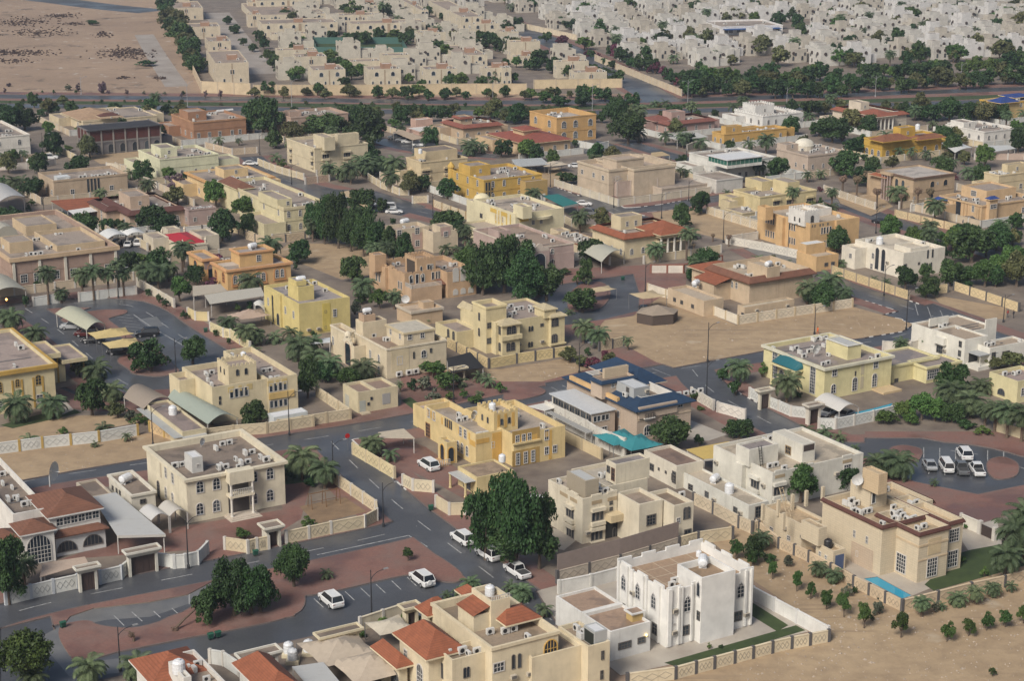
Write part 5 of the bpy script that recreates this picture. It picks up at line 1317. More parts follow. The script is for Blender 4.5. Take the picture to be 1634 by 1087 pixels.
hipvol(542, 688, 4.2, 366, 640, 1.3).win('L', 7, .5, 2.0, 2.6, 'arch', DKFR); hipvol(742, 348, 6.6, 656, 935, 1.6); hipvol(1030, 250, 6.4, 918, 1100, 1.0)
N_ = H.pv(905, 632, 7.0, 806, 1137, z0=0, par=.6); N_.wins('R', [(987,712),(1008,706)], .45, 1.4, 'arch', DKFR, False); N_.wins('L', [(828,690),(842,700)], .4, 2.0, 'rect', DKFR, False); H.clutter(2, N_)
v.wins('R', [(1303,640),(1343,632)], .5, 1.9, 'arch', DKFR, False); v.wins('R', [(1170,685)], 1.6, 1.3); u = v._uv('R',1548,620)[0]; v.win('R', u, 3.2, 2.0, 4.2, 'arch', OCHREM); H.wacs(v, 'R', [(1405,715),(1470,700),(1300,735)])
a, b = H.lp(1260, 405, h+.2), H.lp(1530, 385, h+.2); H.hip(a.x, a.y, b.x, a.y+4.5, h+.25, 1.0, .2, TERM, ridge=1.5)
S_ = H.vol(T_.x0-2.2, T_.y0+.4, T_.x0, T_.y1-.5, v.roofz, h+1.1, par=.1); sb = MB(); sb.add([(S_.x0-.2,S_.y0-.2,h+1.2),(S_.x0-.2,S_.y1+.2,h+1.2),(S_.x1,S_.y1+.2,h+2.0),(S_.x1,S_.y0-.2,h+2.0)], [(3,2,1,0)]); sb.build('tiled_roof', TERM, H.o)
H.clutter(4, v); H.put('dish', H.W*.85, H.D*.5, v.roofz, .4); H.t = 'E7'
R_ = H.pv(268, 622, 6.3, 105, 385, z0=0, par=.6); R_.wins('R', [(345,668),(340,775)], .45, 1.2, 'rect', DKFR); cb = H.pv(303, 545, R_.roofz+2.0, 243, 371, z0=R_.roofz, mat=m_ribbed((.45,.46,.45), .5, 6, 0), par=.05, roof=m_plain((.6,.6,.6), .5), name='roof_cabin'); cb.slab('L', cb.y0+.2, cb.y1-.2, cb.z0+.1, cb.z1-.3, .02, m_plain((.015,.018,.012), .9), 'dark_opening_panel'); H.clutter(2, R_)  # dark plate gives the unlit inside of the open cabin front
H.vol(R_.x0-7, R_.y0+1.5, R_.x0, R_.y0+9, 0, 5.9, par=.5); u = R_.x0-4; 
use('E5')
tent('beige tent nearest the orange-red roofs, at the bottom edge', 380, 800, 8, 8, 2.9, 1.3, c=(.42,.35,.27)); tent('beige tent beside the cream gate canopy, behind another beige tent', 170, 690, 8, 8, 2.9, 1.3, c=(.40,.335,.26))
tent('small pale canopy behind the cream gate wall of the orange-roofed villa', 500, 520, 5, 4.5, 2.6, .6, c=(.48,.43,.34))
gatehouse('small cream gate canopy nearest the parked white cars', 592, 308, 545, 718, 3.6, 0); gatehouse('wide cream gate canopy over brick forecourt, beside the lamp post', 40, 497, -5, 332, 3.8, 0)
use('E6'); gatehouse('white gate canopy beside the cream water tanks at the bottom edge', 756, 312, 708, 1030, 3.8, 0, c=(.58,.56,.5))
H = House('bottom-edge villa with tank tower', 'white villa with red roofs and a roof tank tower, cut by bottom edge', 500, 585, 222, 735, (.58,.56,.52), h=6.4, par=.7, roof=m_roof((.27,.21,.16))); v = H.main
T_ = H.pv(380, 420, 7.6, 280, 430, par=.5); H.putp('tank_v', 350, 385, T_.roofz, 0, 1.0); H.clutter(3, v)
hipvol(170, 470, 5.6, 20, 560, 1.8); hipvol(930, 560, 6.0, 690, 1185, 2.0)
carport('white corrugated roof between red hipped roof and beige tents', [(1190,470),(1420,470),(1290,315),(1085,345)], 3.2, 3.2, SHEETW)
for X, Y, k in ((1065,255,0),(1092,300,0)):
    P = g(X, Y+25, 0); o = thing('water_tank', 'cream ribbed water tank, '+('nearer' if Y > 260 else 'farther')+' of the pair behind the white gate canopy', 'water tank', P); link('tank_body', tank_mesh('tank_v'), o, (0,0,.6), 0, .85); sb = MB(); sb.box(-.8,-.8,0,.8,.8,.58); sb.build('plinth', CREAMM, o)
P = g(1195, 270, 0); o = thing('water_tank', 'pale blue-white water tank beside the cream gate canopy wall', 'water tank', P); link('tank_body', tank_mesh('tank_v'), o, (0,0,.6), 0, .9); sb = MB(); sb.box(-.8,-.8,0,.8,.8,.58); sb.build('plinth', CREAMM, o)
# stone villa with pool on the right
use('A3')
ST2 = m_stone((.51,.44,.33))
H = House('maroon-trimmed sand villa', 'sand-coloured stone villa with maroon roof trim and two-stage roof tower, beside narrow pool', 572, 392, 318, 800, (.45,.36,.26), yb=620, par=.8, wallm=ST2, roof=m_roof((.44,.34,.22), .2))
v = H.main; h = H.h; B_ = H.pv(752, 424, h+.02, 560, 884, z0=0); C_ = H.pv(884, 376, h+.03, 640, 948, z0=0)
for V_ in (v, B_, C_): H.skirt(V_, h+.1, .42, .25, MARM, faces='RLE' if V_ is C_ else 'RL')
E_ = H.vol(v.x1-1, v.y0+4.0, C_.x1+1.5, v.y1, 0, h-.02); H.skirt(E_, h+.1, .5, .3, MARM, faces='E')
v.wins('L', [(460,428),(516,455)], .5, 1.1, 'rect'); v.wins('L', [(472,517)], .5, .9); B_.wins('L', [(668,577)], 2.0, 2.9, fixz=(.5,)); B_.wins('R', [(805,595)], 2.0, 2.9, fixz=(.5,)); C_.wins('R', [(890,456)], 2.0, 2.1, fixz=(4.4,)); C_.wins('R', [(884,536)], 2.0, 2.6, fixz=(.6,))
u = B_._uv('R',817,500)[0]; B_.slab('R', u-1.2, u+1.2, 3.9, 6.3, .05, m_wall((.50,.41,.28)), 'blank_panel'); B_.slab('R', B_.x0, B_.x1, h-2.2, h-1.9, .08, m_wall((.47,.38,.27)), 'string_course'); B_.slab('L', B_.y0, B_.y1, h-2.2, h-1.9, .08, m_wall((.47,.38,.27)), 'string_course'); B_.slab('R', B_.x0, B_.x1, 3.3, 3.5, .08, m_wall((.47,.38,.27)), 'string_course')
v.slab('L', v._uv('L',545,500)[0], v._uv('L',448,450)[0], 0, 3.3, .06, m_stone((.42,.34,.26)), 'plinth_panel')
T_ = H.pv(532, 224, h+2.4, 443, 608, par=.3); T2 = H.pv(570, 163, h+5.2, 497, 608, z0=T_.roofz, par=.15, mat=m_stone((.47,.37,.25))); T_.wins('R', [(545,265)], .8, 1.9, 'rect', M_ACW, False)
for X, Y in ((470,195),(487,185)): H.putp('dish', X, Y+30, T_.roofz, -.6, 1.4)
L_ = H.pv(225, 388, 3.9, 52, 330, z0=0, par=.4, roof=m_roof((.42,.31,.19), .3)); L_.wins('L', [(88,408),(165,447)], .8, .8); H.wacs(L_, 'L', [(150,400),(232,440)])
for X, Y in ((48,330),(140,370),(117,310),(180,285),(242,268),(316,250)): q = H.lp(X, Y+25, 3.9); pb = MB(); pb.box(q.x-.22, q.y-.22, 3.5, q.x+.22, q.y+.22, 6.0); pb.build('column_stub', ST2, H.o)
S_ = H.pv(300, 405, 5.9, 222, 337, z0=L_.roofz-.3, par=.1); D_ = H.pv(365, 508, 3.2, 288, 420, z0=0, par=.4, roof=m_roof((.42,.31,.19), .3)); D_.slab('R', D_.x0+.4, D_.x1-.3, .1, 2.5, .04, m_ribbed((.07,.11,.22), .5, 8, 0), 'roller_door'); D_.wins('L', [(305,520),(332,537)], .5, .9, 'rect', M_ACW); tk = H.putp('tank_v', 340, 490, D_.roofz, 0, .8); tk.data = tk.data.copy(); tk.data.materials[0] = m_plain((.02,.02,.022), .5, name='black plastic')
lad = MB(); a = H.lp(262, 365, 3.5); 
for s in (-.3, .3): lad.tube([(L_.x1-4+s, L_.y0+3.2, L_.roofz), (L_.x1-4+s, L_.y0+5.6, h+.2)], .06, 4)
for k in range(8): lad.tube([(L_.x1-4.3, L_.y0+3.4+k*.28, L_.roofz+.4+k*.55), (L_.x1-3.7, L_.y0+3.4+k*.28, L_.roofz+.4+k*.55)], .05, 4)
lad.build('ladder', m_plain((.45,.36,.24), .8), H.o); H.clutter(9, v, pipes=False); H.clutter(3, B_, pipes=False); H.clutter(2, E_, pipes=False)
# ------------------------------------------------------------------ second ring of houses
use('F1')
H = House('sawtooth-tower cream villa', 'cream villa with sawtooth roof tower, beside a grey-green barrel-vaulted canopy', 822, 402, 563, 1240, (.55,.48,.34), yb=702, main=False, par=1.0, roof=m_roof((.27,.22,.19)))
B_ = H.pv(1262, 332, H.h, 900, 1502, z0=0); v = H.main = H.vol(0, 0, B_.x0, H.D, 0, H.h); h = H.h
T_ = H.pv(942, 236, h+2.7, 850, 1168, par=.6); T_.cren(H.wm, .8, .4, .4); T_.wins('R', [(1015,278),(1085,268)], .6, 1.2, 'arch', DKFR, False); T_.wins('L', [(880,252),(910,272)], .45, 1.1, 'arch', DKFR, False)
v.wins('R', [(970,512),(1010,502),(1050,495),(1090,487)], .75, 1.7, 'rect', M_FRAME, False, fixz=(4.2,)); B_.wins('R', [(1290,445),(1328,437),(1367,428),(1405,422)], .75, 1.6, 'rect', M_FRAME, False, fixz=(4.2,)); B_.wins('R', [(1295,577),(1330,570),(1370,563),(1408,555)], .75, 1.4, 'rect', M_FRAME, False, fixz=(1.2,))
u = B_._uv('R', 1375, 500)[0]; B_.slab('R', u-2.4, u+2.4, 2.9, 4.0, .25, m_wall((.50,.37,.18)), 'balcony_front'); v.wins('R', [(872,525),(872,488)], .4, .7, 'rect', DKFR, False); v.wins('L', [(640,430)], .9, 1.7)
for V_, L in ((v,(950,972,1038,1105,1125)),(B_,(1275,1297,1342,1390,1410))):
    for X in L: u = V_._uv('R', X, 400)[0]; V_.slab('R', u-.3, u+.3, h-1.4, h-.4, .05, m_wall((.50,.40,.22)), 'ochre_panel')
S_ = H.vol(-3.0, H.D*.55, .1, H.D*.9, 0, h-.4); H.clutter(4, v); H.clutter(3, B_); H.putp('tank_v', 1065, 160, T_.roofz, 0, .7)
carport('grey-green barrel-vaulted canopy beside cream sawtooth-tower villa', [(775,700),(1028,652),(600,438),(445,485)], 2.9, 2.9, m_ribbed((.30,.34,.29), .6, 5, 1), arch=1.3, name='barrel_canopy')
carport('brown shingled barrel canopy behind low annex with round tank', [(250,575),(470,490),(240,376),(85,480)], 2.9, 2.9, m_ribbed((.30,.25,.20), .8, 6, 1), arch=1.0, name='barrel_canopy')
H = House('annex with round tank', 'low cream annex with round white tank on wet roof, beside green barrel canopy', 567, 765, 262, 762, (.52,.46,.33), h=3.3, par=.35, cat='outbuilding', name='annex', roof=m_roof((.24,.19,.17), .9)); H.putp('tank_v', 490, 620, H.main.roofz, 0, .95); H.main.slab('L', -.4, H.D, 2.5, 2.6, 1.6, m_ribbed((.42,.43,.42), .5, 8, 1), 'lean_to_roof'); H.main.slab('R', -.2, H.W*.95, 2.4, 2.5, .9, SHEETW, 'awning')
H = House('white site cabin', 'white portable cabin beside the roadside lattice wall of cream sawtooth-tower villa', 1312, 645, 1262, 1588, (.50,.52,.52), h=2.6, par=.05, cat='cabin', name='site_cabin', roof=m_plain((.62,.62,.62), .5))
use('F2')
H = House('tall-portal cream villa', 'cream villa with tall stepped portal arch and a pale rooftop penthouse, behind palms', 610, 452, 345, 1098, (.55,.48,.36), yb=705, par=.9, roof=m_roof((.26,.19,.14)))
v = H.main; h = H.h; CORN = H.wm
v.band(h-.3, h+.04, .12, m_wall((.60,.54,.43)))
v.wins('R', [(713,545)], 1.2, 1.7); v.wins('R', [(912,490)], 1.2, 1.6, 'arch'); v.wins('R', [(970,462)], .5, .9, 'rect', DKFR, False); v.wins('R', [(830,502)], .4, 1.4, 'arch', DKFR, False); v.wins('L', [(472,490),(543,530)], .8, 1.7, 'arch'); v.wins('L', [(543,660),(470,625)], .8, 1.7)
u = v._uv('R',718,560)[0]; v.slab('R', u-1.9, u+1.9, 1.2, 6.3, .05, m_wall((.52,.45,.32)), 'raised_panel')
N_ = H.pv(262, 314, h-.2, 142, 350, z0=0); N_.wins('L', [(165,380)], .8, 1.8, 'arch'); N_.band(h-.5, h-.16, .1, m_wall((.60,.54,.43)))
P_ = H.pv(337, 434, h-1.4, 226, 442, z0=0); P_.win('L', (P_.y0+P_.y1)/2-.2, .3, 2.6, 5.0, 'arch', m_wall((.46,.36,.28)), False)
mb = MB(); yc = (P_.y0+P_.y1)/2
for k, (w_, z_) in enumerate(((3.6,.0),(2.6,.55),(1.6,1.1))): mb.box(P_.x0-.03-.004*k, yc-w_/2, P_.z1-.06, P_.x0+.35+.004*k, yc+w_/2, P_.z1+.5+z_)
mb.lathe(P_.x0+.16, yc, [(.7,P_.z1+1.5),(.7,P_.z1+1.8),(.5,P_.z1+2.2),(.2,P_.z1+2.4)], 10); mb.build('stepped_gable', m_wall((.60,.54,.43)), H.o)
Q_ = H.pv(748, 320, h+2.1, 604, 998, par=.05, roof=m_plain((.46,.42,.34), .6, var=.3), name='penthouse'); Q_.band(h+1.75, h+2.14, .2, m_wall((.50,.43,.30))); Q_.wins('L', [(640,308),(718,347)], .8, 1.2); Q_.wins('R', [(797,352),(900,338)], 1.0, 1.2)
T_ = H.pv(410, 235, h+2.4, 349, 605, par=.3); H.vol(T_.x0+.5, T_.y0+.6, T_.x0+3, T_.y1-.4, T_.roofz, T_.z1+1.2, par=.1, mat=m_wall((.40,.30,.22))); H.put('tank_h', T_.x0+1.7, T_.y0+1.6, T_.z1+1.2, 0, .8)
for X, Y in ((595,385),(615,390),(500,355),(520,350)): H.putp('ac', X, Y, v.roofz, 0)
for X, Y in ((672,668),(812,645),(765,660)): q = H.lp(X, Y, .2); H.put('ac', q.x, -.6, .4, 0, 1.2)
H = House('cream windowless utility box', 'windowless cream utility building with louvred panel, on the red pavement by the main street', 375, 812, 243, 697, (.52,.46,.33), yb=990, par=.5, cat='outbuilding', name='utility_building', roof=m_roof((.24,.17,.13))); v = H.main; u, z = v._uv('R',603,890)
v.slab('R', u-.8, u+.8, 1.0, 3.0, .04, m_ribbed((.38,.37,.35), .7, 8, 2), 'louvre'); u = v._uv('R',407,920)[0]; v.slab('R', u-.6, u+.6, .1, 2.4, .04, m_plain((.36,.37,.33), .6), 'door'); v.slab('L', H.D*.6, H.D*.85, .1, 2.4, .04, m_plain((.42,.41,.35), .6), 'door'); v.slab('R', u-.7, u+1.0, .0, .35, 1.3, m_wall((.42,.36,.27)), 'door_step'); v.wins('R', [(480,860),(455,905)], .5, .6, 'rect', DKFR, False); v.slab('L', 0, .3, v.roofz+.01, H.h+.06, 0, H.wm, 'roof_divider', sunk=.3); mbx = MB(); mbx.box(H.W*.42, .2, v.roofz, H.W*.48, H.D-.2, H.h+.01); mbx.build('roof_divider', H.wm, H.o)
use('F3')
H = House('buff stair-tower villa', 'buff three-level villa with square stair tower and bay balconies, behind the sandy verge', 672, 458, 342, 1312, (.54,.47,.31), yb=770, par=.5, roof=m_roof((.27,.22,.19)))
v = H.main; h = H.h; TC = m_tile((.46,.39,.25))
T_ = H.pv(578, 307, height_at(g(572,757,0), 578, 307), 448, 773, z0=0, par=.8); T_.band(T_.z1-.4, T_.z1+.05, .15, m_wall((.60,.52,.33))); T_.wins('L', [(513,393),(512,543)], .7, 1.7, 'arch', DKFR); T_.wins('R', [(607,480),(605,628)], 1.0, 1.2, 'rect', DKFR)
S_ = H.pv(440, 350, h-.3, 330, 470, z0=0, par=.4); S_.wins('L', [(397,425)], 2.2, 1.5, 'arch', DKFR); S_.wins('L', [(397,590)], 2.4, 3.0, 'arch', DKFR); H.hip(S_.x0, S_.y0, S_.x1, S_.y1, h-.25, 1.3, .5, TC)
u0 = v._uv('R',700,600)[0]; u1 = v._uv('R',868,600)[0]
K = H.vol(max(0,u0), -1.4, u1, .3, 0, h-.25, par=.2); H.hip(K.x0, K.y0, K.x1, K.y1+1, h-.2, .9, .4, TC); K.wins('R', [(800,548),(843,543)], 1.2, 1.7, 'arch', DKFR, fixz=(4.3,)); K.wins('R', [(792,697),(835,690)], 1.0, 1.8, 'arch', DKFR, fixz=(.9,)); K.win('L', .7-1.1, 4.3, .9, 1.7, 'arch', DKFR); K.win('L', .7-1.1, .9, .9, 1.8, 'arch', DKFR); K.slab('R', K.x0-.3, K.x1+.3, 3.3, 4.2, .5, H.wm, 'balcony_front')
u2 = v._uv('R',1180,500)[0]; K2 = H.vol(u2, -.9, H.W, .3, 0, h-.25, par=.2); H.hip(K2.x0, K2.y0, K2.x1, K2.y1+1, h-.2, .9, .4, TC); K2.wins('R', [(1215,490),(1252,482)], 1.1, 1.8, 'arch', DKFR, fixz=(4.3,)); K2.wins('R', [(1205,632),(1243,628)], 1.1, 1.9, 'arch', DKFR, fixz=(.9,)); K2.slab('R', K2.x0-.2, K2.x1+.2, .5, .8, .4, H.wm, 'sill')
v.wins('R', [(995,512),(1021,508)], .5, 1.1, 'arch', DKFR, False); v.wins('R', [(992,665),(1017,660)], .5, 1.1, 'arch', DKFR, False); v.wins('R', [(1115,475)], .8, .7, 'rect', DKFR); H.wacs(v, 'R', [(1112,632),(893,662)])
H.clutter(9, v); Q_ = H.pv(1140, 330, h+1.3, 1045, 1250, par=.2); H.hip(Q_.x0, Q_.y0, Q_.x1, Q_.y1, h+1.35, .7, .3, TC)
L_ = H.vol(-5, H.D*.5, 0, H.D+2, 0, 3.8, par=.6); L_.wins('L', [(215,500),(265,525)], .9, 1.8, 'arch', DKFR)
use('F4')
H = House('cream villa with gold trim', 'cream villa with heavy gold cornice and gold-framed arched windows, at the left edge', -150, 422, -520, 466, (.56,.49,.33), yb=800, par=.6, corn=(.55,.7,GOLDM), roof=m_roof((.30,.24,.21)))
v = H.main; GF = m_plain((.40,.27,.09), .6, name='gold frame')
v.wins('R', [(330,440)], 1.2, 2.0, 'arch', GF, fixz=(4.4,)); v.wins('R', [(148,462)], .9, 1.6, 'arch', GF, fixz=(4.6,)); v.wins('R', [(345,612),(-10,640)], 1.3, 1.6, fixz=(1.1,)); v.wins('R', [(-5,515)], 1.0, 2.2, 'arch', GF, fixz=(4.0,))
for X in (330,148):
    for d in (-.85, .85): u = v._uv('R', X, 500)[0]+d; v.slab('R', u-.16, u+.16, .4, 6.0, .1, GOLDM, 'gold_strip')
H.clutter(3, v); C1 = H.vol(H.W+.5, H.D*.45, H.W+5, H.D*.8, 5.3, 6.2, par=.4); H.columns([(H.W+4.6, H.D*.5), (H.W+4.6, H.D*.75)], 0, 5.3, .2, GOLDM)
C2 = H.vol(H.W+5.2, H.D*.45, H.W+10, H.D*.85, 3.9, 4.6, par=.3); H.columns([(H.W+9.6, H.D*.5), (H.W+9.6, H.D*.8)], 0, 3.9, .2, GOLDM); C3 = H.vol(H.W-1, H.D*.5, H.W+6, H.D*.82, 0, 3.6, par=.3)
use('F5')
H = House('teal-hooded pale yellow villa', 'pale yellow villa with very tall arched windows and teal hood, beside small blue pool', 590, 402, 99, 1157, (.58,.53,.33), yb=672, par=.8, corn=(.4,.45,m_wall((.56,.54,.44))), roof=m_roof((.25,.21,.19), .9))
v = H.main; h = H.h; v.wins('R', [(680,468),(1020,408)], 1.25, 1.9, 'arch', fixz=(4.6,)); v.wins('R', [(670,600)], 1.25, 1.9, 'arch', fixz=(1.0,)); v.wins('R', [(845,585),(1008,553)], 1.3, 2.7, 'arch', fixz=(.7,)); v.wins('R', [(853,445)], .3, .9, 'rect', DKFR, False)
v.wins('L', [(500,540)], 1.6, 5.6, 'arch', fixz=(.5,)); v.wins('L', [(188,420)], 1.6, 5.6, 'arch', fixz=(.5,)); v.wins('L', [(240,575),(322,560)], 1.5, 2.5, 'arch', fixz=(.3,))
for z0_, z1_ in ((.9,3.2),(3.6,6.0)): u = v._uv('R',908,500)[0]; v.slab('R', u-.4, u+.4, z0_, z1_, .04, m_wall((.46,.41,.30)), 'niche_panel')
u = v._uv('L',320,400)[0]; mb = MB(); n = 14; vs = []
for i in range(n+1):
    a = math.pi*i/n; y = u-3.6*math.cos(a); b = math.sin(a)
    vs += [(-.02, y, 4.6+1.7*b**.8), (-1.7-b*.4, y, 4.3+.25*b)]
mb.add(vs, [(2*i, 2*i+1, 2*i+3, 2*i+2) for i in range(n)]); mb.build('teal_hood', m_plain((.02,.11,.13), .4, name='teal sheet'), H.o); v.slab('L', u-3.7, u+3.7, 4.0, 4.3, 2.1, H.wm, 'porch_slab'); H.columns([(-1.9, u-3.2), (-1.9, u+3.2)], 0, 4.0, .22, H.wm)
T_ = H.pv(793, 218, h+2.0, 615, 904, par=.05, roof=SHEETW, name='roof_room'); T_.band(h+1.9, h+2.05, .2, m_plain((.6,.6,.58), .5)); H.clutter(16, v); H.putp('dish', 520, 310, v.roofz, .2, 1.6)
N_ = H.vol(H.W, 1.5, H.W+13, 9.5, 0, 3.6, par=.3, corn=(.25,.4,None)); N2 = H.vol(H.W+7, -2.0, H.W+15.5, 3.0, 0, 3.3, par=.3, corn=(.25,.4,None)); H.t = 'F6'; N2.wins('R', [(245,688)], 3.0, 1.9, fixz=(.8,)); N_.wins('R', [(140,580)], 1.0, .8, 'rect', DKFR); use('F5')
v.slab('R', H.W*.72, H.W*1.0, .02, .5, 3.2, m_wall((.48,.38,.25)), 'terrace_platform')
carport('white barrel-vaulted carport with silver car, in front of pale yellow villa', [(722,762),(888,728),(700,636),(515,664)], 2.6, 2.6, m_ribbed((.58,.56,.52), .5, 4, 1), arch=1.0)
gatehouse('left of two white gate canopies in front of pale yellow villa', 65, 602, 28, 192, 3.6, 0, c=(.56,.52,.43)); gatehouse('white gate canopy beside the barrel carport of pale yellow villa', 470, 728, 412, 605, 3.6, 0, c=(.56,.52,.45))
use('F6')
H = House('white cubist villa', 'white cube-shaped villa with grey terrace canopy and marble courtyard, right of parking bays', 648, 248, 414, 838, (.62,.60,.54), yb=462, par=.35, roof=m_roof((.33,.26,.19)))
v = H.main; h = H.h; v.wins('L', [(470,320)], 1.7, 1.5, 'rect', DKFR); v.wins('L', [(627,280),(621,350),(614,410)], .8, 1.2, 'rect', DKFR); H.wacs(v, 'L', [(510,328)]); v.slab('L', v._uv('L',485,260)[0]-1.4, v._uv('L',485,260)[0]+1.4, h-2.3, h-.9, .8, H.wm, 'window_hood')
B_ = H.pv(852, 312, h-1.4, 735, 1140, z0=0); B_.wins('R', [(876,360)], 1.1, 1.0, 'rect', DKFR); B_.wins('R', [(968,350)], 2.0, 1.0, 'rect', DKFR); E_ = H.vol(H.W*.2, H.D*.6, B_.x1, H.D+7, 0, h-.6); H.clutter(3, E_); H.clutter(2, B_)
v.slab('R', H.W*.15, H.W*.95, 3.0, 3.15, 3.2, m_ribbed((.38,.39,.39), .5, 5, 0), 'terrace_canopy'); v.slab('R', H.W*.1, H.W, .02, .9, 3.3, H.wm, 'terrace_wall'); v.slab('R', H.W*.2, H.W*.95, .95, 2.9, .03, m_plain((.03,.03,.03), .8), 'opening_shade_panel'); H.columns([(H.W*.2,-3.0),(H.W*.9,-3.0)], .9, 3.0, .08)  # black plate painted as the shade under the terrace canopy
H.vol(H.W*.35, H.D+3.0, H.W*.35+5, H.D+3.3, h-.6, h+1.0, par=.05); H.vol(E_.x1-3, E_.y0, E_.x1, E_.y0+.3, h-.6, h+1.2, par=.05)
H = House('right-edge pale yellow villa', 'pale yellow stepped-roof villa cut by the right edge, behind tall palms', 1048, 562, 846, 1300, (.56,.51,.33), yb=735, par=.7, roof=m_roof((.28,.22,.20))); H.main.wins('L', [(935,640)], 1.8, 1.3, 'arch', DKFR); H.main.wins('R', [(1100,640)], 1.2, 1.6); H.clutter(3, H.main)
use('F7')
H = House('brown castle villa', 'sandy brown castle-like villa with blind white arched windows and white balcony', 640, 432, 518, 1140, (.42,.30,.20), yb=745, main=False, par=1.0, roof=m_roof((.30,.22,.16)))
B_ = H.pv(1142, 408, H.h, 760, 1484, z0=0); v = H.main = H.vol(0, 0, B_.x0, max(H.D, 14), 0, H.h); h = H.h; WF = m_plain((.52,.49,.44), .6, name='white surround')
N_ = H.pv(405, 354, h-.1, 216, 524, z0=0); N_.wins('L', [(305,462),(338,472)], .8, 1.8, 'rect', WF, False); T2 = H.pv(285, 206, h+2.6, 215, 415, z0=h-1.2, par=.2)
T_ = H.pv(782, 258, h+2.8, 638, 1002, par=.6); T_.cren(H.wm, .9, .5, .4); T_.slab('L', T_.y0+1, T_.y1-1, T_.z0+.1, T_.z1-.6, .04, m_plain((.06,.045,.035), .8), 'dark_opening_panel');  # dark plate in place of the unlit inside of the tower
T_.win('R', T_.x0+1.0, T_.z0+.9, .6, 1.4, 'arch', WF, False); T_.win('R', T_.x0+3.2, T_.z0+.9, 1.6, 1.6, 'rect', WF, False); T_.win('R', T_.x1-1.2, T_.z0+.9, .6, 1.4, 'arch', WF, False)
WP = m_plain((.46,.44,.40), .7, name='white blind panel')
for X, Y, w_, hh, z_ in ((1243,585,1.5,3.2,3.6),(1333,580,1.5,3.2,3.6),(1425,572,1.5,3.2,3.6),(1240,710,1.3,1.4,.6),(1330,697,1.3,1.4,.6),(1420,690,1.3,1.4,.6)):
    u = B_._uv('R', X, Y)[0]; mb = MB(); plate(mb, arch_pts(w_, hh) if X != 1333 else rect_pts(w_, hh), -.07, .02); link('blind_arch', mb.mesh('blind_arch', WP), H.o, (u, B_.y0, z_))
v.wins('R', [(972,572),(1020,560),(1060,553),(1103,546)], .7, 1.8, 'rect', WF, False, fixz=(3.9,)); v.wins('R', [(715,575),(853,560)], 1.0, 2.0, 'arch', WF, False, fixz=(3.7,)); v.wins('R', [(785,575)], .9, 2.2, 'rect', WF, False, fixz=(3.5,)); v.wins('L', [(570,552),(598,565)], .7, 1.8, 'rect', WF, False)
K = H.vol(0.05, -3.0, v._uv('R',1000,600)[0], .1, 0, 3.3, par=.05, mat=m_wall((.45,.33,.23))); H.railing(K.x0, K.y0+.1, K.x1, K.y0+.1, 3.3, .9, WF); H.railing(K.x0+.1, K.y0, K.x0+.1, 0, 3.3, .9, WF)
sb = MB(); sb.add([(K.x1,-.02,4.0),(B_.x0,-.02,4.0),(B_.x0,-2.6,3.2),(K.x1,-2.6,3.2)], [(3,2,1,0)]); sb.build('tiled_roof', TERBM, H.o)
for V_, L in ((v,(690,722,825,850)),(B_,(1248,1275,1400,1425))):
    for X in L: u = V_._uv('R', X, 440)[0]; V_.slab('R', u-.13, u+.13, h-1.2, h-.55, .04, WP, 'white_slot')
v.cren(H.wm, 2.8, 1.9, .35, .22); H.clutter(4, v); H.clutter(3, B_)
H = House('tan annex with dish', 'low tan annex with white dish and flat roof, in front of brown castle villa', 716, 872, 543, 1085, (.44,.34,.24), h=3.4, par=.5, cat='outbuilding', name='annex', roof=m_roof((.42,.33,.24)), corn=(.25,.5,m_wall((.45,.40,.33)))); H.putp('dish', 648, 800, H.main.roofz, -.5, 1.5); H.vol(H.W*.55, H.D*.35, H.W*.9, H.D*.7, H.main.roofz, H.h+.8, par=.1)
use('F8')
H = House('orange villa with twin-arched windows', 'orange plastered villa with salmon cornices and twin-arched windows, beside white corrugated canopies', 457, 332, 318, 1000, (.51,.35,.19), yb=515, par=.7, corn=(.4,.5,m_wall((.55,.33,.19))), roof=m_roof((.28,.24,.22)))
v = H.main; h = H.h; SALM = m_wall((.50,.27,.14))
for X, Y in ((542,405),(742,383),(905,352)):
    u, z = v._uv('R', X, Y); mb = MB(); frame_ring(mb, arch_pts(2.9, 3.0, 10), arch_pts(2.5, 2.8, 10), -.12, .02); link('arch_surround', mb.mesh('arch_surround', SALM), H.o, (u, 0, z-1.5))
    for d in (-.62, .62): v.win('R', u+d, z-1.2, .95, 2.0, 'arch')
    v.slab('R', u-1.5, u+1.5, z-1.8, z-1.55, .25, SALM, 'sill')
v.wins('L', [(352,372),(418,395)], 1.6, 2.6, 'arch', SALM)
N_ = H.pv(236, 238, h+.5, 115, 362, z0=0, par=.5, corn=(.4,.5,m_wall((.55,.33,.19)))); N_.win('R', (N_.x0+N_.x1)/2+.4, .4, 2.2, 3.8, 'arch', SALM, False); N_.wins('L', [(180,370)], 2.2, 4.2, 'arch', SALM, False)
N_.slab('R', N_.x0+.3, N_.x1-.3, h-2.0, h-.2, .03, m_plain((.27,.20,.18), .8), 'tile_panel'); T_ = H.pv(556, 184, h+2.7, 480, 845, par=.5, corn=(.3,.4,m_wall((.55,.33,.19)))); T_.wins('R', [(724,228)], 1.2, 1.6); H.putp('tank_h', 670, 150, T_.roofz, .3, 1.0)
for X in (400,455,520): H.putp('ac', X, 262, v.roofz, 0)
MB().box(H.W*.05, H.D*.45, v.roofz, H.W*.4, H.D*.85, v.roofz+.5).build('roof_plinth', m_wall((.42,.37,.32)), H.o)
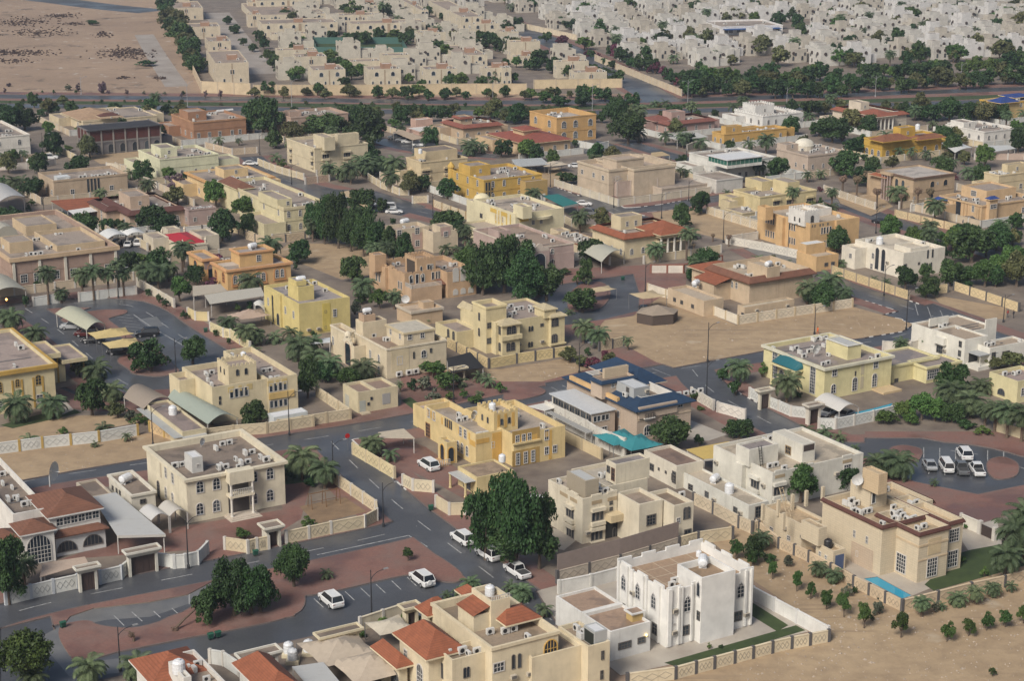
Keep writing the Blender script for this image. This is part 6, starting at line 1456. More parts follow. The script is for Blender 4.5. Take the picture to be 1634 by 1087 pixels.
carport('white corrugated canopies in front of orange twin-arched villa', [(300,628),(778,556),(742,480),(245,540)], 3.0, 3.2, m_ribbed((.48,.45,.38), .6, 4, 0)); carport('beige ribbed porch canopy at the corner of orange twin-arched villa', [(150,560),(448,512),(390,452),(150,470)], 3.3, 3.6, SHEETB)
H = House('lemon yellow villa', 'lemon yellow villa with plain square roof tower, between orange villa and palms', 1082, 628, 768, 1514, (.53,.45,.23), yb=918, par=.7, roof=m_roof((.27,.24,.23)))
v = H.main; h = H.h; T_ = H.pv(1066, 482, h+2.3, 975, 1202, par=.2); H.putp('tank_h', 1090, 440, T_.z1, 0, .95); T2 = H.vol(T_.x0+.2, T_.y0+1.2, T_.x0+2.4, T_.y1, T_.z1-.1, T_.z1+.9, par=.1)
v.wins('R', [(1385,705)], .9, 1.7); u = v._uv('R',1312,720)[0]; v.slab('R', u-.9, u+.9, .5, 6.4, .06, m_wall((.50,.41,.15)), 'raised_panel'); v.wins('R', [(1305,695),(1305,830)], .5, .6, 'rect', DKFR, False); H.wacs(v, 'R', [(1155,850),(1240,840)])
v.wins('L', [(957,680),(1028,720)], .8, 1.7, 'arch'); N_ = H.pv(906, 552, h+.02, 768, 945, z0=0); N_.wins('L', [(808,605)], .8, 1.8, 'arch'); N_.win('L', N_.y0+(N_.y1-N_.y0)*.45, .3, 1.2, 6.2, 'arch', H.wm, False); N_.win('L', N_.y0+1.2, .3, 1.2, 2.6, 'arch', DKFR, False); H.clutter(4, v)
tent('beige fabric tent in the courtyard of lemon yellow villa', 640, 830, 8, 5, 2.7, 1.3, c=(.36,.27,.21)); carport('small white curved shade beside the lemon yellow villa', [(690,640),(775,680),(775,610),(680,615)], 2.8, 2.8, m_plain((.55,.54,.5), .6), arch=.5, name='shade')
carport('white shed roof between lemon yellow villa and palms', [(1170,975),(1345,960),(1345,918),(1150,945)], 2.6, 2.6, m_plain((.5,.53,.55), .5), name='shed_roof')
# houses between the two rings -----------------------------------------
use('B2')
tent('beige square shade roof on posts beside the cul-de-sac', 792, 325, 6.2, 5.5, 3.6, .5, rot=0, c=(.42,.33,.20), cat='shade roof')
P = g(845, 385, 0); o = thing('yurt_tent', 'dark brown six-sided camp tent with pale peaked top, on the sandy lot', 'tent', P, .3); mb = MB(); n = 6; R6 = 4.6
hexa = [(R6*math.cos(i*math.pi/3), R6*.8*math.sin(i*math.pi/3)) for i in range(n)]; mb.prism(hexa, 0, 2.3); mb.build('side_cloth', m_plain((.075,.055,.045), .9, name='brown cloth'), o)
mb = MB(); mb.add([(x*1.05, y*1.05, 2.28) for x, y in hexa]+[(0,0,3.7)], [(i, (i+1)%n, n) for i in range(n)]); mb.build('canopy', m_plain((.26,.21,.16), .9, name='tan cloth'), o)
tent('small tan shade beside dark trees at the cul-de-sac', 530, 270, 7, 3.5, 2.6, .5, c=(.42,.34,.21))
TILES.update(G1=(1020, 330, 3.268), G2=(560, 300, 4.085))
use('G1')
H = House('tan villa with red-brown eaves', 'tan villa with red-brown tiled eaves and low annexes, behind white-panelled wall', 572, 396, 362, 905, (.47,.38,.28), yb=520, par=.3, roof=m_roof((.38,.31,.23)))
v = H.main; h = H.h; H.skirt(v, h+1.1, 1.1, .7, TERBM, inn=.5); MB().ring([(.5,.5),(H.W-.5,.5),(H.W-.5,H.D-.5),(.5,H.D-.5)], [(.7,.7),(H.W-.7,.7),(H.W-.7,H.D-.7),(.7,H.D-.7)], h-.3, h+1.1).build('parapet', H.wm, H.o)
v.wins('L', [(486,405),(508,410)], .8, 1.5, 'arch'); T_ = H.pv(668, 318, h+2.8, 565, 735, par=.3); H.clutter(10, v); H.put('tank_h', T_.x0+1.5, T_.y0+1.5, T_.roofz, .4, .9)
W1 = H.pv(620, 402, h-1.3, 588, 868, z0=0, par=.3, roof=m_roof((.42,.36,.27))); W1.wins('R', [(795,418),(820,410)], .8, 1.5, 'arch', fixz=(2.8,)); W1.wins('R', [(700,405)], .5, .7)
A1 = H.pv(338, 492, 3.5, 150, 440, z0=0, par=.5, roof=m_roof((.40,.33,.25))); A1.grid('L', (.3,.6,.8), (1.0,), 1.0, .9, 'rect', frame=DKFR); H.putp('tank_h', 295, 415, A1.roofz, .5, 1.0)
A2 = H.pv(550, 526, 3.3, 513, 810, z0=0, par=.3, roof=m_roof((.45,.39,.29))); A2.wins('L', [(556,545)], .9, 2.0, 'rect', DKFR, fixz=(.1,)); A2.grid('R', (.35,.6), (1.6,), .4, .4); H.wacs(A2, 'R', [(610,540),(770,515)])
b = H.vol(-4.5, H.D*.45, -.05, H.D*.9, 0, 4.0, par=.3); sb = MB(); sb.add([(-4.8,H.D*.4,4.05),(-4.8,H.D*.95,4.05),(-.05,H.D*.95,5.2),(-.05,H.D*.4,5.2)], [(3,2,1,0)]); sb.build('tiled_roof', TERM, H.o)
H.hip(.5, H.D+.5, H.W*.55, H.D+8, 4.2, 1.4, .4, TERM); H.vol(1, H.D+.8, H.W*.5, H.D+7.5, 0, 4.1, par=.05)
H = House('slit-window white villa', 'tall white villa with paired arched niches and slit windows, behind lattice wall', 1372, 242, 1126, 1596, (.62,.58,.50), yb=378, par=.8, roof=m_roof((.48,.42,.33)))
v = H.main; WA = m_plain((.55,.51,.45), .6, name='niche frame'); v.wins('R', [(1505,242),(1530,238)], .5, 2.0, 'arch', DKFR, False, fixz=(4.5,)); v.wins('R', [(1498,322),(1521,316)], .5, 2.0, 'arch', DKFR, False, fixz=(1.0,)); v.wins('R', [(1386,312)], 1.0, 1.2, 'rect', DKFR); v.wins('R', [(1458,295)], .6, .6, 'rect', DKFR)
v.wins('L', [(1240,285),(1272,295)], 1.5, 5.4, 'arch', WA, False, fixz=(.4,)); v.wins('L', [(1140,230),(1220,255)], .9, 1.5, 'arch'); v.wins('L', [(1212,310)], .9, 1.4); H.wacs(v, 'L', [(1168,315),(1297,290)])
H.putp('tank_v', 1253, 195, v.roofz, 0, 1.1); N_ = H.vol(H.W*.25, 1.2, H.W*.7, H.D*.4, H.h-.8, H.h+.5, par=.5); H.clutter(2, v); L_ = H.vol(-3.5, H.D*.75, .1, H.D+.5, 0, 5.0, par=.4); L_.win('L', L_.y0+1.5, 2.5, 1.0, 1.2)
H = House('slotted-parapet orange villa', 'orange-tan villa with slotted parapet and white battlemented roof room, beside the sandy corner lot', 886, 88, 619, 1141, (.51,.36,.21), yb=248, par=1.0, roof=m_roof((.40,.33,.25)))
v = H.main; h = H.h; WF = m_plain((.55,.5,.44), .6, name='pale frame')
for X, Y in ((662,92),(674,97),(688,102),(700,107)): v.wins('L', [(X,Y),(X,Y+68)], .6, 1.7, 'rect', WF, False, fixz=(1.2,4.6))
for X, Y in ((785,130),(797,133),(809,136)): v.wins('L', [(X,Y),(X,Y+68)], .6, 1.7, 'rect', WF, False, fixz=(1.2,4.6))
for X, Y in ((952,135),(966,133),(981,130),(996,127)): v.wins('R', [(X,Y),(X,Y+62)], .65, 1.7, 'rect', WF, False, fixz=(1.2,4.6))
for X in (1052,1085,1115): v.wins('R', [(X,130)], 1.0, 2.6, 'arch', m_plain((.5,.36,.24), .7, name='blind frame'), False, fixz=(3.6,))
for f, L in (('L',(655,668,690,703,780,793,808)),('R',(905,918,945,960,985,1048,1062,1090,1110,1125))):
    for X in L: u = v._uv(f, X, 60)[0]; v.slab(f, u-.2, u+.2, h-1.0, h-.35, .03, DKFR, 'parapet_slot')
for f in ('L',): u = v._uv(f, 745, 120)[0]; v.slab(f, u-1.2, u+1.2, 0, h-.3, .9, H.wm, 'buttress_bay')
u = v._uv('R', 1020, 100)[0]; v.slab('R', u, H.W, 0, h+.05, .6, H.wm, 'front_bay')
T_ = H.pv(865, 28, h+2.6, 780, 942, mat=WHITEM, par=.6); T_.cren(WHITEM, .9, .5, .4); T_.grid('R', (.5,), (.8,), 1.0, 1.8, 'arch', frame=DKFR); T_.grid('L', (.3,.6), (.8,), .5, 1.1, 'arch', frame=DKFR); H.putp('tank_v', 812, 60, v.roofz, 0, 1.1); T3 = H.pv(660, 5, h+2.2, 618, 700); T4 = H.vol(H.W-5, H.D*.45, H.W-.6, H.D*.7, h-1, h+.8, mat=WHITEM, par=.4); H.clutter(5, v)
A1 = H.pv(925, 262, 3.6, 822, 1040, z0=0, par=.4); A1.grid('R', (.45,.75), (1.0,), 1.1, .9, 'rect', frame=DKFR); A2 = H.pv(872, 200, 5.6, 828, 972, z0=0, par=.05, roof=m_plain((.6,.6,.58), .5))
use('G2')
H = House('beige mauve-panelled villa', 'plain beige villa with mauve window panels, half hidden behind the tall dark tree row', 178, 288, 104, 508, (.50,.43,.33), yb=440, par=.9, roof=m_roof((.30,.24,.20)))
v = H.main; h = H.h; MV = m_wall((.40,.30,.26)); 
for X, Y in ((315,330),(432,318)):
    u = v._uv('R', X, Y)[0]; v.slab('R', u-1.4, u+1.4, .4, h-1.3, .05, MV, 'mauve_panel'); v.win('R', u, 4.4, 1.3, 1.7, proud=.05); v.win('R', u, 1.0, 1.3, 1.6, proud=.05)
H.putp('tank_h', 350, 240, v.roofz, .3, 1.1); H.clutter(3, v); N_ = H.pv(535, 290, h-.5, 440, 697, z0=0); u = N_._uv('R', 618, 325)[0]; N_.slab('R', u-1.3, u+1.3, 4.2, 6.2, .05, MV, 'mauve_panel'); N_.win('R', u, 4.5, 1.2, 1.4, proud=.05); H.vol(N_.x0+2.5, N_.y0+1, N_.x0+6, N_.y0+5, N_.roofz, h+.4, par=.3)
H = House('cream villa with gold strips', 'cream-white villa with gold vertical strips and curved bay, near the green canopy', 1072, 168, 800, 1389, (.58,.53,.38), yb=362, par=.8, roof=m_roof((.36,.30,.24)))
v = H.main; h = H.h; GS = m_wall((.50,.36,.13))
for X in (945,965,985,1015,1040): u = v._uv('L', X, 200)[0]; v.slab('L', u-.22, u+.22, 1, h-.6, .06, GS, 'gold_strip')
for X in (930,1000): u = v._uv('L', X, 190)[0]; v.slab('L', u-1.5, u+1.5, h-1.6, h-.6, .1, GS, 'gold_panel')
v.wins('L', [(945,205),(965,212),(990,222)], .7, 1.5, fixz=(4.2,)); v.wins('L', [(850,180)], 1.3, 1.2, 'rect', DKFR); u = v._uv('R',1130,190)[0]; v.slab('R', u-1.3, u+1.3, h-2.2, h-.9, .1, GS, 'gold_panel'); v.wins('R', [(1188,225),(1240,222)], .9, 1.6, fixz=(4.2,)); v.wins('R', [(1190,300),(1240,295)], .9, 1.6, fixz=(1.0,))
u = v._uv('R',1237,200)[0]; mb = MB(); pts = [(u-3.2, .05)]+[(u-3.2*math.cos(math.pi*i/10), -1.3*math.sin(math.pi*i/10)) for i in range(11)]; mb.prism([(u-3.2*math.cos(math.pi*i/10), -1.3*math.sin(math.pi*i/10)) for i in range(11)], h-2.0, h-1.4); mb.build('curved_canopy', H.wm, H.o)
T_ = H.pv(1120, 125, h+2.2, 1058, 1180, par=.3); H.clutter(9, v); H.dome(H.W*.25, H.D+2, h-1.0, 2.2); H.vol(H.W*.05, H.D+.1, H.W*.5, H.D+5, 0, h-1.0, par=.1); H.vol(-7.5, H.D*.1, -.1, H.D*.7, 0, 3.4, par=.5)
H = House('curly-gabled mauve villa', 'mauve-grey villa with curly-gabled arched portal, behind dense dark trees of the cul-de-sac', 1142, 400, 798, 1452, (.38,.30,.27), yb=565, par=.6, roof=m_roof((.28,.21,.16)), corn=(.12,.25,m_wall((.52,.47,.39))))
v = H.main; h = H.h; PW = m_plain((.55,.52,.47), .6, name='white surround'); P_ = H.vol(.3, -1.2, 5.6, .1, 0, h-.6, par=.3); P_.win('R', 2.9, .2, 3.4, 4.9, 'arch', PW, False)
mb = MB(); pts = [(.3,0),(5.6,0),(5.4,.6),(4.6,.7),(4.0,1.1),(3.5,1.7),(2.95,1.9),(2.4,1.7),(1.9,1.1),(1.3,.7),(.5,.6)]
n = len(pts); mb.add([(x,-1.22,h-.62+z) for x,z in pts]+[(x,-.9,h-.62+z) for x,z in pts], [tuple(range(n)), tuple(range(2*n-1,n-1,-1))]+[(i,n+i,n+(i+1)%n,(i+1)%n) for i in range(n)]); mb.build('curly_gable', m_wall((.50,.44,.38)), H.o)
v.wins('R', [(1312,505),(1395,490)], 1.9, 1.9, 'arch', PW, fixz=(1.0,)); v.wins('R', [(1312,385)], 1.0, 1.5, 'arch', PW, fixz=(4.0,)); B_ = H.pv(1330, 430, h-2.0, 1250, 1455, z0=0, par=.5); H.clutter(4, v); H.vol(H.W*.1, H.D*.6, H.W*.35, H.D*.8, v.roofz, h+1.2, par=.3)
# ------------------------------------------------------------------ houses farther back
MIDS = []
def mid(short, label, xc, yt, yb, XL, XR, col, nL=3, nR=4, st='rect', wh=(1.1, 1.6), tower=None, sk=None, corn=None, par=.8, roof=None, cl=4, frame=None, zs=(1.0, 4.4), tank=None, wallm=None, hip=None, mull=True, ang=None, name='villa', group=None):
    H = House(short, label, xc, yt, XL, XR, col, yb=yb, ang=ang, name=name, group=group, par=par, corn=corn, roof=roof or m_roof((.29,.24,.20)), frame=frame, wallm=wallm)
    if not corn and not sk: H.main.band(H.h-.32, H.h+.03, .12, m_wall(dk(col, 1.08)))
    if H.h > 5.5: H.main.band(3.35, 3.6, .07, m_wall(dk(col, .9)), 'string_course')
    v = H.main; zz = [z for z in zs if z+wh[1] < H.h-.3]
    for n, f in ((nL, 'L'), (nR, 'R')):
        us = [(i+.5)/n+H.r.uniform(-.03, .03) for i in range(n)]
        v.grid(f, us, zz, *wh, st, mull=mull)
    if tower:
        fx, fy, w_, d, hh = tower; T_ = H.vol(H.W*fx, H.D*fy, H.W*(fx+w_), H.D*(fy+d), v.roofz, H.h+hh, par=.3); H.T = T_
        if T_.x1-T_.x0 > 1.6 and hh > 1.2: T_.grid('R', (.5,), (.9,), .8, 1.1)
    if sk: H.skirt(v, H.h+.9, .95, .7, sk, inn=.9)
    if hip: H.hip(*[q*(H.W if i % 2 == 0 else H.D) for i, q in enumerate(hip[:4])], H.h+.1, hip[4], .7, hip[5])
    if cl: H.clutter(int(cl*1.6)+1, v, tank)
    MIDS.append(H); return H
use('C0')
# fire-dark unfinished villa
H = mid('dark unfinished villa', 'dark unfinished concrete villa with open red-brown upper storey and black roof deck', 535, 292, 445, 462, 962, (.16,.15,.15), 0, 0, cl=0, par=.15, roof=m_roof((.03,.03,.035), .2, name='black deck'))
v = H.main; DK = m_plain((.012,.012,.014), .9, name='dark interior'); RB = m_wall((.085,.035,.03))
v.slab('R', .2, H.W-.2, H.h*.52, H.h-.4, .05, RB, 'upper_recess'); v.slab('L', .2, H.D-.2, H.h*.52, H.h-.4, .05, RB, 'upper_recess')
for i in range(7): u = .3+(H.W-.6)*i/6; v.slab('R', u-.22, u+.22, .05, H.h-.1, .25, m_wall((.26,.24,.22)), 'concrete_column')
for i in range(4): u = .3+(H.D-.6)*i/3; v.slab('L', u-.22, u+.22, .05, H.h-.1, .25, m_wall((.26,.24,.22)), 'concrete_column')
v.grid('R', (.12,.3,.46,.63,.8,.93), (.4,), 2.0, 2.9, 'arch', frame=m_wall((.2,.19,.18)), mull=False); v.grid('L', (.25,.6), (.6,), 1.3, 2.0, 'arch', frame=m_wall((.2,.19,.18)), mull=False)
v.slab('R', -.6, H.W+.6, H.h-.3, H.h+.05, .8, m_plain((.05,.05,.055), .9), 'roof_edge'); v.band(H.h*.48, H.h*.54, .12, m_wall((.2,.19,.18)), 'floor_edge')
H = mid('tan-hipped cream villa', 'cream villa with tan hipped roof and red tiled porch, behind the dark unfinished villa', 500, 238, 300, 372, 938, (.52,.45,.33), 2, 5, 'arch', par=.3, hip=(0,.1,.55,.95,2.2,m_tile((.36,.24,.15))), cl=2); H.hip(H.W*.2, -3, H.W*.45, .2, 5.0, 1.0, .4, MARM)
H = mid('brown brick villa', 'brown brick villa with dotted cornice and silver roof ducts, near the boulevard', 1162, 242, 358, 1025, 1470, (.30,.18,.12), 4, 5, 'rect', (1.1,1.7), (.05,.35,.35,.4,2.2), roof=m_roof((.34,.27,.22)), corn=(.15,.5,m_wall((.36,.22,.14))), cl=2)
for X, Y in ((1145,205),(1235,212),(1370,180),(1320,185)): q = H.lp(X, Y, H.main.roofz); mb = MB(); mb.tube([(q.x-1.4,q.y,H.main.roofz+.5),(q.x+1.4,q.y,H.main.roofz+.5)], .5, 8); mb.build('roof_duct', m_plain((.55,.55,.54), .4, name='duct sheet'), H.o)
H = mid('pale mint villa', 'pale mint-cream villa with scalloped corners and small arched windows, beside the unfinished villa', 962, 465, 592, 827, 1305, (.55,.54,.40), 3, 4, 'arch', (.9,1.6), (.15,.35,.28,.45,2.0), cl=4); H.vol(H.W, 1, H.W+7, 9, 0, 4.2, par=.5)
H = mid('tan villa with red awning', 'tan villa with tall dark stair windows and orange-red awning over its yard', 327, 592, 708, 229, 760, (.40,.32,.24), 3, 2, 'rect', (1.2,1.5), None, cl=8, corn=(.12,.5,None)); u = H.main._uv('R',560,640)[0]
for k in range(4): H.main.win('R', u-1.5+k, 1.0, .6, 4.8, 'rect', DKFR, False)
H.vol(1.5, 1.2, 5.2, 4.4, H.main.roofz, H.h+.5, mat=m_plain((.5,.52,.52), .5), par=.05, roof=m_plain((.55,.57,.57), .5))
carport('orange-red tiled awning over the yard of tan villa', [(400,772),(640,735),(590,690),(302,712)], 3.0, 4.0, TERM, name='awning', cat='awning'); carport('white flat carport roof in front of orange-red awning', [(440,795),(632,768),(560,718),(362,740)], 3.0, 3.0, m_plain((.62,.61,.58), .6, name='white sheet'))
H = mid('pink-beige villa with maroon roofs', 'pink-beige villa with maroon mansard roofs, left of the mauve block house', 780, 798, 890, 606, 1106, (.42,.33,.26), 3, 4, 'arch', (1.1,1.6), (.2,.35,.35,.4,3.0), sk=MARM, cl=3, par=.3)
B_ = H.vol(-3.5, H.D*.35, .1, H.D*.95, 0, H.h, par=.2); H.skirt(B_, H.h+.95, .9, .6, MARM, faces='RLB', inn=.8); B_.grid('L', (.3,.7), (.5, 4.0), 1.2, 2.2, 'arch')
mid('mauve block house', 'small mauve-grey block house beside the white boundary wall and maroon-roofed villa', 1132, 768, 866, 1098, 1290, (.34,.27,.25), 1, 2, 'rect', (1.0,1.2), cl=2)
mid('peach villa with broad cornices', 'peach-cream villa with broad orange cornices and arched windows, above the side street', 1270, 606, 728, 1118, 1629, (.54,.42,.26), 3, 4, 'arch', (1.1,1.7), (.35,.35,.4,.35,1.9), corn=(.7,.45,m_wall((.50,.31,.16))), cl=4, par=.4)
H = mid('huge mauve pilastered villa', 'very large mauve-brown villa with white pilasters and wide cluttered roof, facing the parking loop', 78, 1058, 1245, -260, 699, (.31,.23,.19), 0, 6, 'rect', (1.7,2.0), None, corn=(.5,.9,m_wall((.47,.36,.25))), cl=10, zs=(1.2,5.2), par=1.1); v = H.main
for i in range(5): u = H.W*(.02+.24*i); v.slab('R', max(0,u-.3), u+.3, 0, H.h-1.0, .3, m_wall((.55,.52,.45)), 'white_pilaster')
T_ = H.vol(H.W*.1, H.D*.2, H.W*.32, H.D*.36, v.roofz, H.h+1.4, mat=m_wall((.46,.37,.26)), par=.1); mb = MB(); mb.lathe(0, 0, [(2.6,-2.5),(2.6,2.5)], 16); q = MB(); q.add([(x+H.W*.22, z+H.D*.52, max(0,y)+v.roofz+1.2) for x,y,z in mb.v], mb.f); q.build('barrel_roof', m_ribbed((.38,.36,.30), .6, 5, 0), H.o); H.vol(H.W*.5, H.D*.12, H.W*.96, H.D*.5, v.roofz, H.h+.25, par=.9, mat=m_wall((.46,.37,.26))); H.vol(H.W*.45, H.D*.55, H.W*.75, H.D*.8, v.roofz, H.h+1.2, par=.3, mat=m_wall((.46,.37,.26))); H.vol(H.W*.14, H.D*.42, H.W*.3, H.D*.62, v.roofz, v.roofz+1.3, par=.05)
H = mid('small red-roofed white house', 'small white single-storey house with bright red roof and corner finials, beside orange villa', 1092, 985, 1052, 960, 1240, (.52,.47,.38), 2, 2, 'arch', (1.0,1.6), cl=0, par=.2, hip=(.08,.1,.92,.9,.9,m_plain((.36,.02,.03), .6, name='bright red sheet')))
for x, y in ((.3,.3),(H.W-.3,.3),(.3,H.D-.3),(H.W-.3,H.D-.3)): mb = MB(); mb.lathe(x, y, [(.3,H.h-.2),(.3,H.h+.8),(.4,H.h+.9),(.25,H.h+1.2),(.05,H.h+1.6)], 8); mb.build('finial', H.wm, H.o)
mid('far-left white villa', 'white villa with arched recess cut by the left edge, beside parked white cars', -60, 335, 480, -230, 176, (.60,.57,.52), 2, 2, 'arch', (1.2,1.8), (.1,.4,.4,.4,2.0), cl=2)
carport('white barrel canopy with dark truss front at the left edge', [(-30,740),(150,690),(40,615),(-120,650)], 4.6, 4.6, m_ribbed((.50,.49,.47), .5, 5, 1), arch=1.3)
carport('left half of the white wavy carport behind huge mauve villa', [(640,945),(760,920),(700,885),(588,912)], 2.9, 2.9, m_plain((.62,.62,.6), .5, name='white membrane'), arch=.8); carport('right half of the white wavy carport, beside the asphalt yard', [(762,920),(882,915),(830,880),(702,885)], 2.9, 2.9, m_plain((.62,.62,.6), .5, name='white membrane'), arch=.8)
carport('grey barrel vault canopy behind huge mauve villa roof', [(450,935),(582,910),(520,865),(385,880)], 4.5, 4.5, m_ribbed((.38,.37,.31), .6, 5, 1), arch=1.6)
use('C1')
H = mid('cornice-banded pale yellow villa', 'pale yellow villa with cornice band and brown tiled corner roof, beside dark trees', 204, 757, 918, -175, 470, (.53,.48,.33), 5, 4, 'arch', (.9,1.7), None, corn=(.15,.7,m_wall((.52,.46,.32))), cl=7); h = H.h
T_ = H.pv(160, 708, h+1.6, 45, 247, par=.2); T_.grid('R', (.7,), (.7,), .8, 1.1); q = H.vol(-.2, H.D*.72, H.W*.35, H.D+1, 0, h-.3, par=.05); H.hip(q.x0, q.y0, q.x1, q.y1, h-.25, 1.6, .4, TERBM); L_ = H.vol(-6, -1, -.05, H.D*.35, 0, 3.6, par=.9)
mid('mauve-brown villa with curved parapet', 'mauve-brown villa with gently curved parapet, behind a broad dark tree', 246, 215, 345, 138, 582, (.37,.28,.23), 3, 5, 'rect', (1.1,1.6), (.1,.4,.2,.3,1.0), cl=4)
H = mid('twin-towered beige villa', 'beige villa with two tall box-like roof towers and hooded windows, beside palms', 386, 398, 548, 215, 700, (.52,.46,.34), 0, 0, cl=3, roof=m_roof((.33,.27,.21))); v = H.main; h = H.h
for X, Y in ((240,415),(368,430)): trefoil_band(v, 'L', X, Y, 3, 1.8, 1.0); trefoil_band(v, 'L', X, Y+58, 3, 1.8, 1.0)
for X, Y in ((448,445),(575,435)): trefoil_band(v, 'R', X, Y, 3, 2.2, 1.0); trefoil_band(v, 'R', X, Y+62, 3, 2.2, 1.0)
H.pv(440, 335, h+3.2, 374, 504, par=.2); H.pv(520, 318, h+3.0, 503, 646, par=.2)
H = mid('long-roof-room beige villa', 'beige villa with hooded triple windows and long roof room, beside the palm garden', 1022, 482, 622, 930, 1296, (.50,.42,.29), 0, 0, cl=2); v = H.main; h = H.h
for X, Y in ((1048,545),(1180,530),(1265,518)): trefoil_band(v, 'R', X, Y, 4, 2.4, 1.0); trefoil_band(v, 'R', X, Y+62, 4, 2.4, 1.0)
trefoil_band(v, 'L', 958, 540, 3, 1.8, 1.0); H.pv(1050, 420, h+2.3, 978, 1236, par=.2, roof=M_ROOF); H.putp('tank_v', 1015, 430, h+2.2, 0, .8)
H = mid('turreted gold villa', 'deep gold-coloured villa with corner turret and tall stair windows, beside the street', 1395, 590, 735, 1199, 1742, (.46,.32,.12), 3, 4, 'arch', (1.0,1.9), (.05,.5,.35,.35,2.2), cl=5); v = H.main
for k in range(3): v.win('R', .8+k*.9, 1.0, .6, 5.0, 'rect', DKFR, False)
mb = MB(); mb.lathe(.0, H.D, [(.9,0),(.9,H.h+.6),(1.1,H.h+.7),(.9,H.h+1.2),(.1,H.h+2.2)], 12); mb.build('turret', H.wm, H.o); B_ = H.vol(H.W*.62, -3.0, H.W, 0.05, 0, H.h-1.2, par=.4, mat=m_stone((.36,.26,.12)))
H = mid('tan villa with russet mansard', 'tan villa with russet tiled eaves, bay balcony and roof pavilion, near the boulevard trees', 1272, 278, 358, 1150, 1500, (.43,.34,.25), 2, 4, 'arch', (1.2,1.7), (.2,.5,.3,.35,2.3), sk=m_tile((.22,.075,.05)), cl=1, par=.2); H.skirt(H.T, H.T.z1+.1, .6, .5, m_tile((.22,.075,.05)))
use('C2')
H = mid('red-hipped cream villa', 'cream villa with bright red hipped roofs and arched verandas, left of the tan arcaded villa', 140, 372, 452, -70, 412, (.48,.37,.25), 4, 4, 'arch', (1.2,1.9), None, par=.1, cl=0); H.hip(0, 0, H.W, H.D, H.h+.05, 1.9, .8, m_tile((.25,.075,.05))); T_ = H.vol(H.W*.25, H.D*.35, H.W*.6, H.D*.65, H.h+.1, H.h+2.6, par=.1); H.hip(T_.x0, T_.y0, T_.x1, T_.y1, T_.z1+.05, 1.0, .6, m_tile((.25,.075,.05)))
H = mid('teal-arched orange-tan villa', 'orange-tan villa with large teal arched windows and high parapet, before the big round tree', 330, 216, 368, 170, 567, (.47,.31,.16), 2, 3, 'arch', (1.8,2.4), None, par=1.6, cl=3, roof=m_roof((.36,.33,.30)), zs=(1.0,4.6)); H.put('tank_v', 3, 3, H.main.roofz, 0, 1.0)
H = mid('mauve villa with russet roofs', 'mauve villa with russet tiled roofs and cream roof pavilion, right of the big round tree', 1000, 258, 325, 868, 1276, (.37,.27,.24), 3, 4, 'arch', (1.0,1.8), (.25,.4,.3,.4,3.0), sk=m_tile((.20,.075,.055)), cl=1, par=.2); H.hip(-1, H.D*.45, H.W*.35, H.D+1, H.h+.4, 1.3, .5, m_tile((.20,.075,.055)))
H = mid('sandstone villa with octagonal bay', 'big plain sandstone villa with raised centre block, inside the long corner boundary wall', 642, 528, 690, 457, 1042, (.44,.37,.29), 3, 5, 'rect', (1.2,1.4), None, corn=(.2,.6,m_wall((.47,.40,.31))), cl=0, par=1.3, roof=m_roof((.36,.29,.23)), zs=(4.2,)); h = H.h
B_ = H.pv(795, 525, h+.05, 560, 1040, z0=0, corn=(.2,.6,m_wall((.47,.40,.31)))); T_ = H.pv(690, 470, h+1.8, 608, 852, par=.5, corn=(.15,.4,m_wall((.40,.34,.27)))); H.slabs = H.main.slab('R', 1.0, 4.0, 4.0, 5.8, .06, m_wall((.40,.34,.28)), 'window_panel')
for i, u in enumerate((.02,.14,.26)): pass
H = mid('green-glazed white villa', 'white villa with green-glazed roof terrace under a flat white sheet roof', 1345, 482, 605, 1124, 1644, (.58,.57,.53), 4, 6, 'rect', (1.1,1.6), None, cl=3, par=.6, corn=(.12,.3,None)); h = H.h
T_ = H.pv(1352, 470, h+1.9, 1240, 1560, z0=H.main.roofz, par=.05, roof=m_plain((.6,.6,.6), .5)); T_.slab('R', T_.x0+.1, T_.x1-.1, T_.z0+.9, T_.z1-.3, .03, m_glass((.03,.12,.09), .1, 'green glass'), 'green_glazing'); T_.slab('L', T_.y0+.1, T_.y1-.1, T_.z0+.9, T_.z1-.3, .03, m_glass((.03,.12,.09), .1, 'green glass'), 'green_glazing'); T_.band(T_.z1-.1, T_.z1+.1, .4, m_plain((.6,.6,.6), .5), 'roof_sheet_edge'); T_.pilasters('R', 9, .08, .06, M_ACW, T_.z1-.2); T_.pilasters('L', 7, .08, .06, M_ACW, T_.z1-.2)
mid('ochre villa with low parapets', 'ochre-orange low villa with roof tower, in front of white crenellated villa', 1330, 315, 390, 1262, 1709, (.48,.32,.14), 2, 4, 'arch', (1.0,1.6), (.1,.4,.25,.4,1.8), cl=3)
H = mid('red-roofed villa with white colonnade', 'cream villa with brick-red tiled roofs and tall white columned portico, beside the sandy lot', 735, 938, 1068, 546, 1105, (.52,.45,.32), 4, 5, 'arch', (1.0,1.6), None, sk=TERM, cl=5, par=.3); h = H.h
T_ = H.pv(715, 812, h+3.0, 658, 842, par=.2); T_.grid('R', (.3,.7), (.8,), .8, 1.3); q = H.vol(H.W*.48, -2.8, H.W*.95, H.D*.5, h-.6, h+.3, par=.05); H.hip(q.x0, q.y0, q.x1, q.y1, h+.35, 2.2, .6, TERM); H.columns([(q.x0+.4+(q.x1-q.x0-.8)*i/4, -2.4) for i in range(5)], 0, h-.6, .3); H.main.slab('R', q.x0, q.x1, 3.4, 3.7, 2.4, H.wm, 'balcony_floor')
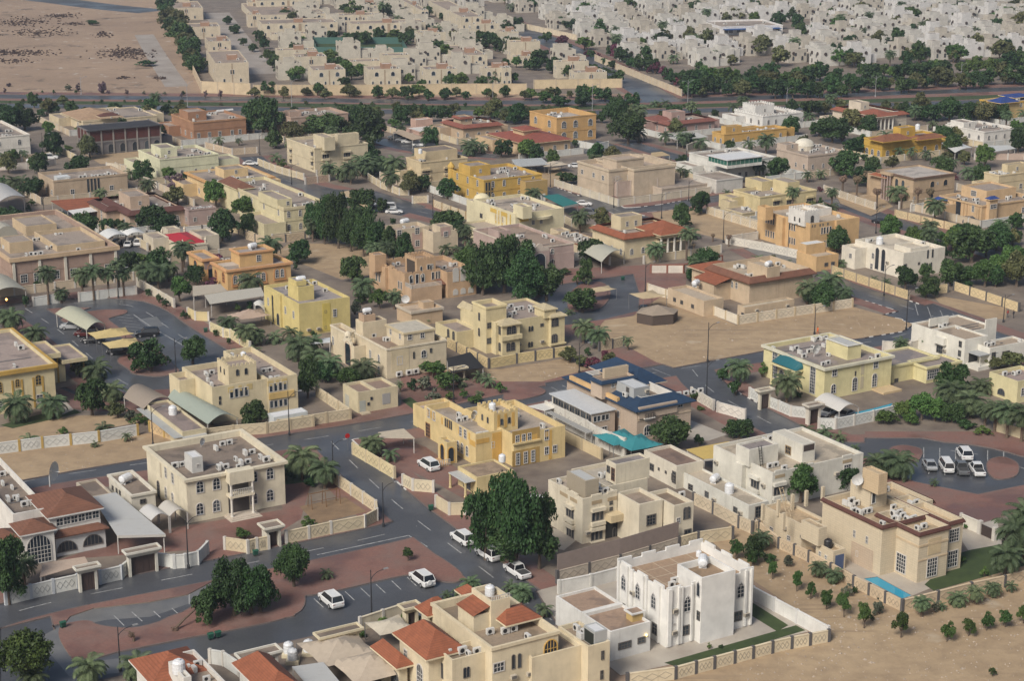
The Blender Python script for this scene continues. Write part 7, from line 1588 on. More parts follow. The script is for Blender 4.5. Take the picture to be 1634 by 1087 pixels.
carport('big pale barrel vault canopy beside red-roofed colonnade villa', [(600,1080),(742,1020),(590,960),(458,1000)], 3.0, 3.0, m_ribbed((.45,.44,.36), .6, 5, 1), arch=1.4, name='barrel_canopy')
carport('dark green flat canopy beside the corner street', [(372,748),(462,728),(340,672),(242,682)], 3.2, 3.2, m_plain((.02,.15,.14), .7, name='green cloth'), valance=.5)
H = mid('low villa with rust-edged roof', 'low cream house with rust-edged flat roof, between mauve villa and colonnade villa', 455, 972, 1030, 300, 600, (.50,.43,.32), 0, 1, 'rect', (1.0,1.0), cl=4, par=.2, corn=(.12,.2,TERM), zs=(.9,))
use('C3')
H = mid('white crenellated villa', 'bright white villa with battlemented roof and round-topped windows, below the boulevard', 62, 206, 280, -105, 291, (.62,.61,.58), 4, 4, 'arch', (1.1,1.8), (.1,.4,.5,.45,2.4), cl=2); H.main.cren(H.wm, 1.3, .6, .5); H.T.cren(H.wm, 1.2, .6, .5)
H = mid('mauve villa with white dome', 'mauve-beige villa with low white roof dome, left of the dark garden trees', 332, 442, 548, 149, 572, (.42,.35,.29), 4, 4, 'arch', (.9,1.5), (.0,.7,.3,.3,1.6), cl=6, corn=(.15,.5,None), par=.5); q = H.lp(312, 405, H.main.roofz); mb = MB(); mb.cyl(q.x, q.y, H.main.roofz, H.main.roofz+1.3, 3.0, n=16); mb.build('drum', m_wall((.52,.48,.40)), H.o); H.dome(q.x, q.y, H.main.roofz+1.3, 3.0, m_wall((.55,.52,.45)), .65)
H = mid('terracotta-roofed white villa', 'white villa with terracotta roofs and tall columned porch, below the boulevard trees', 718, 212, 314, 484, 926, (.52,.46,.38), 4, 3, 'arch', (1.3,1.7), (.35,.6,.25,.3,2.8), sk=m_tile((.25,.085,.05)), cl=2, par=.2); q = H.vol(-.5, -2.5, H.W*.5, H.D*.4, H.h-.5, H.h+.4, par=.05); H.hip(q.x0, q.y0, q.x1, q.y1, H.h+.45, 1.6, .5, m_tile((.25,.085,.05))); H.columns([(q.x0+.5+(q.x1-q.x0-1)*i/4, -2.1) for i in range(5)], 0, H.h-.5, .3)
H = mid('brown-tiled mustard villa', 'mustard yellow villa with brown tiled roofs and arched loggias, behind palms', 775, 358, 470, 671, 1136, (.46,.31,.10), 3, 5, 'arch', (1.3,1.9), (.45,.5,.25,.4,2.6), cl=2, par=.6); q = H.vol(-.8, -1.2, H.W*.42, H.D*.5, H.h-.6, H.h+.1, par=.05); H.hip(q.x0, q.y0, q.x1, q.y1, H.h+.15, 1.6, .7, m_tile((.22,.09,.045))); H.hip(H.W*.55, -1, H.W+.4, H.D*.4, H.h-.6, 1.2, .5, m_tile((.22,.09,.045))); H.putp('tank_v', 990, 285, H.T.z1, 0, 1.0)
H = mid('stepped white villa', 'white stepped villa with arched niches, behind white carport canopies', 1385, 300, 372, 1160, 1588, (.60,.58,.54), 4, 4, 'arch', (1.1,1.6), (.02,.55,.35,.35,1.6), cl=4)
carport('white curved canopy between yellow villa and white stepped villa', [(1215,425),(1320,395),(1230,360),(1130,365)], 3.2, 3.2, m_plain((.58,.58,.56), .5, name='white membrane'), arch=.5); carport('flat grey-white carport roof below white stepped villa', [(1440,420),(1578,400),(1540,380),(1330,385)], 3.0, 3.0, m_plain((.5,.5,.48), .5))
H = mid('empty dead-palm villa', 'unfinished tan villa with dark brown cornice, four-column bay and dead palms around it', 958, 578, 745, 752, 1215, (.40,.31,.22), 0, 0, cl=0, par=.4, corn=(.35,.4,m_wall((.16,.11,.085))), roof=m_roof((.40,.36,.32))); v = H.main
v.wins('L', [(865,622),(903,628)], 1.4, 2.4, 'arch', H.wm, False, fixz=(4.2,)); v.wins('L', [(860,682),(897,690)], 1.4, 1.6, 'arch', H.wm, False, fixz=(1.0,)); v.wins('R', [(1078,618),(1157,602)], 1.7, 1.9, 'arch', H.wm, False, fixz=(4.4,)); v.wins('R', [(1075,690)], 1.4, 1.8, 'arch', H.wm, False, fixz=(.9,)); v.wins('R', [(1110,608),(970,695)], .6, .7)
for X in (790,805,822,838): u = v._uv('L', X, 640)[0]; H.columns([(-.9, u)], 0, H.h-.6, .25, m_wall((.30,.24,.22)))
v.slab('L', v._uv('L',840,640)[0]-.4, v._uv('L',788,640)[0]+.4, H.h-.6, H.h+.1, 1.3, H.wm, 'bay_head'); H.hip(-1, H.D*.7, 4, H.D+2, H.h-1.5, 1.2, .3, TERM); H.vol(0, H.D, 6, H.D+4, 0, H.h-1.6, par=.1)
H = mid('peach villa with blue accents', 'peach-beige villa with small blue tiled bays and tall columned entrance, at the right edge', 1368, 742, 845, 1125, 1700, (.50,.37,.24), 0, 2, 'rect', (1.2,1.6), None, cl=6, par=.6, corn=(.2,.4,None), zs=(1.0,4.2)); v = H.main; BL = m_tile((.02,.05,.20))
for X in (1205,1270,1290,1350,1362): u = v._uv('L', X, 700)[0]; v.slab('L', u-.3, u+.3, 0, H.h-.6, .35, H.wm, 'pilaster')
v.wins('L', [(1235,740)], 2.2, 5.0, 'arch', H.wm, False, fixz=(.3,)); v.wins('L', [(1325,730)], .9, 2.2); B_ = H.vol(-1.2, H.D*.82, .1, H.D*1.05, 0, H.h-1.0, par=.1); H.hip(B_.x0, B_.y0, B_.x1, B_.y1, H.h-.95, .7, .4, BL); B_.grid('L', (.5,), (1.0,4.0), 2.4, 1.3)
B2 = H.vol(H.W*.08, -1.2, H.W*.22, .1, 0, 6.2, par=.1); H.hip(B2.x0, B2.y0, B2.x1, B2.y1, 6.25, .7, .4, BL); B2.grid('R', (.5,), (3.6,), 2.4, 1.3); U_ = H.vol(H.W*.35, H.D*.35, H.W*.9, H.D*.95, v.roofz, H.h+2.2, par=.5); U_.grid('L', (.5,), (.6,), 2.0, 1.6)
mid('cream villa above peach villa', 'cream villa with white roof room, behind the peach villa at the right edge', 1470, 560, 680, 1390, 1760, (.53,.45,.31), 2, 3, 'rect', (1.1,1.5), (.3,.4,.4,.4,2.0), cl=5)
H = mid('sand-yellow villa with box tower', 'sand-yellow villa with tall box roof tower and dark hooded windows, left of fan palm', 45, 690, 790, -110, 386, (.51,.44,.28), 0, 0, cl=4); v = H.main; h = H.h
for X, Y in ((145,725),(225,718),(345,708)): trefoil_band(v, 'R', X, Y, 4, 2.2, 1.0)
H.pv(215, 605, h+2.6, 125, 285, par=.05); H.pv(60, 600, h+1.8, -40, 135, par=.3); 
H = mid('blue-roofed yellow villa', 'yellow-trimmed villa with bright blue roofs at the upper right edge', 1480, 128, 240, 1365, 1720, (.52,.40,.22), 3, 3, 'arch', (1.1,1.6), None, cl=1, par=.3, corn=(.2,.5,m_wall((.5,.33,.10)))); H.hip(-.5, -.5, H.W*.4, H.D*.5, H.h+.1, 1.6, .6, BL); H.hip(H.W*.5, H.D*.3, H.W, H.D, H.h+.8, .7, .5, BL)
# smaller buildings seen between
use('C1'); carport('sand-coloured slanted carport shading three cars', [(690,755),(755,715),(600,650),(530,662)], 2.6, 3.1, m_plain((.42,.32,.20), .8, name='sand cloth')); carport('long tan carport roof shading a row of cars near the boulevard', [(970,350),(1035,335),(905,288),(850,300)], 2.7, 2.7, m_plain((.40,.31,.22), .8, name='tan cloth'))
mid('low white-roofed outbuilding', 'low white-roofed outbuilding near the tan carport row', 1010, 300, 325, 930, 1210, (.42,.30,.25), 0, 0, cl=0, par=.1, roof=m_plain((.55,.53,.5), .6))
use('C2'); mid('low mauve outbuilding', 'low mauve outbuilding with brown roof, joined to the sandstone villa wall', 960, 640, 690, 850, 1245, (.42,.36,.30), 0, 0, cl=0, par=.3)
mid('low brown-roofed white wing', 'low white wing with brown flat roof, in front of green-glazed villa', 1285, 590, 672, 1150, 1445, (.50,.48,.44), 1, 0, 'rect', (.8,.8), cl=0, par=.3, zs=(1.0,))
mid('small cream lodge with dish', 'small cream lodge with white dish, behind the lattice wall of the sandy lot', 1440, 788, 830, 1335, 1540, (.50,.43,.30), 1, 2, 'rect', (.9,1.0), cl=1, par=.3, zs=(.9,)); H = HOUSES[-1]
carport('pale flat carport right of the big round tree', [(1050,350),(1240,330),(1170,305),(970,325)], 3.0, 3.0, m_plain((.45,.44,.41), .6)); carport('white ribbed canopy left of the sandstone villa', [(90,510),(290,495),(240,455),(60,465)], 3.0, 3.0, m_ribbed((.48,.49,.48), .5)); tent('pale tent left of the sandstone villa', 310, 545, 9, 5, 2.6, 1.0, c=(.42,.36,.28))
carport('tan flat canopy at the asphalt court behind the sandstone villa', [(900,450),(1010,440),(960,418),(895,425)], 2.8, 2.8, m_plain((.40,.30,.17), .8))
# ------------------------------------------------------------------ far compounds
FARH = []
def town(xc, yt, yb, XL, XR, nR=2, nL=1, st='arch', desc='beige flat-roofed townhouse', col=(.49,.44,.35), hut=True, wh=(1.7,1.9), blank=False):
    H = House('', 'x', xc, yt, XL, XR, col, yb=yb, ang=-17, par=.4, roof=m_roof((.29,.23,.185)), name='townhouse', group='compound townhouses')
    HOUSES.pop(); v = H.main
    if not blank:
        v.grid('R', [(i+.5)/nR for i in range(nR)], (min(3.9, H.h-2.6),), *wh, st, mull=False); v.grid('R', [(i+.5)/(nR*2) for i in range(nR*2)], (.8,), .9, 1.5, st, mull=False)
        v.grid('L', [(i+.5)/nL for i in range(nL)], (3.6,), 1.0, 1.5, st, mull=False)
        v.slab('R', H.W*.48, H.W*.52, .3, H.h-.3, .03, m_wall((.30,.24,.18)), 'downpipe_recess')
    if hut: H.vol(H.W*.45, H.D*.3, H.W*.45+min(4, H.W*.4), H.D*.3+3.5, v.roofz, H.h+1.5, par=.15, mat=m_wall((.30,.20,.15)), roof=m_plain((.55,.52,.47), .6))
    for k in range(3): H.put('ac', H.r.uniform(1, max(1.5, H.W-1)), H.r.uniform(1, max(1.5, H.D*.3-.6)), v.roofz)
    FARH.append((H.o, desc, H.C)); return H
use('D1')
for a in ((400,445,555,362,602),(752,440,552,718,955),(1112,440,545,1076,1313),(1475,432,548,1455,1640)): town(*a)
town(75,150,238,42,553,6,1,desc='long beige townhouse row with arched windows'); town(645,150,240,612,1112,6,1,desc='long beige townhouse row with arched windows')
for a in ((290,360,470,262,482),(172,318,422,155,420),(135,215,255,118,360)): town(*a, nR=1, st='rect', desc='plain beige compound house')
town(20,95,140,-60,480,5,desc='long beige townhouse row with arched windows'); town(560,95,140,537,832,3,desc='long beige townhouse row with arched windows'); town(40,2,80,0,440,6,desc='long beige townhouse row with arched windows')
town(640,390,470,615,830,blank=True,hut=False,desc='beige sports hall wall building'); town(842,350,480,818,1010,blank=True,hut=False,desc='blank-walled beige sports hall')
for a in ((1065,205,290,1040,1240),(1320,350,425,1210,1505),(1550,215,290,1530,1670),(1085,62,118,870,1130),(1340,105,188,1130,1478),(1400,150,230,1385,1580),(700,30,80,640,820)): town(*a, nR=2, nL=4, desc='beige compound house')
use('D2')
for a in ((60,265,405,35,247),(95,355,418,70,212),(350,390,500,330,556),(470,460,558,430,672),(0,200,315,-40,110),(5,430,548,-40,64)): town(*a, nR=1, nL=2, desc='beige compound house beside the compound road')
use('D0')
for a in ((1375,400,538,1315,1580),(1335,350,420,1310,1485),(1325,262,330,1300,1468),(1190,170,250,1170,1400),(1080,50,130,1050,1290),(1060,0,55,1020,1205),(1580,90,175,1565,1660),(1580,10,75,1567,1660)): town(*a, nR=1, nL=2, st='rect', desc='beige compound house beside the desert edge', col=(.48,.42,.33))
# tennis court screen
q0, q1, q2, q3 = [gW(x, y) for x, y in ((505,86),(650,86),(640,70),(500,70))]; o = thing('tennis_court_fence', 'green mesh fence round the tennis court of the beige compound', 'fence', q0)
for a, b in ((q0,q1),(q1,q2),(q3,q2),(q0,q3)): MB().add([(a.x-q0.x,a.y-q0.y,0),(b.x-q0.x,b.y-q0.y,0),(b.x-q0.x,b.y-q0.y,3.2),(a.x-q0.x,a.y-q0.y,3.2)], [(0,1,2,3)]).build('mesh_panel', m_plain((.05,.12,.10), .8, name='green mesh'), o)
# white compound: a few house types, copied
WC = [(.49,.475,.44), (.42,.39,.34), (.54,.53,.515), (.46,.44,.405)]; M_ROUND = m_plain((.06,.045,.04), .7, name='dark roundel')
def white_type(k):
    r = random.Random(40+k); wm = m_wall(WC[k % 4] if k < 7 else (.46,.43,.37), .04); o = thing('compound_house', '', 'house', (0,0,-500), 0, 'white compound houses'); W = r.uniform(7.5, 11); D = r.uniform(8, 11); h = r.uniform(5.6, 7.2)
    class P: pass
    H = P(); H.o = o; H.k = k; H.vols = []; H.wm = wm; H.roofm = m_roof((.22,.185,.155)); H.par = .6; H.nw = 0; H.frame = m_plain((.16,.14,.12), .7, name='brown frame')
    vol = lambda *a, **q: House.vol(H, *a, **q)
    v = vol(0,0,W,D,0,h); low = vol(W, D*r.uniform(0,.3), W+r.uniform(3.5,6), D*.95, 0, h*r.uniform(.5,.62)); t = vol(W*r.uniform(.05,.4), D*.4, W*.75, D*.8, v.roofz, h+r.uniform(1.6,2.6), par=.2)
    if k % 2 == 0: v.cren(wm, 1.5, .8, .45, .2)
    for f, n in (('L', 2), ('R', 2)):
        a, b = (v.x0, v.x1) if f == 'R' else (v.y0, v.y1)
        for i in range(n):
            u = a+(b-a)*(i+.5)/n
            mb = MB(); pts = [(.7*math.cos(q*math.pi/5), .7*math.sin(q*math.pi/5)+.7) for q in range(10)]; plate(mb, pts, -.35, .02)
            if (k+i+(f == 'R'))%3: link('round_window', mb.mesh('round_window', M_ROUND), o, (u, 0, h-2.4) if f == 'R' else (0, u, h-2.4), 0 if f == 'R' else -math.pi/2)  # dark roundel plate for a round window
            if f == 'L' or k%2: v.win(f, u, 1.0, 1.0, 1.9, 'arch', mull=False); v.win(f, u+1.2, h*.5, .9, 1.4, 'rect', mull=False)
    if k % 3 == 0: vol(-.8, D*.3, .05, D*.6, 0, h+.5, par=.1)
    return o
TYPES = [white_type(k) for k in range(9)]
def clone(src, parent=None):
    c = src.copy(); COL.objects.link(c); c.parent = parent
    for ch in src.children: clone(ch, c)
    return c
_used = set(); GREEN = []
def white_house(P, ang, k, desc=None):
    if RW.random() < .62: GREEN.append((P.x+RW.uniform(-9,9), P.y-RW.uniform(8,13)))
    o = TYPES[k] if k not in _used else clone(TYPES[k]); _used.add(k); o.location = (P.x, P.y, 0); o.rotation_euler = (0, 0, ang)
    FARH.append((o, desc or ('white battlemented compound house' if k % 2 == 0 else 'white cubic compound house'), P)); return o
use('D2'); mid('big white villa with arched loggia', 'long white clubhouse with arched ground floor and blue awnings, in the white compound', 1395, 168, 225, 1275, 1790, (.62,.61,.60), 3, 8, 'arch', (2.0,2.4), None, cl=2, ang=-17, name='clubhouse'); CL = HOUSES[-1]; CL.main.slab('R', 1, CL.W-2, 3.0, 3.25, 4.0, m_plain((.03,.08,.22), .7, name='blue cloth'), 'awning')
RW = random.Random(99); A13 = R(21); dx = Vector((math.cos(A13), math.sin(A13))); dy = Vector((-math.sin(A13), math.cos(A13)))
O0 = gW(1120, 116).xy; taken_px = [(1105,1300,38,64)]
nrow = 0
CAND = []
for j in range(24):
    yoff = j*14+(j//2)*13; i = -30
    while i < 46:
        p = O0+dx*(i*14+RW.uniform(-1.6,1.6)+(j%2)*6)+dy*(yoff+RW.uniform(-1.5,1.5)); i += 1
        P = Vector((p.x, p.y, 0)); X, Y = proj(P)
        if not (-10 < X < 1690 and -42 < Y < 128): continue
        edge = 838+(Y-50)*1.93+26            # right of the compound road
        if X < edge+12 or RW.random() < .14: continue
        if Y > 108+.0*(X-1100)-max(0,(X-1250))*.01: continue
        if any(a < X < b and c < Y < d for a, b, c, d in taken_px): continue
        CAND.append((P.y, P, A13+RW.uniform(-.03,.03), RW.randrange(7)))
CAND.sort(key=lambda q: q[0])
for _, P, a, k in CAND[:240]: white_house(P, a, k)
mb = MB(); wb = MB()                   # the farthest rows, past counting
for _, P, a, k in CAND[240:]:
    r = random.Random(k+int(P.x)); W, D, h = r.uniform(7.5,11), r.uniform(8,11), r.uniform(5.6,7.2); M_ = Matrix.Rotation(a, 3, 'Z'); n0 = len(mb.v); n1 = len(wb.v); mb.mi = k % 3
    mb.box(0, 0, 0, W, D, h); mb.box(W*.3, D*.4, h, W*.75, D*.8, h+2); mb.box(W, D*.2, 0, W+4, D*.9, h*.55)
    for i in range(2):
        for z in (1.0, h-2.4): wb.box(W*(.2+.45*i), -.06, z, W*(.2+.45*i)+1.3, .05, z+1.5); wb.box(-.06, D*(.2+.45*i), z, .05, D*(.2+.45*i)+1.3, z+1.5)
    for B_, n_ in ((mb, n0), (wb, n1)): B_.v[n_:] = [tuple(P+M_ @ Vector(p)) for p in B_.v[n_:]]
    GREEN.append((P.x+r.uniform(-7,7), P.y-r.uniform(6,10)))
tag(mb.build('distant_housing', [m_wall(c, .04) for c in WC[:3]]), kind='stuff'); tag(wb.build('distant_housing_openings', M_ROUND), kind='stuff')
for X, Y in ((1130,75),(1180,100),(1150,90),(1205,78),(1240,98),(1085,88),(1060,70),(1040,100),(1310,96),(1350,88),(1400,98),(1010,84),(1290,76),(1110,104),(1450,84)):
    P = gW(X, Y)
    if all((P-q[2]).length > 12 for q in FARH): white_house(P, A13+RW.choice((0,0,math.pi/2)), RW.randrange(7))
# smaller beige houses filling the beige compound
for _ in range(900):
    X, Y = RW.uniform(425, 985), RW.uniform(4, 132); P = gW(X, Y)
    if X > 790+(Y-30)*1.9-40 or ground_kind(P.x, P.y) not in ('yard',) or any((P-q[2]).length < 17 for q in FARH): continue
    if len(FARH) > 405 or sum(1 for q in FARH if 'infill' in q[1] or 'stepped beige' in q[1]) > 34: break
    white_house(P, A13-R(6), RW.choice((7, 8)), 'small stepped beige compound house')
# upper middle: beige rows behind the left compound
for j in range(9):
    for i in range(16):
        p = gW(560, 18).xy+dx*(i*21+RW.uniform(-2,2))+dy*(j*30); P = Vector((p.x, p.y, 0)); X, Y = proj(P)
        if 470 < X < 800+(Y-20)*1.5 and -40 < Y < 14: white_house(P, A13, RW.randrange(7), 'pale compound house beyond the townhouse rows')
items = []
bands = {}
for o, d, P in FARH:
    X, Y = proj(P); bands.setdefault((d, int((Y+60)//11)), []).append((X, o))
bk = sorted({k[1] for k in bands}, reverse=True); rank = {b: i for i, b in enumerate(bk)}
for (d, b), L in bands.items():
    L.sort(key=lambda q: q[0])
    for n, (X, o) in enumerate(L):
        third = 'left' if X < 545 else 'middle' if X < 1090 else 'right'
        o['label'] = '%s, %s from left in %s row past boulevard' % (d, ORD[n] if n < 20 else '%dth' % (n+1), ORD[min(19, rank[b])])
# ------------------------------------------------------------------ boundary walls
WW = (.54,.54,.51); CW_ = (.52,.45,.33); TAN_ = (.50,.38,.24); GP = (.38,.26,.08); DP = (.09,.085,.085); LP = (.50,.47,.42); WD = []
def wl(t, pts, c=CW_, post=DP, gates=(), **k): WD.append((wall('', pts, t, c=c, post=post, gates=gates, **k), 'white' if c is WW else 'tan' if c is TAN_ else 'cream', pts, t, k))
wl('A0', [(28,748),(140,720),(240,696),(350,672)], WW, (.42,.44,.46)); wl('A0', [(450,655),(546,632),(598,588)], WW, (.42,.44,.46)); wl('A0', [(668,568),(782,584),(832,580),(890,566),(932,522)], WW, (.5,.5,.48), diamonds=False)
wl('A0', [(1010,502),(1112,517),(1152,507),(1205,497)], CW_, LP); wl('A1', [(160,475),(360,432),(512,402),(567,372),(562,335),(400,222),(215,100)], CW_, LP)
wl('A1', [(460,72),(645,182)], (.55,.47,.31), (.50,.42,.28)); wl('A1', [(684,216),(728,238),(820,246)], (.55,.49,.37), LP); wl('A1', [(832,312),(890,347),(960,345)], CW_, LP, diamonds=False)
wl('A2', [(250,655),(530,582),(792,502)], (.42,.37,.31), DP, fence=2.4); wl('A2', [(795,502),(880,478),(1035,455)], CW_, DP); wl('A2', [(258,700),(400,672),(520,640)], (.58,.57,.54), (.55,.54,.5), diamonds=False); wl('A2', [(862,300),(950,342),(1065,405),(1125,432),(1152,426)], (.50,.43,.33), DP)
wl('E7', [(480,838),(740,802),(850,772),(950,746),(1060,716),(1160,690),(1265,661),(1370,636),(1470,618),(1572,598)], (.56,.49,.37), DP, step=5.4, h=1.7); wl('E7', [(1568,590),(1400,500),(1160,370)], (.62,.61,.58), (.58,.57,.55), diamonds=False)
wl('A3', [(15,410),(120,497),(190,527),(255,557),(455,670),(525,706),(598,742),(672,780)], (.50,.41,.30), DP, step=5.5, h=1.7); wl('A3', [(672,780),(830,740),(980,702),(1130,670),(1260,635)], (.50,.41,.30), DP, step=6, h=1.75); wl('A3', [(935,395),(1020,432),(1085,462)], (.60,.57,.50), LP, gates=(1,), diamonds=False)
wl('F4', [(-30,1122),(370,1067),(860,1016),(1196,957)], WW, GP); wl('F1', [(305,767),(548,860)], TAN_, GP); wl('F1', [(548,860),(985,802),(1255,782),(1634,724)], CW_, (.40,.33,.22)); wl('B1', [(150,980),(540,918),(360,795)], CW_, (.40,.33,.22))
wl('F3', [(200,692),(605,902)], (.52,.42,.26), DP); wl('F3', [(605,902),(870,852),(1400,772)], (.54,.45,.27), DP); wl('B2', [(530,550),(600,535),(660,520)], (.50,.43,.31), DP)
wl('F8', [(110,740),(175,775),(290,780)], (.54,.46,.28), LP, diamonds=False); wl('F8', [(305,868),(420,922),(480,932),(650,1042)], (.56,.50,.33), LP); wl('B0', [(182,302),(328,282)], WW, LP, diamonds=False); wl('B0', [(430,277),(738,240)], WW, LP, diamonds=False); wl('B0', [(745,195),(945,312)], (.50,.46,.38), LP, diamonds=False)
wl('G1', [(45,447),(140,478),(330,545),(515,617)], (.60,.55,.46), (.46,.37,.24), diamonds=False); wl('G1', [(515,617),(810,572),(1110,527)], (.58,.52,.42), (.46,.37,.24)); wl('G1', [(1005,352),(1405,487)], (.54,.44,.28), (.30,.25,.19)); wl('G1', [(460,197),(640,227),(840,272)], (.56,.53,.47), LP); wl('G1', [(380,42),(620,112)], (.52,.46,.37), LP); wl('G1', [(60,347),(230,347),(430,298)], (.56,.52,.46), (.22,.09,.06), diamonds=False, topc=(.22,.08,.05)); wl('G1', [(455,195),(615,172)], (.54,.5,.44), LP, diamonds=False)
wl('B3', [(1005,235),(1060,230)], (.54,.45,.30), DP); wl('B3', [(1095,217),(1270,275),(1445,335)], (.56,.46,.30), DP); wl('F5', [(-20,652),(60,690)], WW, LP); wl('F5', [(122,720),(220,762),(320,806),(455,822)], WW, LP); wl('F5', [(548,908),(690,912),(840,882),(1000,846),(1200,795)], WW, LP)
wl('F6', [(40,333),(250,337),(410,292)], (.56,.53,.47), LP, diamonds=False); wl('F6', [(890,942),(1140,1015)], (.52,.46,.33), LP, diamonds=False); wl('B2', [(1030,800),(1150,870)], (.58,.55,.48), LP); wl('B2', [(1172,880),(1320,920)], (.58,.55,.5), LP)
wl('E2', [(170,600),(340,680),(520,770),(610,830),(850,930)], (.56,.54,.49), LP, h=3.4); wl('E2', [(330,790),(650,950)], (.48,.40,.27), (.40,.33,.22), diamonds=False)
wl('C1', [(45,500),(150,542),(320,592)], CW_, LP); wl('C1', [(328,617),(470,600)], (.40,.31,.24), LP); wl('C1', [(705,592),(780,640),(890,682),(945,682)], CW_, LP); wl('C1', [(968,730),(1060,727)], CW_, LP); wl('C1', [(1095,752),(1200,792),(1335,840)], CW_, (.30,.2,.1)); wl('C1', [(-30,945),(90,978),(325,950)], (.46,.38,.28), DP)
wl('C2', [(320,627),(700,747)], (.52,.47,.38), LP, diamonds=False); wl('C2', [(700,747),(980,710),(1250,672)], (.52,.47,.38), LP, diamonds=False); wl('C2', [(470,620),(690,690),(930,670)], (.36,.29,.25), (.42,.35,.3), diamonds=False, h=4.2); wl('C2', [(1230,792),(1380,842),(1545,893)], (.54,.47,.36), LP); wl('C2', [(1200,380),(1110,415)], (.54,.5,.42), LP, diamonds=False); wl('C2', [(455,390),(560,410),(640,395)], WW, LP, diamonds=False); wl('C2', [(380,850),(470,895),(560,905)], CW_, LP)
wl('C3', [(855,812),(1010,850),(1150,882),(1240,905)], (.54,.44,.29), (.34,.25,.16)); wl('C3', [(430,662),(620,730),(735,768)], (.50,.44,.35), LP); wl('C3', [(1330,470),(1627,470)], (.40,.32,.27), LP, diamonds=False); wl('C3', [(880,765),(1115,735)], (.46,.38,.28), LP, diamonds=False)
wl('C0', [(-20,532),(80,530),(240,522),(330,500)], (.46,.42,.38), LP, diamonds=False); wl('C0', [(350,872),(440,905),(590,905)], WW, LP, diamonds=False); wl('C0', [(880,942),(1100,918),(1318,897)], (.52,.51,.49), DP, diamonds=False); wl('C0', [(640,525),(800,545),(830,600),(940,640)], (.50,.45,.37), LP, diamonds=False); wl('C0', [(1310,872),(1430,915),(1540,962)], (.48,.40,.27), DP); wl('C0', [(1230,400),(1390,440),(1537,430)], (.46,.38,.29), LP)
wl('W', [(322,148),(400,152)], (.47,.39,.28), (.40,.33,.24), diamonds=False, h=4.5, step=8); wl('W', [(322,147),(258,12)], (.46,.38,.28), (.40,.33,.24), diamonds=False, h=3.5, step=9); wl('W', [(405,152),(560,152),(760,150),(840,150)], (.46,.38,.27), (.40,.33,.24), diamonds=False, h=4.0, step=9); wl('W', [(852,142),(992,140)], (.48,.40,.28), (.40,.33,.24), diamonds=False, h=3.6, step=9)
wl('D2', [(595,385),(800,470),(1000,552),(1145,612)], (.52,.44,.33), (.48,.42,.34), diamonds=False, h=2.6, step=4); wl('D2', [(95,170),(300,215),(480,255)], (.54,.47,.36), (.48,.42,.34), diamonds=False, h=2.6, step=5)
# ------------------------------------------------------------------ plants
def T(t, s, kind=None):
    use(t)
    for a in s: tree(a[0], a[1], a[2], a[3], a[4] if len(a) > 4 else None)
def PL(t, s, dry=False):
    use(t)
    for a in s: palm(a[0], a[1], a[2], cw=a[3] if len(a) > 3 else None, dry=dry)
T('A0', [(40,745,310,'dark',200),(120,1110,250,'mid',280),(935,835,170,'dark',165),(1050,800,250,'dark',200),(1130,790,220,'dark',170),(1100,450,50,'bush',95)]); T('A1', [(45,780,200,'dark',190),(195,668,205,'dark',180),(252,403,50,'bush',75),(707,552,65,'sapling',60),(160,190,60,'darkbush',110),(270,215,45,'darkbush',80),(690,830,60,'bush',40),(590,860,60,'bush',70),(505,895,40,'bush',70),(745,835,50,'bush',40)])
T('A2', [(-70,545,330,'dark',200),(60,600,460,'dark',270),(170,590,350,'dark',170),(50,585,230,'darkbush',400),(390,640,22,'darkbush',30),(930,950,30,'bush',25),(985,945,20,'darkbush',30),(1052,545,100,'sapling',78),(1130,562,125,'dark',110),(270,668,22,'darkbush',40)])  # widest darkbush is low crown foliage of the big tree, not a shrub
T('A3', [(92,635,90,'sapling',50),(200,690,102,'sapling',58),(262,725,85,'sapling',50),(333,770,102,'sapling',66),(412,805,122,'sapling',66),(502,855,128,'sapling',80),(668,897,128,'sapling',88),(873,915,97,'sapling',68),(970,890,85,'sapling',70),(1050,865,88,'sapling',66),(1135,850,85,'sapling',75),(1215,835,95,'sapling',60),(1077,1072,45,'sapling',42),(0,580,85,'sapling',60),(155,577,60,'grey',62),(570,790,70,'grey',70),(430,712,55,'grey',60),(945,560,38,'bush',40),(1040,622,45,'bush',50),(960,408,25,'bush',30),(80,560,40,'darkbush',80),(215,292,185,'mid',185),(425,235,110,'dark',130),(820,785,50,'grey',50),(547,800,30,'grey',30),(460,700,35,'darkbush',40),(540,822,26,'darkbush',30)])
T('E2', [(1265,855,295,'dark',420),(1500,830,90,'darkbush',130),(1465,440,105,'darkbush',110),(1520,520,40,'bush',100),(615,205,45,'darkbush',110)]); T('E4', [(430,218,170,'dark',285)])
T('B0', [(975,278,145,'mid',140),(500,895,200,'dark',190),(640,910,90,'olive',110),(700,925,70,'grey',90),(350,1005,45,'bush',65),(755,945,55,'bush',115),(430,690,95,'olive',100),(820,658,165,'dark',225),(1045,612,150,'dark',170),(805,247,42,'darkbush',52),(862,287,45,'darkbush',52),(902,307,45,'darkbush',55),(1003,375,50,'darkbush',58),(1170,467,40,'darkbush',45),(1240,511,40,'darkbush',40),(1295,335,50,'bush',50),(1355,325,55,'darkbush',50),(140,310,70,'darkbush',60)]); T('F1', [(1130,715,190,'dark',270),(530,380,100,'bush',70)])
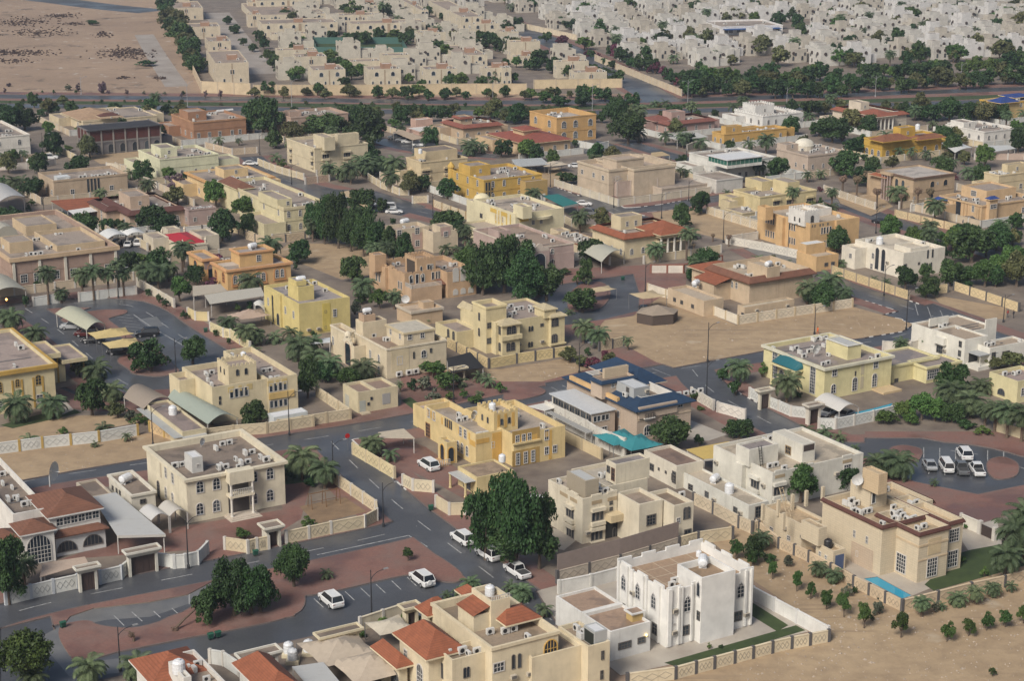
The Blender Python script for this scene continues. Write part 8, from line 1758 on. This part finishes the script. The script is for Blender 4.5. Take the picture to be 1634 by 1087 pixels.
T('B1', [(310,805,240,'dark',150),(400,720,120,'dark',170),(520,745,110,'mid',150),(590,680,60,'bush',80),(985,690,95,'mid',190),(1050,765,100,'mid',170),(930,765,90,'grey',110),(995,830,75,'grey',90),(870,760,60,'darkbush',80),(1076,812,58,'bush',65),(1150,806,52,'bush',55),(1350,777,58,'bush',72),(1215,830,40,'bush',110),(700,315,110,'mid',110),(565,350,85,'grey',80),(345,475,35,'darkbush',50),(600,290,60,'darkbush',120),(60,815,120,'dark',120),(1110,700,50,'grey',80)])
T('W', [(770,472,88,'dark',60),(805,468,95,'dark',72),(842,482,78,'dark',72),(872,480,60,'dark',62),(742,452,62,'mid',52),(825,440,60,'dark',60),(500,382,60,'dark',34),(518,390,76,'dark',38),(540,397,88,'dark',42),(560,402,80,'dark',38),(580,410,78,'dark',40),(602,416,66,'dark',38),(622,420,60,'dark',36),(642,424,52,'dark',36),(525,378,70,'mid',36),(590,396,66,'dark',40),(1550,420,60,'dark',80),(1590,400,45,'dark',60),(1520,400,40,'mid',50),(1610,440,50,'mid',60)])
T('B2', [(440,335,135,'dark',225),(450,180,140,'dark',85),(412,187,72,'bush',65),(345,135,35,'darkbush',70),(505,640,60,'red',110),(560,600,60,'red',70),(375,605,80,'olive',110),(430,630,60,'olive',110),(468,575,50,'darkbush',55),(590,625,70,'olive',80),(520,670,30,'grey',60),(1200,705,80,'darkbush',95),(1270,785,95,'darkbush',90),(1050,815,65,'bush',75),(1030,165,75,'dark',100),(210,245,30,'bush',90)])
T('B3', [(380,320,150,'dark',180),(320,300,110,'dark',120),(830,215,135,'dark',135),(945,258,120,'dark',130),(1070,195,150,'dark',180),(1180,190,110,'dark',160),(1260,200,150,'mid',170),(1345,165,110,'mid',120),(1170,205,40,'darkbush',80),(55,690,80,'bush',60),(245,800,35,'darkbush',75)]); T('F6', [(550,640,225,'dark',280),(330,860,225,'mid',240),(430,865,190,'mid',220),(200,852,155,'mid',200),(60,885,110,'mid',190),(560,880,160,'dark',220),(660,925,60,'darkbush',190),(785,962,60,'bush',150),(250,890,90,'mid',160),(1010,465,120,'olive',230),(900,470,90,'olive',150)])
T('C0', [(60,305,175,'dark',200),(150,295,150,'dark',170),(-10,300,160,'dark',150),(205,160,100,'dark',95),(310,195,75,'dark',110),(325,452,160,'dark',140),(900,205,110,'dark',130),(1000,195,65,'dark',90),(1090,190,60,'olive',80),(380,140,60,'olive',80),(60,885,140,'dark',190),(-10,880,120,'dark',120),(1045,662,110,'purple',150),(1110,605,65,'darkbush',90),(190,745,40,'bush',55),(640,900,80,'dark',110),(530,890,75,'olive',110),(720,890,70,'dark',90),(600,665,40,'darkbush',90),(1485,925,145,'dark',105),(490,480,30,'bush',40),(850,895,50,'grey',70)])
T('C1', [(80,335,245,'dark',230),(20,320,200,'dark',150),(150,400,110,'dark',120),(430,335,150,'dark',290),(730,392,240,'dark',230),(620,300,160,'dark',130),(690,480,110,'dark',160),(740,545,150,'dark',150),(900,262,125,'dark',120),(1000,250,90,'olive',110),(1070,245,100,'dark',110),(1150,235,95,'dark',110),(1070,395,125,'dark',110),(960,620,60,'bush',90),(195,520,55,'bush',70),(1480,230,60,'mid',80),(860,280,60,'mid',90)])
T('C2', [(760,372,200,'dark',240),(690,275,200,'dark',170),(790,150,80,'dark',110),(620,120,80,'dark',120),(480,150,90,'dark',130),(350,150,70,'dark',130),(250,130,70,'mid',130),(390,615,75,'dark',140),(460,600,50,'darkbush',90),(1190,795,145,'dark',165),(120,250,80,'dark',90),(600,250,80,'dark',70),(1080,490,55,'dark',80),(440,395,50,'darkbush',60)])
T('C3', [(240,325,125,'dark',140),(480,365,155,'dark',230),(400,330,90,'dark',110),(350,215,110,'dark',160),(440,200,80,'olive',100),(1070,240,110,'dark',170),(1180,235,150,'dark',200),(1290,245,130,'dark',180),(1400,245,110,'dark',180),(1490,240,120,'dark',120),(960,210,80,'dark',120),(620,445,110,'dark',150),(560,575,175,'dark',210),(500,520,80,'dark',110),(590,400,60,'dark',100),(1590,425,150,'dark',100),(1270,500,90,'olive',90),(1160,470,50,'olive',80),(1195,365,40,'mid',70),(415,760,60,'darkbush',60),(1200,1030,150,'mid',130),(1290,1000,160,'dark',160),(1400,1045,150,'mid',190),(1580,890,110,'dark',130),(1560,980,100,'dark',120),(1240,930,80,'dark',90),(1130,960,60,'mid',80)])
PL('A0', [(400,1105,155,190),(620,1080,140,190),(150,1110,100,150),(110,660,160,150)]); PL('A1', [(232,190,190,190),(332,228,160,165),(340,632,58,80),(545,85,120,130),(628,105,75,95),(985,690,85,110),(880,720,45,70),(925,712,50,60)]); PL('A2', [(90,725,90,130),(40,690,60,90),(190,800,75,100)]); PL('E1', [(930,800,185,240)]); PL('B1', [(660,1085,100,150),(640,1075,80,110)])
PL('A3', [(45,502,100,110),(295,627,90,100),(365,652,82,100),(760,802,110,105),(920,752,82,110),(1000,747,100,100),(1078,717,85,92),(1160,692,60,72),(850,772,45,60),(1170,600,290,230),(1215,560,310,220),(1130,650,200,180),(650,185,160,190),(560,175,130,160),(600,160,120,150),(815,218,45,55),(1230,600,260,200)]); PL('F5', [(450,935,95,170),(600,965,110,180),(720,1005,95,150),(300,1000,60,100),(850,1075,60,100),(285,690,305,300)])
PL('B0', [(265,292,235,140),(335,285,100,105),(450,272,200,130),(510,268,220,130),(590,257,190,120),(648,245,220,110),(672,248,170,110),(800,190,150,160),(860,212,175,160),(915,170,140,140),(775,150,110,130),(70,458,170,160),(190,523,145,165),(20,420,120,120),(95,932,190,220),(290,912,165,190),(520,692,135,190),(610,812,125,170),(565,972,60,130),(160,1035,62,125),(690,1037,62,75),(515,1067,42,65),(1235,445,115,140),(1335,525,155,150),(1390,520,120,120)])
PL('B1', [(130,505,85,120),(215,485,95,125),(260,592,165,200),(345,640,140,160),(430,702,165,180),(610,705,150,190),(340,560,120,130),(30,500,90,110),(20,560,60,100),(615,252,135,165),(780,322,125,110),(935,392,70,130),(1238,717,75,95),(1290,747,85,105),(1140,742,70,100),(1240,790,40,60),(810,770,70,60)])
PL('G2', [(620,440,100,130),(690,435,80,110),(765,400,110,110),(20,240,120,110),(110,240,90,130),(850,640,90,120),(900,630,80,110)]); PL('B2', [(445,505,155,150),(525,535,145,150),(685,543,92,80),(1285,722,160,165),(1075,135,125,140),(370,345,45,80),(470,185,70,80)]); PL('B3', [(300,295,160,150),(420,255,170,180),(500,275,100,110),(250,250,90,120),(805,562,105,105),(940,538,100,90),(660,172,45,60),(725,190,55,70),(480,90,60,90),(30,80,70,90),(180,90,60,90)])
PL('F6', [(560,750,230,250),(700,835,250,300),(640,760,210,230),(780,660,160,210),(880,948,275,220),(975,993,325,270),(1085,1022,330,260),(810,900,210,180),(500,720,180,200)])
PL('C0', [(145,475,80,75),(30,495,90,90),(90,685,145,130),(140,655,110,110),(30,660,90,100),(950,885,130,130),(1310,405,95,90),(1430,385,60,60),(1040,880,60,80)]); PL('C1', [(470,592,130,130),(545,605,115,120),(600,615,160,150),(665,570,160,150),(700,580,130,130),(790,560,140,150),(860,590,175,165),(840,662,155,140),(150,482,70,95),(1310,445,115,140),(1380,430,90,110),(690,862,95,120),(1330,420,100,110),(1320,520,60,80)])
PL('C2', [(470,908,165,140),(820,245,135,130),(920,150,55,90),(980,150,60,90),(1000,492,45,60),(1070,590,100,90),(1110,585,80,80),(1160,400,55,80),(1350,695,60,70),(720,250,120,110)]); PL('C3', [(1000,225,100,120),(1080,290,75,90),(880,465,90,90),(950,475,100,90),(1040,475,90,100),(1140,505,85,90),(475,780,160,90),(1290,590,110,130),(1340,600,110,130),(160,590,60,110),(330,605,90,90),(410,590,80,90),(680,440,90,100),(620,440,100,100)])
PL('C3', [(625,692,155,90),(690,640,130,90),(540,682,140,80),(745,757,140,80),(988,772,160,80),(1060,762,145,80),(890,765,110,60)], True); PL('C2', [(1160,925,55,35),(1265,960,60,40),(1360,990,90,60),(1150,1020,60,30)], True)
use('B0'); carport('beige barrel-vaulted canopy at the left edge beside the parking loop', [(-60,245),(145,212),(45,138),(-120,160)], 3.6, 3.6, m_ribbed((.42,.41,.34), .6, 5, 1), arch=1.2)
P = g(38, 310, .1); o = thing('porch_lamp', 'lit orange lamp on a short post at the porch by the left edge', 'lamp', P); MB().tube([(0,0,0),(0,0,1.6)], .06, 6).build('post', M_POLE, o); mb = MB(); mb.lathe(0, 0, [(.08,1.6),(.22,1.75),(.24,1.95),(.1,2.1)], 10); m, n, b = _nodes('lit orange lamp'); b.inputs['Emission Color'].default_value = (1,.42,.06,1); b.inputs['Emission Strength'].default_value = 4; mb.build('lamp_shade', m, o)
# boulevard belts
use('W'); rb = random.Random(3)
def belt(pts, n, hp, kinds, jit=5):
    for i in range(n):
        u = (i+rb.uniform(.1,.9))/n*(len(pts)-1); k = min(int(u), len(pts)-2); f = u-k; x = pts[k][0]*(1-f)+pts[k+1][0]*f; y = pts[k][1]*(1-f)+pts[k+1][1]*f+rb.uniform(-jit, jit); h = rb.uniform(*hp)
        tree(x, y, h, rb.choice(kinds), h*rb.uniform(1.0,1.5), lod='far')
belt([(400,155),(700,158),(960,156)], 26, (13,24), ['mid','olive','dark','olive'], 4); belt([(1090,152),(1350,150),(1640,132)], 44, (18,34), ['dark','dark','olive'], 7); belt([(1090,135),(1350,132),(1640,112)], 34, (20,34), ['dark','dark','mid'], 6); belt([(0,180),(300,190),(560,190)], 14, (12,22), ['dark','olive'], 5); belt([(860,195),(1200,188),(1640,172)], 20, (12,24), ['dark','olive','mid'], 5); belt([(0,163),(400,168),(830,174),(1100,170)], 46, (4,8), ['darkbush','bush','olive'], 2); belt([(560,186),(800,192),(1000,190)], 18, (14,24), ['dark','olive','mid'], 5); belt([(0,148),(320,152)], 9, (4,8), ['darkbush','purple','grey'], 1)
belt([(262,22),(290,70),(318,125)], 22, (24,38), ['dark','dark','olive'], 5); belt([(965,85),(1030,115),(1090,140)], 12, (16,28), ['dark','red','dark'], 4); belt([(860,62),(940,92),(985,112)], 8, (10,18), ['dark','red','dark'], 3); belt([(410,60),(440,110),(480,140)], 8, (18,28), ['dark','dark','mid'], 6); belt([(520,62),(620,72),(700,70)], 10, (14,26), ['dark','dark','mid'], 5); belt([(470,95),(500,120),(560,140)], 8, (18,28), ['dark','mid'], 5); belt([(600,55),(720,62),(800,78)], 10, (14,24), ['dark','olive'], 5); belt([(800,110),(900,120),(990,135)], 12, (16,28), ['dark','dark','mid'], 5); belt([(520,100),(560,125),(700,140),(830,135)], 16, (16,28), ['dark','mid','dark'], 5); belt([(690,98),(760,70),(820,95),(900,110)], 12, (18,30), ['dark','dark','mid'], 8); belt([(540,20),(700,30),(830,50)], 10, (12,22), ['dark','dark'], 6); belt([(360,30),(380,60),(410,95)], 5, (12,20), ['dark'], 4)
for gx, gy in GREEN:
    X, Y = proj((gx, gy, 0)); s = (Y+300)*.0093; u = rb.random(); h = rb.uniform(4.5, 9)*s
    if Y < 118: palm(X, Y, h*1.15, cw=6.5*s) if u < .3 else tree(X, Y, h, rb.choice(['mid','mid','olive','darkbush','darkbush','olive','bush']), h*rb.uniform(1.0,1.7), lod='far')
for i in range(60):
    x = rb.uniform(850,1640); y = rb.uniform(-4,112)
    if x > 860+(y-50)*1.93+60:
        if rb.random() < .4: palm(x, y, rb.uniform(16,28)*(.6+y/150), cw=rb.uniform(15,24)*(.6+y/150))
        else: tree(x, y, rb.uniform(16,32)*(.6+y/150), rb.choice(['dark','dark','olive']), lod='far')
for x, y, h, k, w_ in ((238,105,9,'darkbush',42),(148,40,9,'dark',24),(110,144,10,'grey',16),(165,149,20,'purple',20),(125,146,13,'purple',12),(290,156,9,'purple',8),(328,156,12,'purple',8),(352,157,14,'purple',10),(15,138,6,'purple',12)): tree(x, y, h, k, w_, lod='far')
# garden greenery and outbuildings in the yards between the farther villas
FP = []
for H in HOUSES:
    M_ = Matrix.Rotation(H.ang, 3, 'Z')
    for v in [H.main]+[q for q in H.vols if q.z0 < .5]: FP.append((H, v.x0, v.y0, v.x1, v.y1))
def clear(x, y, m, skip=None):
    for H, x0, y0, x1, y1 in FP:
        if H is skip: continue
        q = H.inv @ (Vector((x, y, 0))-H.C)
        if x0-m < q.x < x1+m and y0-m < q.y < y1+m: return False
    return True
for H in MIDS:
    if H.t[0] != 'C': continue
    M_ = Matrix.Rotation(H.ang, 3, 'Z'); W_ = lambda x, y: H.C+M_ @ Vector((x, y, 0))
    for x0, y0, x1, y1 in ((H.W+.02, H.D*.25, H.W+4.5, H.D*.8), (H.W*.3, H.D+.02, H.W*.8, H.D+4), (-4, H.D*.6, -.02, H.D*1.1)):
        if all(clear(*W_(a, b).xy, .4, H) and ground_kind(*W_(a, b).xy) == 'yard' for a in (x0+.3, x1) for b in (y0+.3, y1)) and H.r.random() < .75: H.vol(x0, y0, x1, y1, 0, H.r.uniform(3, 3.8), par=.4); FP.append((H, x0, y0, x1, y1))
    m = H.r.uniform(4.5, 7); pts = [W_(-m, H.D+m), W_(-m, -m), W_(H.W+m, -m)]
    for a, b in ((0, 1), (1, 2)):
        n = 8; run = []
        for i in range(n+1):
            p = pts[a].lerp(pts[b], i/n)
            if clear(p.x, p.y, .8) and ground_kind(p.x, p.y) == 'yard': run.append(p)
            elif len(run) > 2: break
            else: run = []
        if len(run) > 3:
            A, B = proj(run[0]), proj(run[-1]); wl('W', [A, B], H.r.choice((CW_, WW, (.46,.39,.30))), LP, diamonds=False)
rg = random.Random(21); npl = 0
for i in range(2600):
    X = rg.uniform(-5, 1640); Y = rg.uniform(172, 470); P = gW(X, Y); kd = ground_kind(P.x, P.y)
    if kd not in ('yard', 'lawn') or not clear(P.x, P.y, 1.5): continue
    if any((P.xy-Vector(q[2])).length < 3.6 for q in PLANTS[-400:]): continue
    s = (Y+300)*.0093; u = rg.random(); npl += 1
    if npl > 210: break
    if u < .34: palm(X, Y, rg.uniform(4, 9)*s, t='W', cw=rg.uniform(4.5, 7)*s)
    elif u < .72: h = rg.uniform(3.5, 8)*s; tree(X, Y, h, rg.choice(['dark','dark','mid','olive']), h*rg.uniform(.9,1.3), t='W')
    else: h = rg.uniform(1.2, 2.6)*s; tree(X, Y, h, rg.choice(['darkbush','bush','grey','darkbush','red']), h*rg.uniform(1.1,1.8), t='W')
# scrub patches on the desert: nobody could count them
mb = MB(); rs = random.Random(12)
for cx, cy, rx, ry, n in ((200,85,45,9,330),(30,84,55,5,240),(30,35,60,7,260),(100,25,28,4,130),(60,52,60,6,200),(165,55,14,4,70),(10,97,40,4,90),(255,125,12,3,40),(200,124,12,2,30),(120,38,20,3,60)):
    for _ in range(n):
        X = cx+rs.gauss(0,rx*.5); Y = cy+rs.gauss(0,ry*.5); P = gW(X, Y, .06); s = rs.uniform(.4,1.3)
        for k in range(4):
            a = rs.uniform(0,6.28); mb.add([(P.x-s*.6*math.cos(a),P.y-s*.6*math.sin(a),.03),(P.x+s*.6*math.cos(a),P.y+s*.6*math.sin(a),.03),(P.x+s*.3*math.cos(a)+rs.uniform(-.2,.2),P.y+s*.3*math.sin(a),s*.55)], [(0,1,2)])
tag(mb.build('desert_scrub', m_leaf((.045,.03,.028), (.075,.055,.045), 'dry scrub')), kind='stuff')
# loose stones and litter on the sandy lots: nobody could count them
mb = MB()
for x0, x1, y0, y1, n in ((1180,1634,880,1087,900),(960,1460,490,590,500),(0,300,690,770,160),(690,930,575,605,120),(440,600,388,446,120),(1040,1220,335,385,120)):
    for _ in range(n):
        P = gW(rs.uniform(x0, x1), rs.uniform(y0, y1), .1)
        if ground_kind(P.x, P.y) != 'sandy_ground': continue
        s = rs.uniform(.05,.2)*(2 if rs.random() < .06 else 1); a = rs.uniform(0,3)
        mb.add([(P.x+s*math.cos(a+q*1.57)*rs.uniform(.7,1.3), P.y+s*math.sin(a+q*1.57)*rs.uniform(.7,1.3), .09) for q in range(4)]+[(P.x,P.y,.1+s*.7)], [(0,1,4),(1,2,4),(2,3,4),(3,0,4)])
tag(mb.build('rubble', m_plain((.34,.28,.22), .9, var=.5, name='stones')), kind='stuff')
# ------------------------------------------------------------------ lamps
for t, L in (('A0', [(845,585,238),(540,1047,200)]), ('A1', [(595,397,210),(543,812,220),(370,168,168)]), ('B1', [(210,1005,238),(1100,832,212)]), ('B0', [(955,668,190),(830,1062,200),(642,260,175)]), ('B2', [(422,667,175),(1118,607,210),(1112,797,195),(780,227,170)]), ('B3', [(715,247,170),(835,432,225),(1362,392,150),(338,457,140)]), ('C1', [(245,617,128),(1090,807,135),(55,442,130)]), ('C2', [(672,757,170),(958,822,155),(293,632,145),(1120,717,130),(1107,447,135),(1327,967,195)]), ('C3', [(740,912,155),(215,1022,165),(890,762,120)]), ('C0', [(262,502,200),(268,850,190)])):
    use(t)
    for a in L: lamp(*a)
for t, L in (('D1', [(262,692,195),(1540,682,155)]), ('D2', [(578,712,175)]), ('D0', [(517,602,125),(1193,692,185)])):
    use(t)
    for a in L: lamp(*a, pale=True)
use('D2'); lamp(1185,662,155,two=True,pale=True); use('D3'); lamp(740,582,125,two=True,pale=True); lamp(208,640,120,pale=True); lamp(1255,470,45,pale=True)
wl('A1', [(492,868),(692,802)], (.53,.48,.38), LP, diamonds=False); wl('E6', [(555,330),(640,345),(745,415)], WW, LP, diamonds=False); use('A1'); gatehouse('small white gate canopy over ornate gate in the cream front wall', 62, 412, 28, 155, 3.3, 0, c=(.58,.55,.47))
# ------------------------------------------------------------------ cars
WHT = (.64,.64,.63); SIL = (.32,.33,.34); BLK = (.014,.014,.016); GRY = (.12,.125,.13); DRD = (.07,.012,.012); CN = {WHT: 'white', SIL: 'silver', BLK: 'black', GRY: 'grey', DRD: 'dark red'}; CL_ = []
def cr(t, x, y, rot, kind, col, spare=False): CL_.append((car(x, y, rot, kind, col, '', t, spare=spare), CN[col]+' '+{'suv':'suv','sedan':'sedan','pickup':'pickup truck','van':'minivan'}[kind]))
for a in (('E5',115,262,90,'suv',WHT),('E5',708,125,90,'suv',WHT,True),('E1',345,695,90,'suv',WHT),('A1',950,465,90,'suv',WHT),('A1',1065,535,92,'suv',WHT),('A2',70,612,90,'pickup',WHT),('A3',795,132,59,'sedan',SIL),('A3',870,142,59,'van',WHT),('A3',937,150,59,'pickup',GRY),('A3',1007,155,59,'pickup',WHT),('A3',951,85,60,'suv',WHT),('B0',800,465,158,'suv',BLK),('B0',392,425,150,'suv',SIL),('B0',470,465,150,'suv',DRD),('B0',505,500,150,'sedan',BLK),('B0',652,562,155,'pickup',BLK),('F5',632,790,200,'sedan',SIL),('F5',765,812,200,'sedan',SIL),('C0',225,880,-25,'suv',WHT),('C0',205,480,-20,'sedan',WHT),('C0',300,465,-20,'suv',WHT),('C0',700,985,60,'suv',BLK),('C0',770,985,60,'sedan',WHT),('C0',832,978,60,'suv',WHT),('C1',818,765,150,'suv',WHT),('C1',858,790,-28,'sedan',WHT),('C1',580,708,140,'suv',SIL),('C1',640,728,140,'sedan',GRY),('C1',705,748,140,'sedan',WHT),('C1',865,345,150,'suv',GRY),('C1',905,358,150,'sedan',SIL),('C1',945,370,150,'suv',WHT),('C1',1012,388,-30,'suv',WHT),('C1',1090,400,-30,'suv',BLK),('C2',492,742,-40,'sedan',WHT),('C2',532,800,-50,'suv',GRY),('C2',162,548,-25,'suv',WHT),('C2',445,515,-30,'sedan',WHT),('C3',770,852,-70,'sedan',BLK),('C3',1310,850,-30,'suv',GRY),('C0',1500,500,-30,'sedan',WHT),('E1',1260,1000,0,'sedan',WHT),('B2',770,330,60,'sedan',BLK)): cr(*a)
for x, y, t, l in ((283,848,'A0','green rubbish bin at the tip of the parking island'),(945,900,'A0','left one of two green bins beside the lower lane'),(978,892,'A0','right one of two green bins beside the lower lane'),(22,525,'A1','green rubbish bin on the pavement opposite the leafy trees'),(808,322,'A1','green rubbish bin beside the low white gate wall'),(1115,442,'B0','green rubbish bin by the clipped bushes of the parking loop'),(658,160,'B2','small green bin by the white wall at the cul-de-sac'),(985,120,'F1','dark bin beside the wall above sawtooth-tower cream villa')): bin_(x, y, l, t)
person(1385, 362, 'person in red top walking beside the lattice wall, left of the pair', (.35,.05,.04), (.02,.02,.025), 'B3', 10); person(1416, 366, 'person in dark clothes walking beside the lattice wall, right of the pair', (.03,.03,.04), (.02,.02,.02), 'B3', 10); person(355, 456, 'person in orange work clothes at the edge of the sandy lot', (.6,.12,.02), (.5,.1,.02), 'B3', 90)
P = g(785, 860, .12, 'A0'); o = thing('fallen_palm', 'toppled leafless palm trunk lying on the red paved island', 'palm trunk', P, GRID); MB().tube([(0,0,.15),(1.5,.5,1.0),(3.2,1.2,1.6),(5.2,2.2,1.7)], [.22,.16,.13,.1], 7).build('trunk', M_PALMBARK, o); lp = palm_crown(5, 12, ML_DRY, 1.9); lp.build('crown', ML_DRY, o, loc=(0,0,.2))
P = g(600, 910, .12, 'A0'); o = thing('dead_palm', 'small bent dead palm on the red paved island beside the lamp post', 'palm tree', P); MB().tube([(0,0,0),(.1,0,.8),(-.5,0,1.4),(-1.2,.1,1.5)], [.2,.12,.08,.03], 6).build('trunk', M_PALMBARK, o); palm_crown(6, 9, ML_DRY, 2.2).build('crown', ML_DRY, o, loc=(-.3,0,1.0), scale=.9)
# carport over the parked cars on the loop
carport('pale green barrel-vaulted carport over parked cars on the parking loop', [(470,430),(572,400),(440,312),(300,340)], 2.9, 2.9, m_ribbed((.44,.44,.33), .6, 4, 1), arch=1.0, t='B0'); tent('yellow fabric car shade, larger of two beside the green carport', 605, 520, 8, 5.5, 2.8, 1.0, c=(.46,.36,.16), t='B0'); tent('yellow fabric car shade, nearer of two beside the green carport', 670, 570, 7, 5, 2.6, .9, c=(.47,.37,.17), t='B0')
carport('black net shade over the yard between two cream villas', [(1085,660),(1265,632),(1190,550),(1062,585)], 2.6, 2.6, M_BLACKMESH, t='B1', name='net_shade', cat='shade net'); gatehouse('small white gate canopy beside the red paved garden', 1095, 650, 1085, 1182, 2.8, 0, t='B1')
carport('beige canopy roof behind the corner palms of yellow battlemented villa', [(700,1015),(890,1018),(830,965),(690,985)], 2.8, 2.8, m_plain((.44,.38,.29), .8, name='beige cloth'), t='B1', name='awning', cat='awning')
# swing frame and play bars by the garden, antenna masts
P = g(330, 300, .13, 'A1'); o = thing('play_frame', 'rusty brown play frame in the garden beside cream villa', 'play frame', P, GRID); fb = MB()
for x in (-2.4, 0, 2.4):
    for y in (-.8, .8): fb.tube([(x,y,0),(x,y*.6,2.3)], .06, 5)
fb.tube([(-2.4,0,2.3),(2.4,0,2.3)], .07, 5); fb.tube([(-2.4,-.7,1.2),(2.4,-.7,1.2)], .04, 5); fb.build('frame', m_plain((.16,.08,.03), .7, name='rusty paint'), o)
# stop sign at the junction
P = g(527, 1082, .12, 'B1'); o = thing('stop_sign', 'red octagonal stop sign at the corner of the side street', 'sign', P, R(205)); MB().tube([(0,0,0),(0,0,2.2)], .04, 6).build('post', M_METAL, o)
mb = MB(); plate(mb, [(.45*math.cos(math.pi/8+i*math.pi/4), 2.5+.45*math.sin(math.pi/8+i*math.pi/4)) for i in range(8)], -.06, -.03); mb.build('sign_face', m_plain((.4,.02,.02), .4, name='sign red'), o); tc = bpy.data.curves.new('lettering', 'FONT'); tc.body = 'STOP'; tc.size = .28; tc.align_x = 'CENTER'; tc.align_y = 'CENTER'; tc.extrude = .004; tc.materials.append(m_plain((.7,.7,.7), .5, name='sign white')); tq = bpy.data.objects.new('q', tc); COL.objects.link(tq); bpy.context.view_layer.update(); tm = bpy.data.meshes.new_from_object(tq.evaluated_get(bpy.context.evaluated_depsgraph_get())); bpy.data.objects.remove(tq); to = link('lettering', tm, o); to.location = (0,-.068,2.5); to.rotation_euler = (math.pi/2,0,0)
# ------------------------------------------------------------------ labels: each thing told apart by its neighbours
HB = []
for H in HOUSES:
    if not H.short: continue
    M_ = Matrix.Rotation(H.ang, 3, 'Z'); c = H.C+M_ @ Vector((H.W/2, H.D/2, 0)); xs = [proj(H.C+M_ @ Vector(p))[0] for p in ((0,0,0),(H.W,0,0),(0,H.D,0))]; HB.append((H.short, c, min(xs), max(xs), max(H.W, H.D)/2, proj(H.C)[1]))
def where(P):
    P = Vector((P[0], P[1], 0)); X, Y = proj(P); best = min(HB, key=lambda b: max(0, (P-b[1]).length-b[4]))
    s, c, a, b, r, yb = best; Yc = proj(c)[1]
    if a-4 < X < b+4: rel = 'in front of' if Y > Yc else 'behind'
    else: rel = 'left of' if X < a else 'right of'
    return rel+' the '+s, X, Y
def disambiguate(L, fmt=', '):
    """L: (object, base label, X, Y)"""
    by = {}
    for o, lab, X, Y in L: by.setdefault(lab, []).append((X, Y, o))
    for lab, q in by.items():
        q.sort(key=lambda z: z[0]); n = len(q)
        for i, (X, Y, o) in enumerate(q):
            if n == 1: o['label'] = lab
            elif n == 2: o['label'] = lab+(', left one' if i == 0 else ', right one')
            else: o['label'] = lab+fmt+('leftmost' if i == 0 else 'rightmost' if i == n-1 else (ORD[i] if i < 20 else '%d%s' % (i+1, {1:'st',2:'nd',3:'rd'}.get((i+1)%10,'th')))+' from left')
def zone(X, Y):
    if Y < 130: s = ('front' if Y > 95 else 'middle' if Y > 60 else 'back')+' of white compound' if X > 860+(Y-50)*1.93 else ('front' if Y > 95 else 'middle' if Y > 60 else 'back')+' of beige compound' if X > 255+(Y-20)*.5 else 'on the desert plain'
    elif Y < 172: s = 'along the boulevard'
    else: return None
    part = ['near left edge','left of the townhouses','before the townhouses','left of the compound road','at the compound road','right of the compound road','opposite the crenellated villa','near right edge'][min(7,max(0,int(X/204.3)))]
    return s+' '+part
L = []
for o, adj, P, h, note in PLANTS:
    w_, X, Y = where(P); z = zone(X, Y)
    L.append((o, adj+(', '+z if z else ' '+w_), X, Y)); o['group'] = adj.replace('small ', '').replace('tall ', '')+'s among the villas'
disambiguate(L)
L = []
for o, col, pts, t, k in WD:
    m = len(pts)//2; P = (g(*pts[m-1], 0, t)+g(*pts[m], 0, t))/2; w_, X, Y = where(P); z = zone(X, Y)
    kind = 'screened wall' if k.get('fence') else 'plain boundary wall' if not k.get('diamonds', True) else 'diamond-patterned wall'
    L.append((o, col+' '+kind+' '+(z or w_), X, Y)); o['group'] = 'boundary walls around the plots'
disambiguate(L)
L = []
for o, P, lab in LAMPS:
    w_, X, Y = where(P); z = zone(X, Y); L.append((o, ('dark' if Y > 175 else 'grey')+' street lamp '+(z or w_), X, Y))
disambiguate(L)
L = []
for o, d in CL_:
    w_, X, Y = where(o.location); L.append((o, d+' parked '+w_, X, Y)); o['group'] = 'vehicles parked along the streets'
disambiguate(L)
# ------------------------------------------------------------------ air
mb = MB(); mb.box(-2500, -60, -1.0, 2500, 3600, CAMH+4); hz = mb.build('haze', _nodes('air')[0]); tag(hz, kind='stuff')
hm = hz.data.materials[0]; hm.node_tree.nodes.clear(); ho = hm.node_tree.nodes.new('ShaderNodeOutputMaterial'); hv = hm.node_tree.nodes.new('ShaderNodeVolumePrincipled')
hv.inputs['Color'].default_value = (.70,.82,1,1); hv.inputs['Density'].default_value = .00013; hv.inputs['Anisotropy'].default_value = .2; hm.node_tree.links.new(hv.outputs[0], ho.inputs['Volume'])
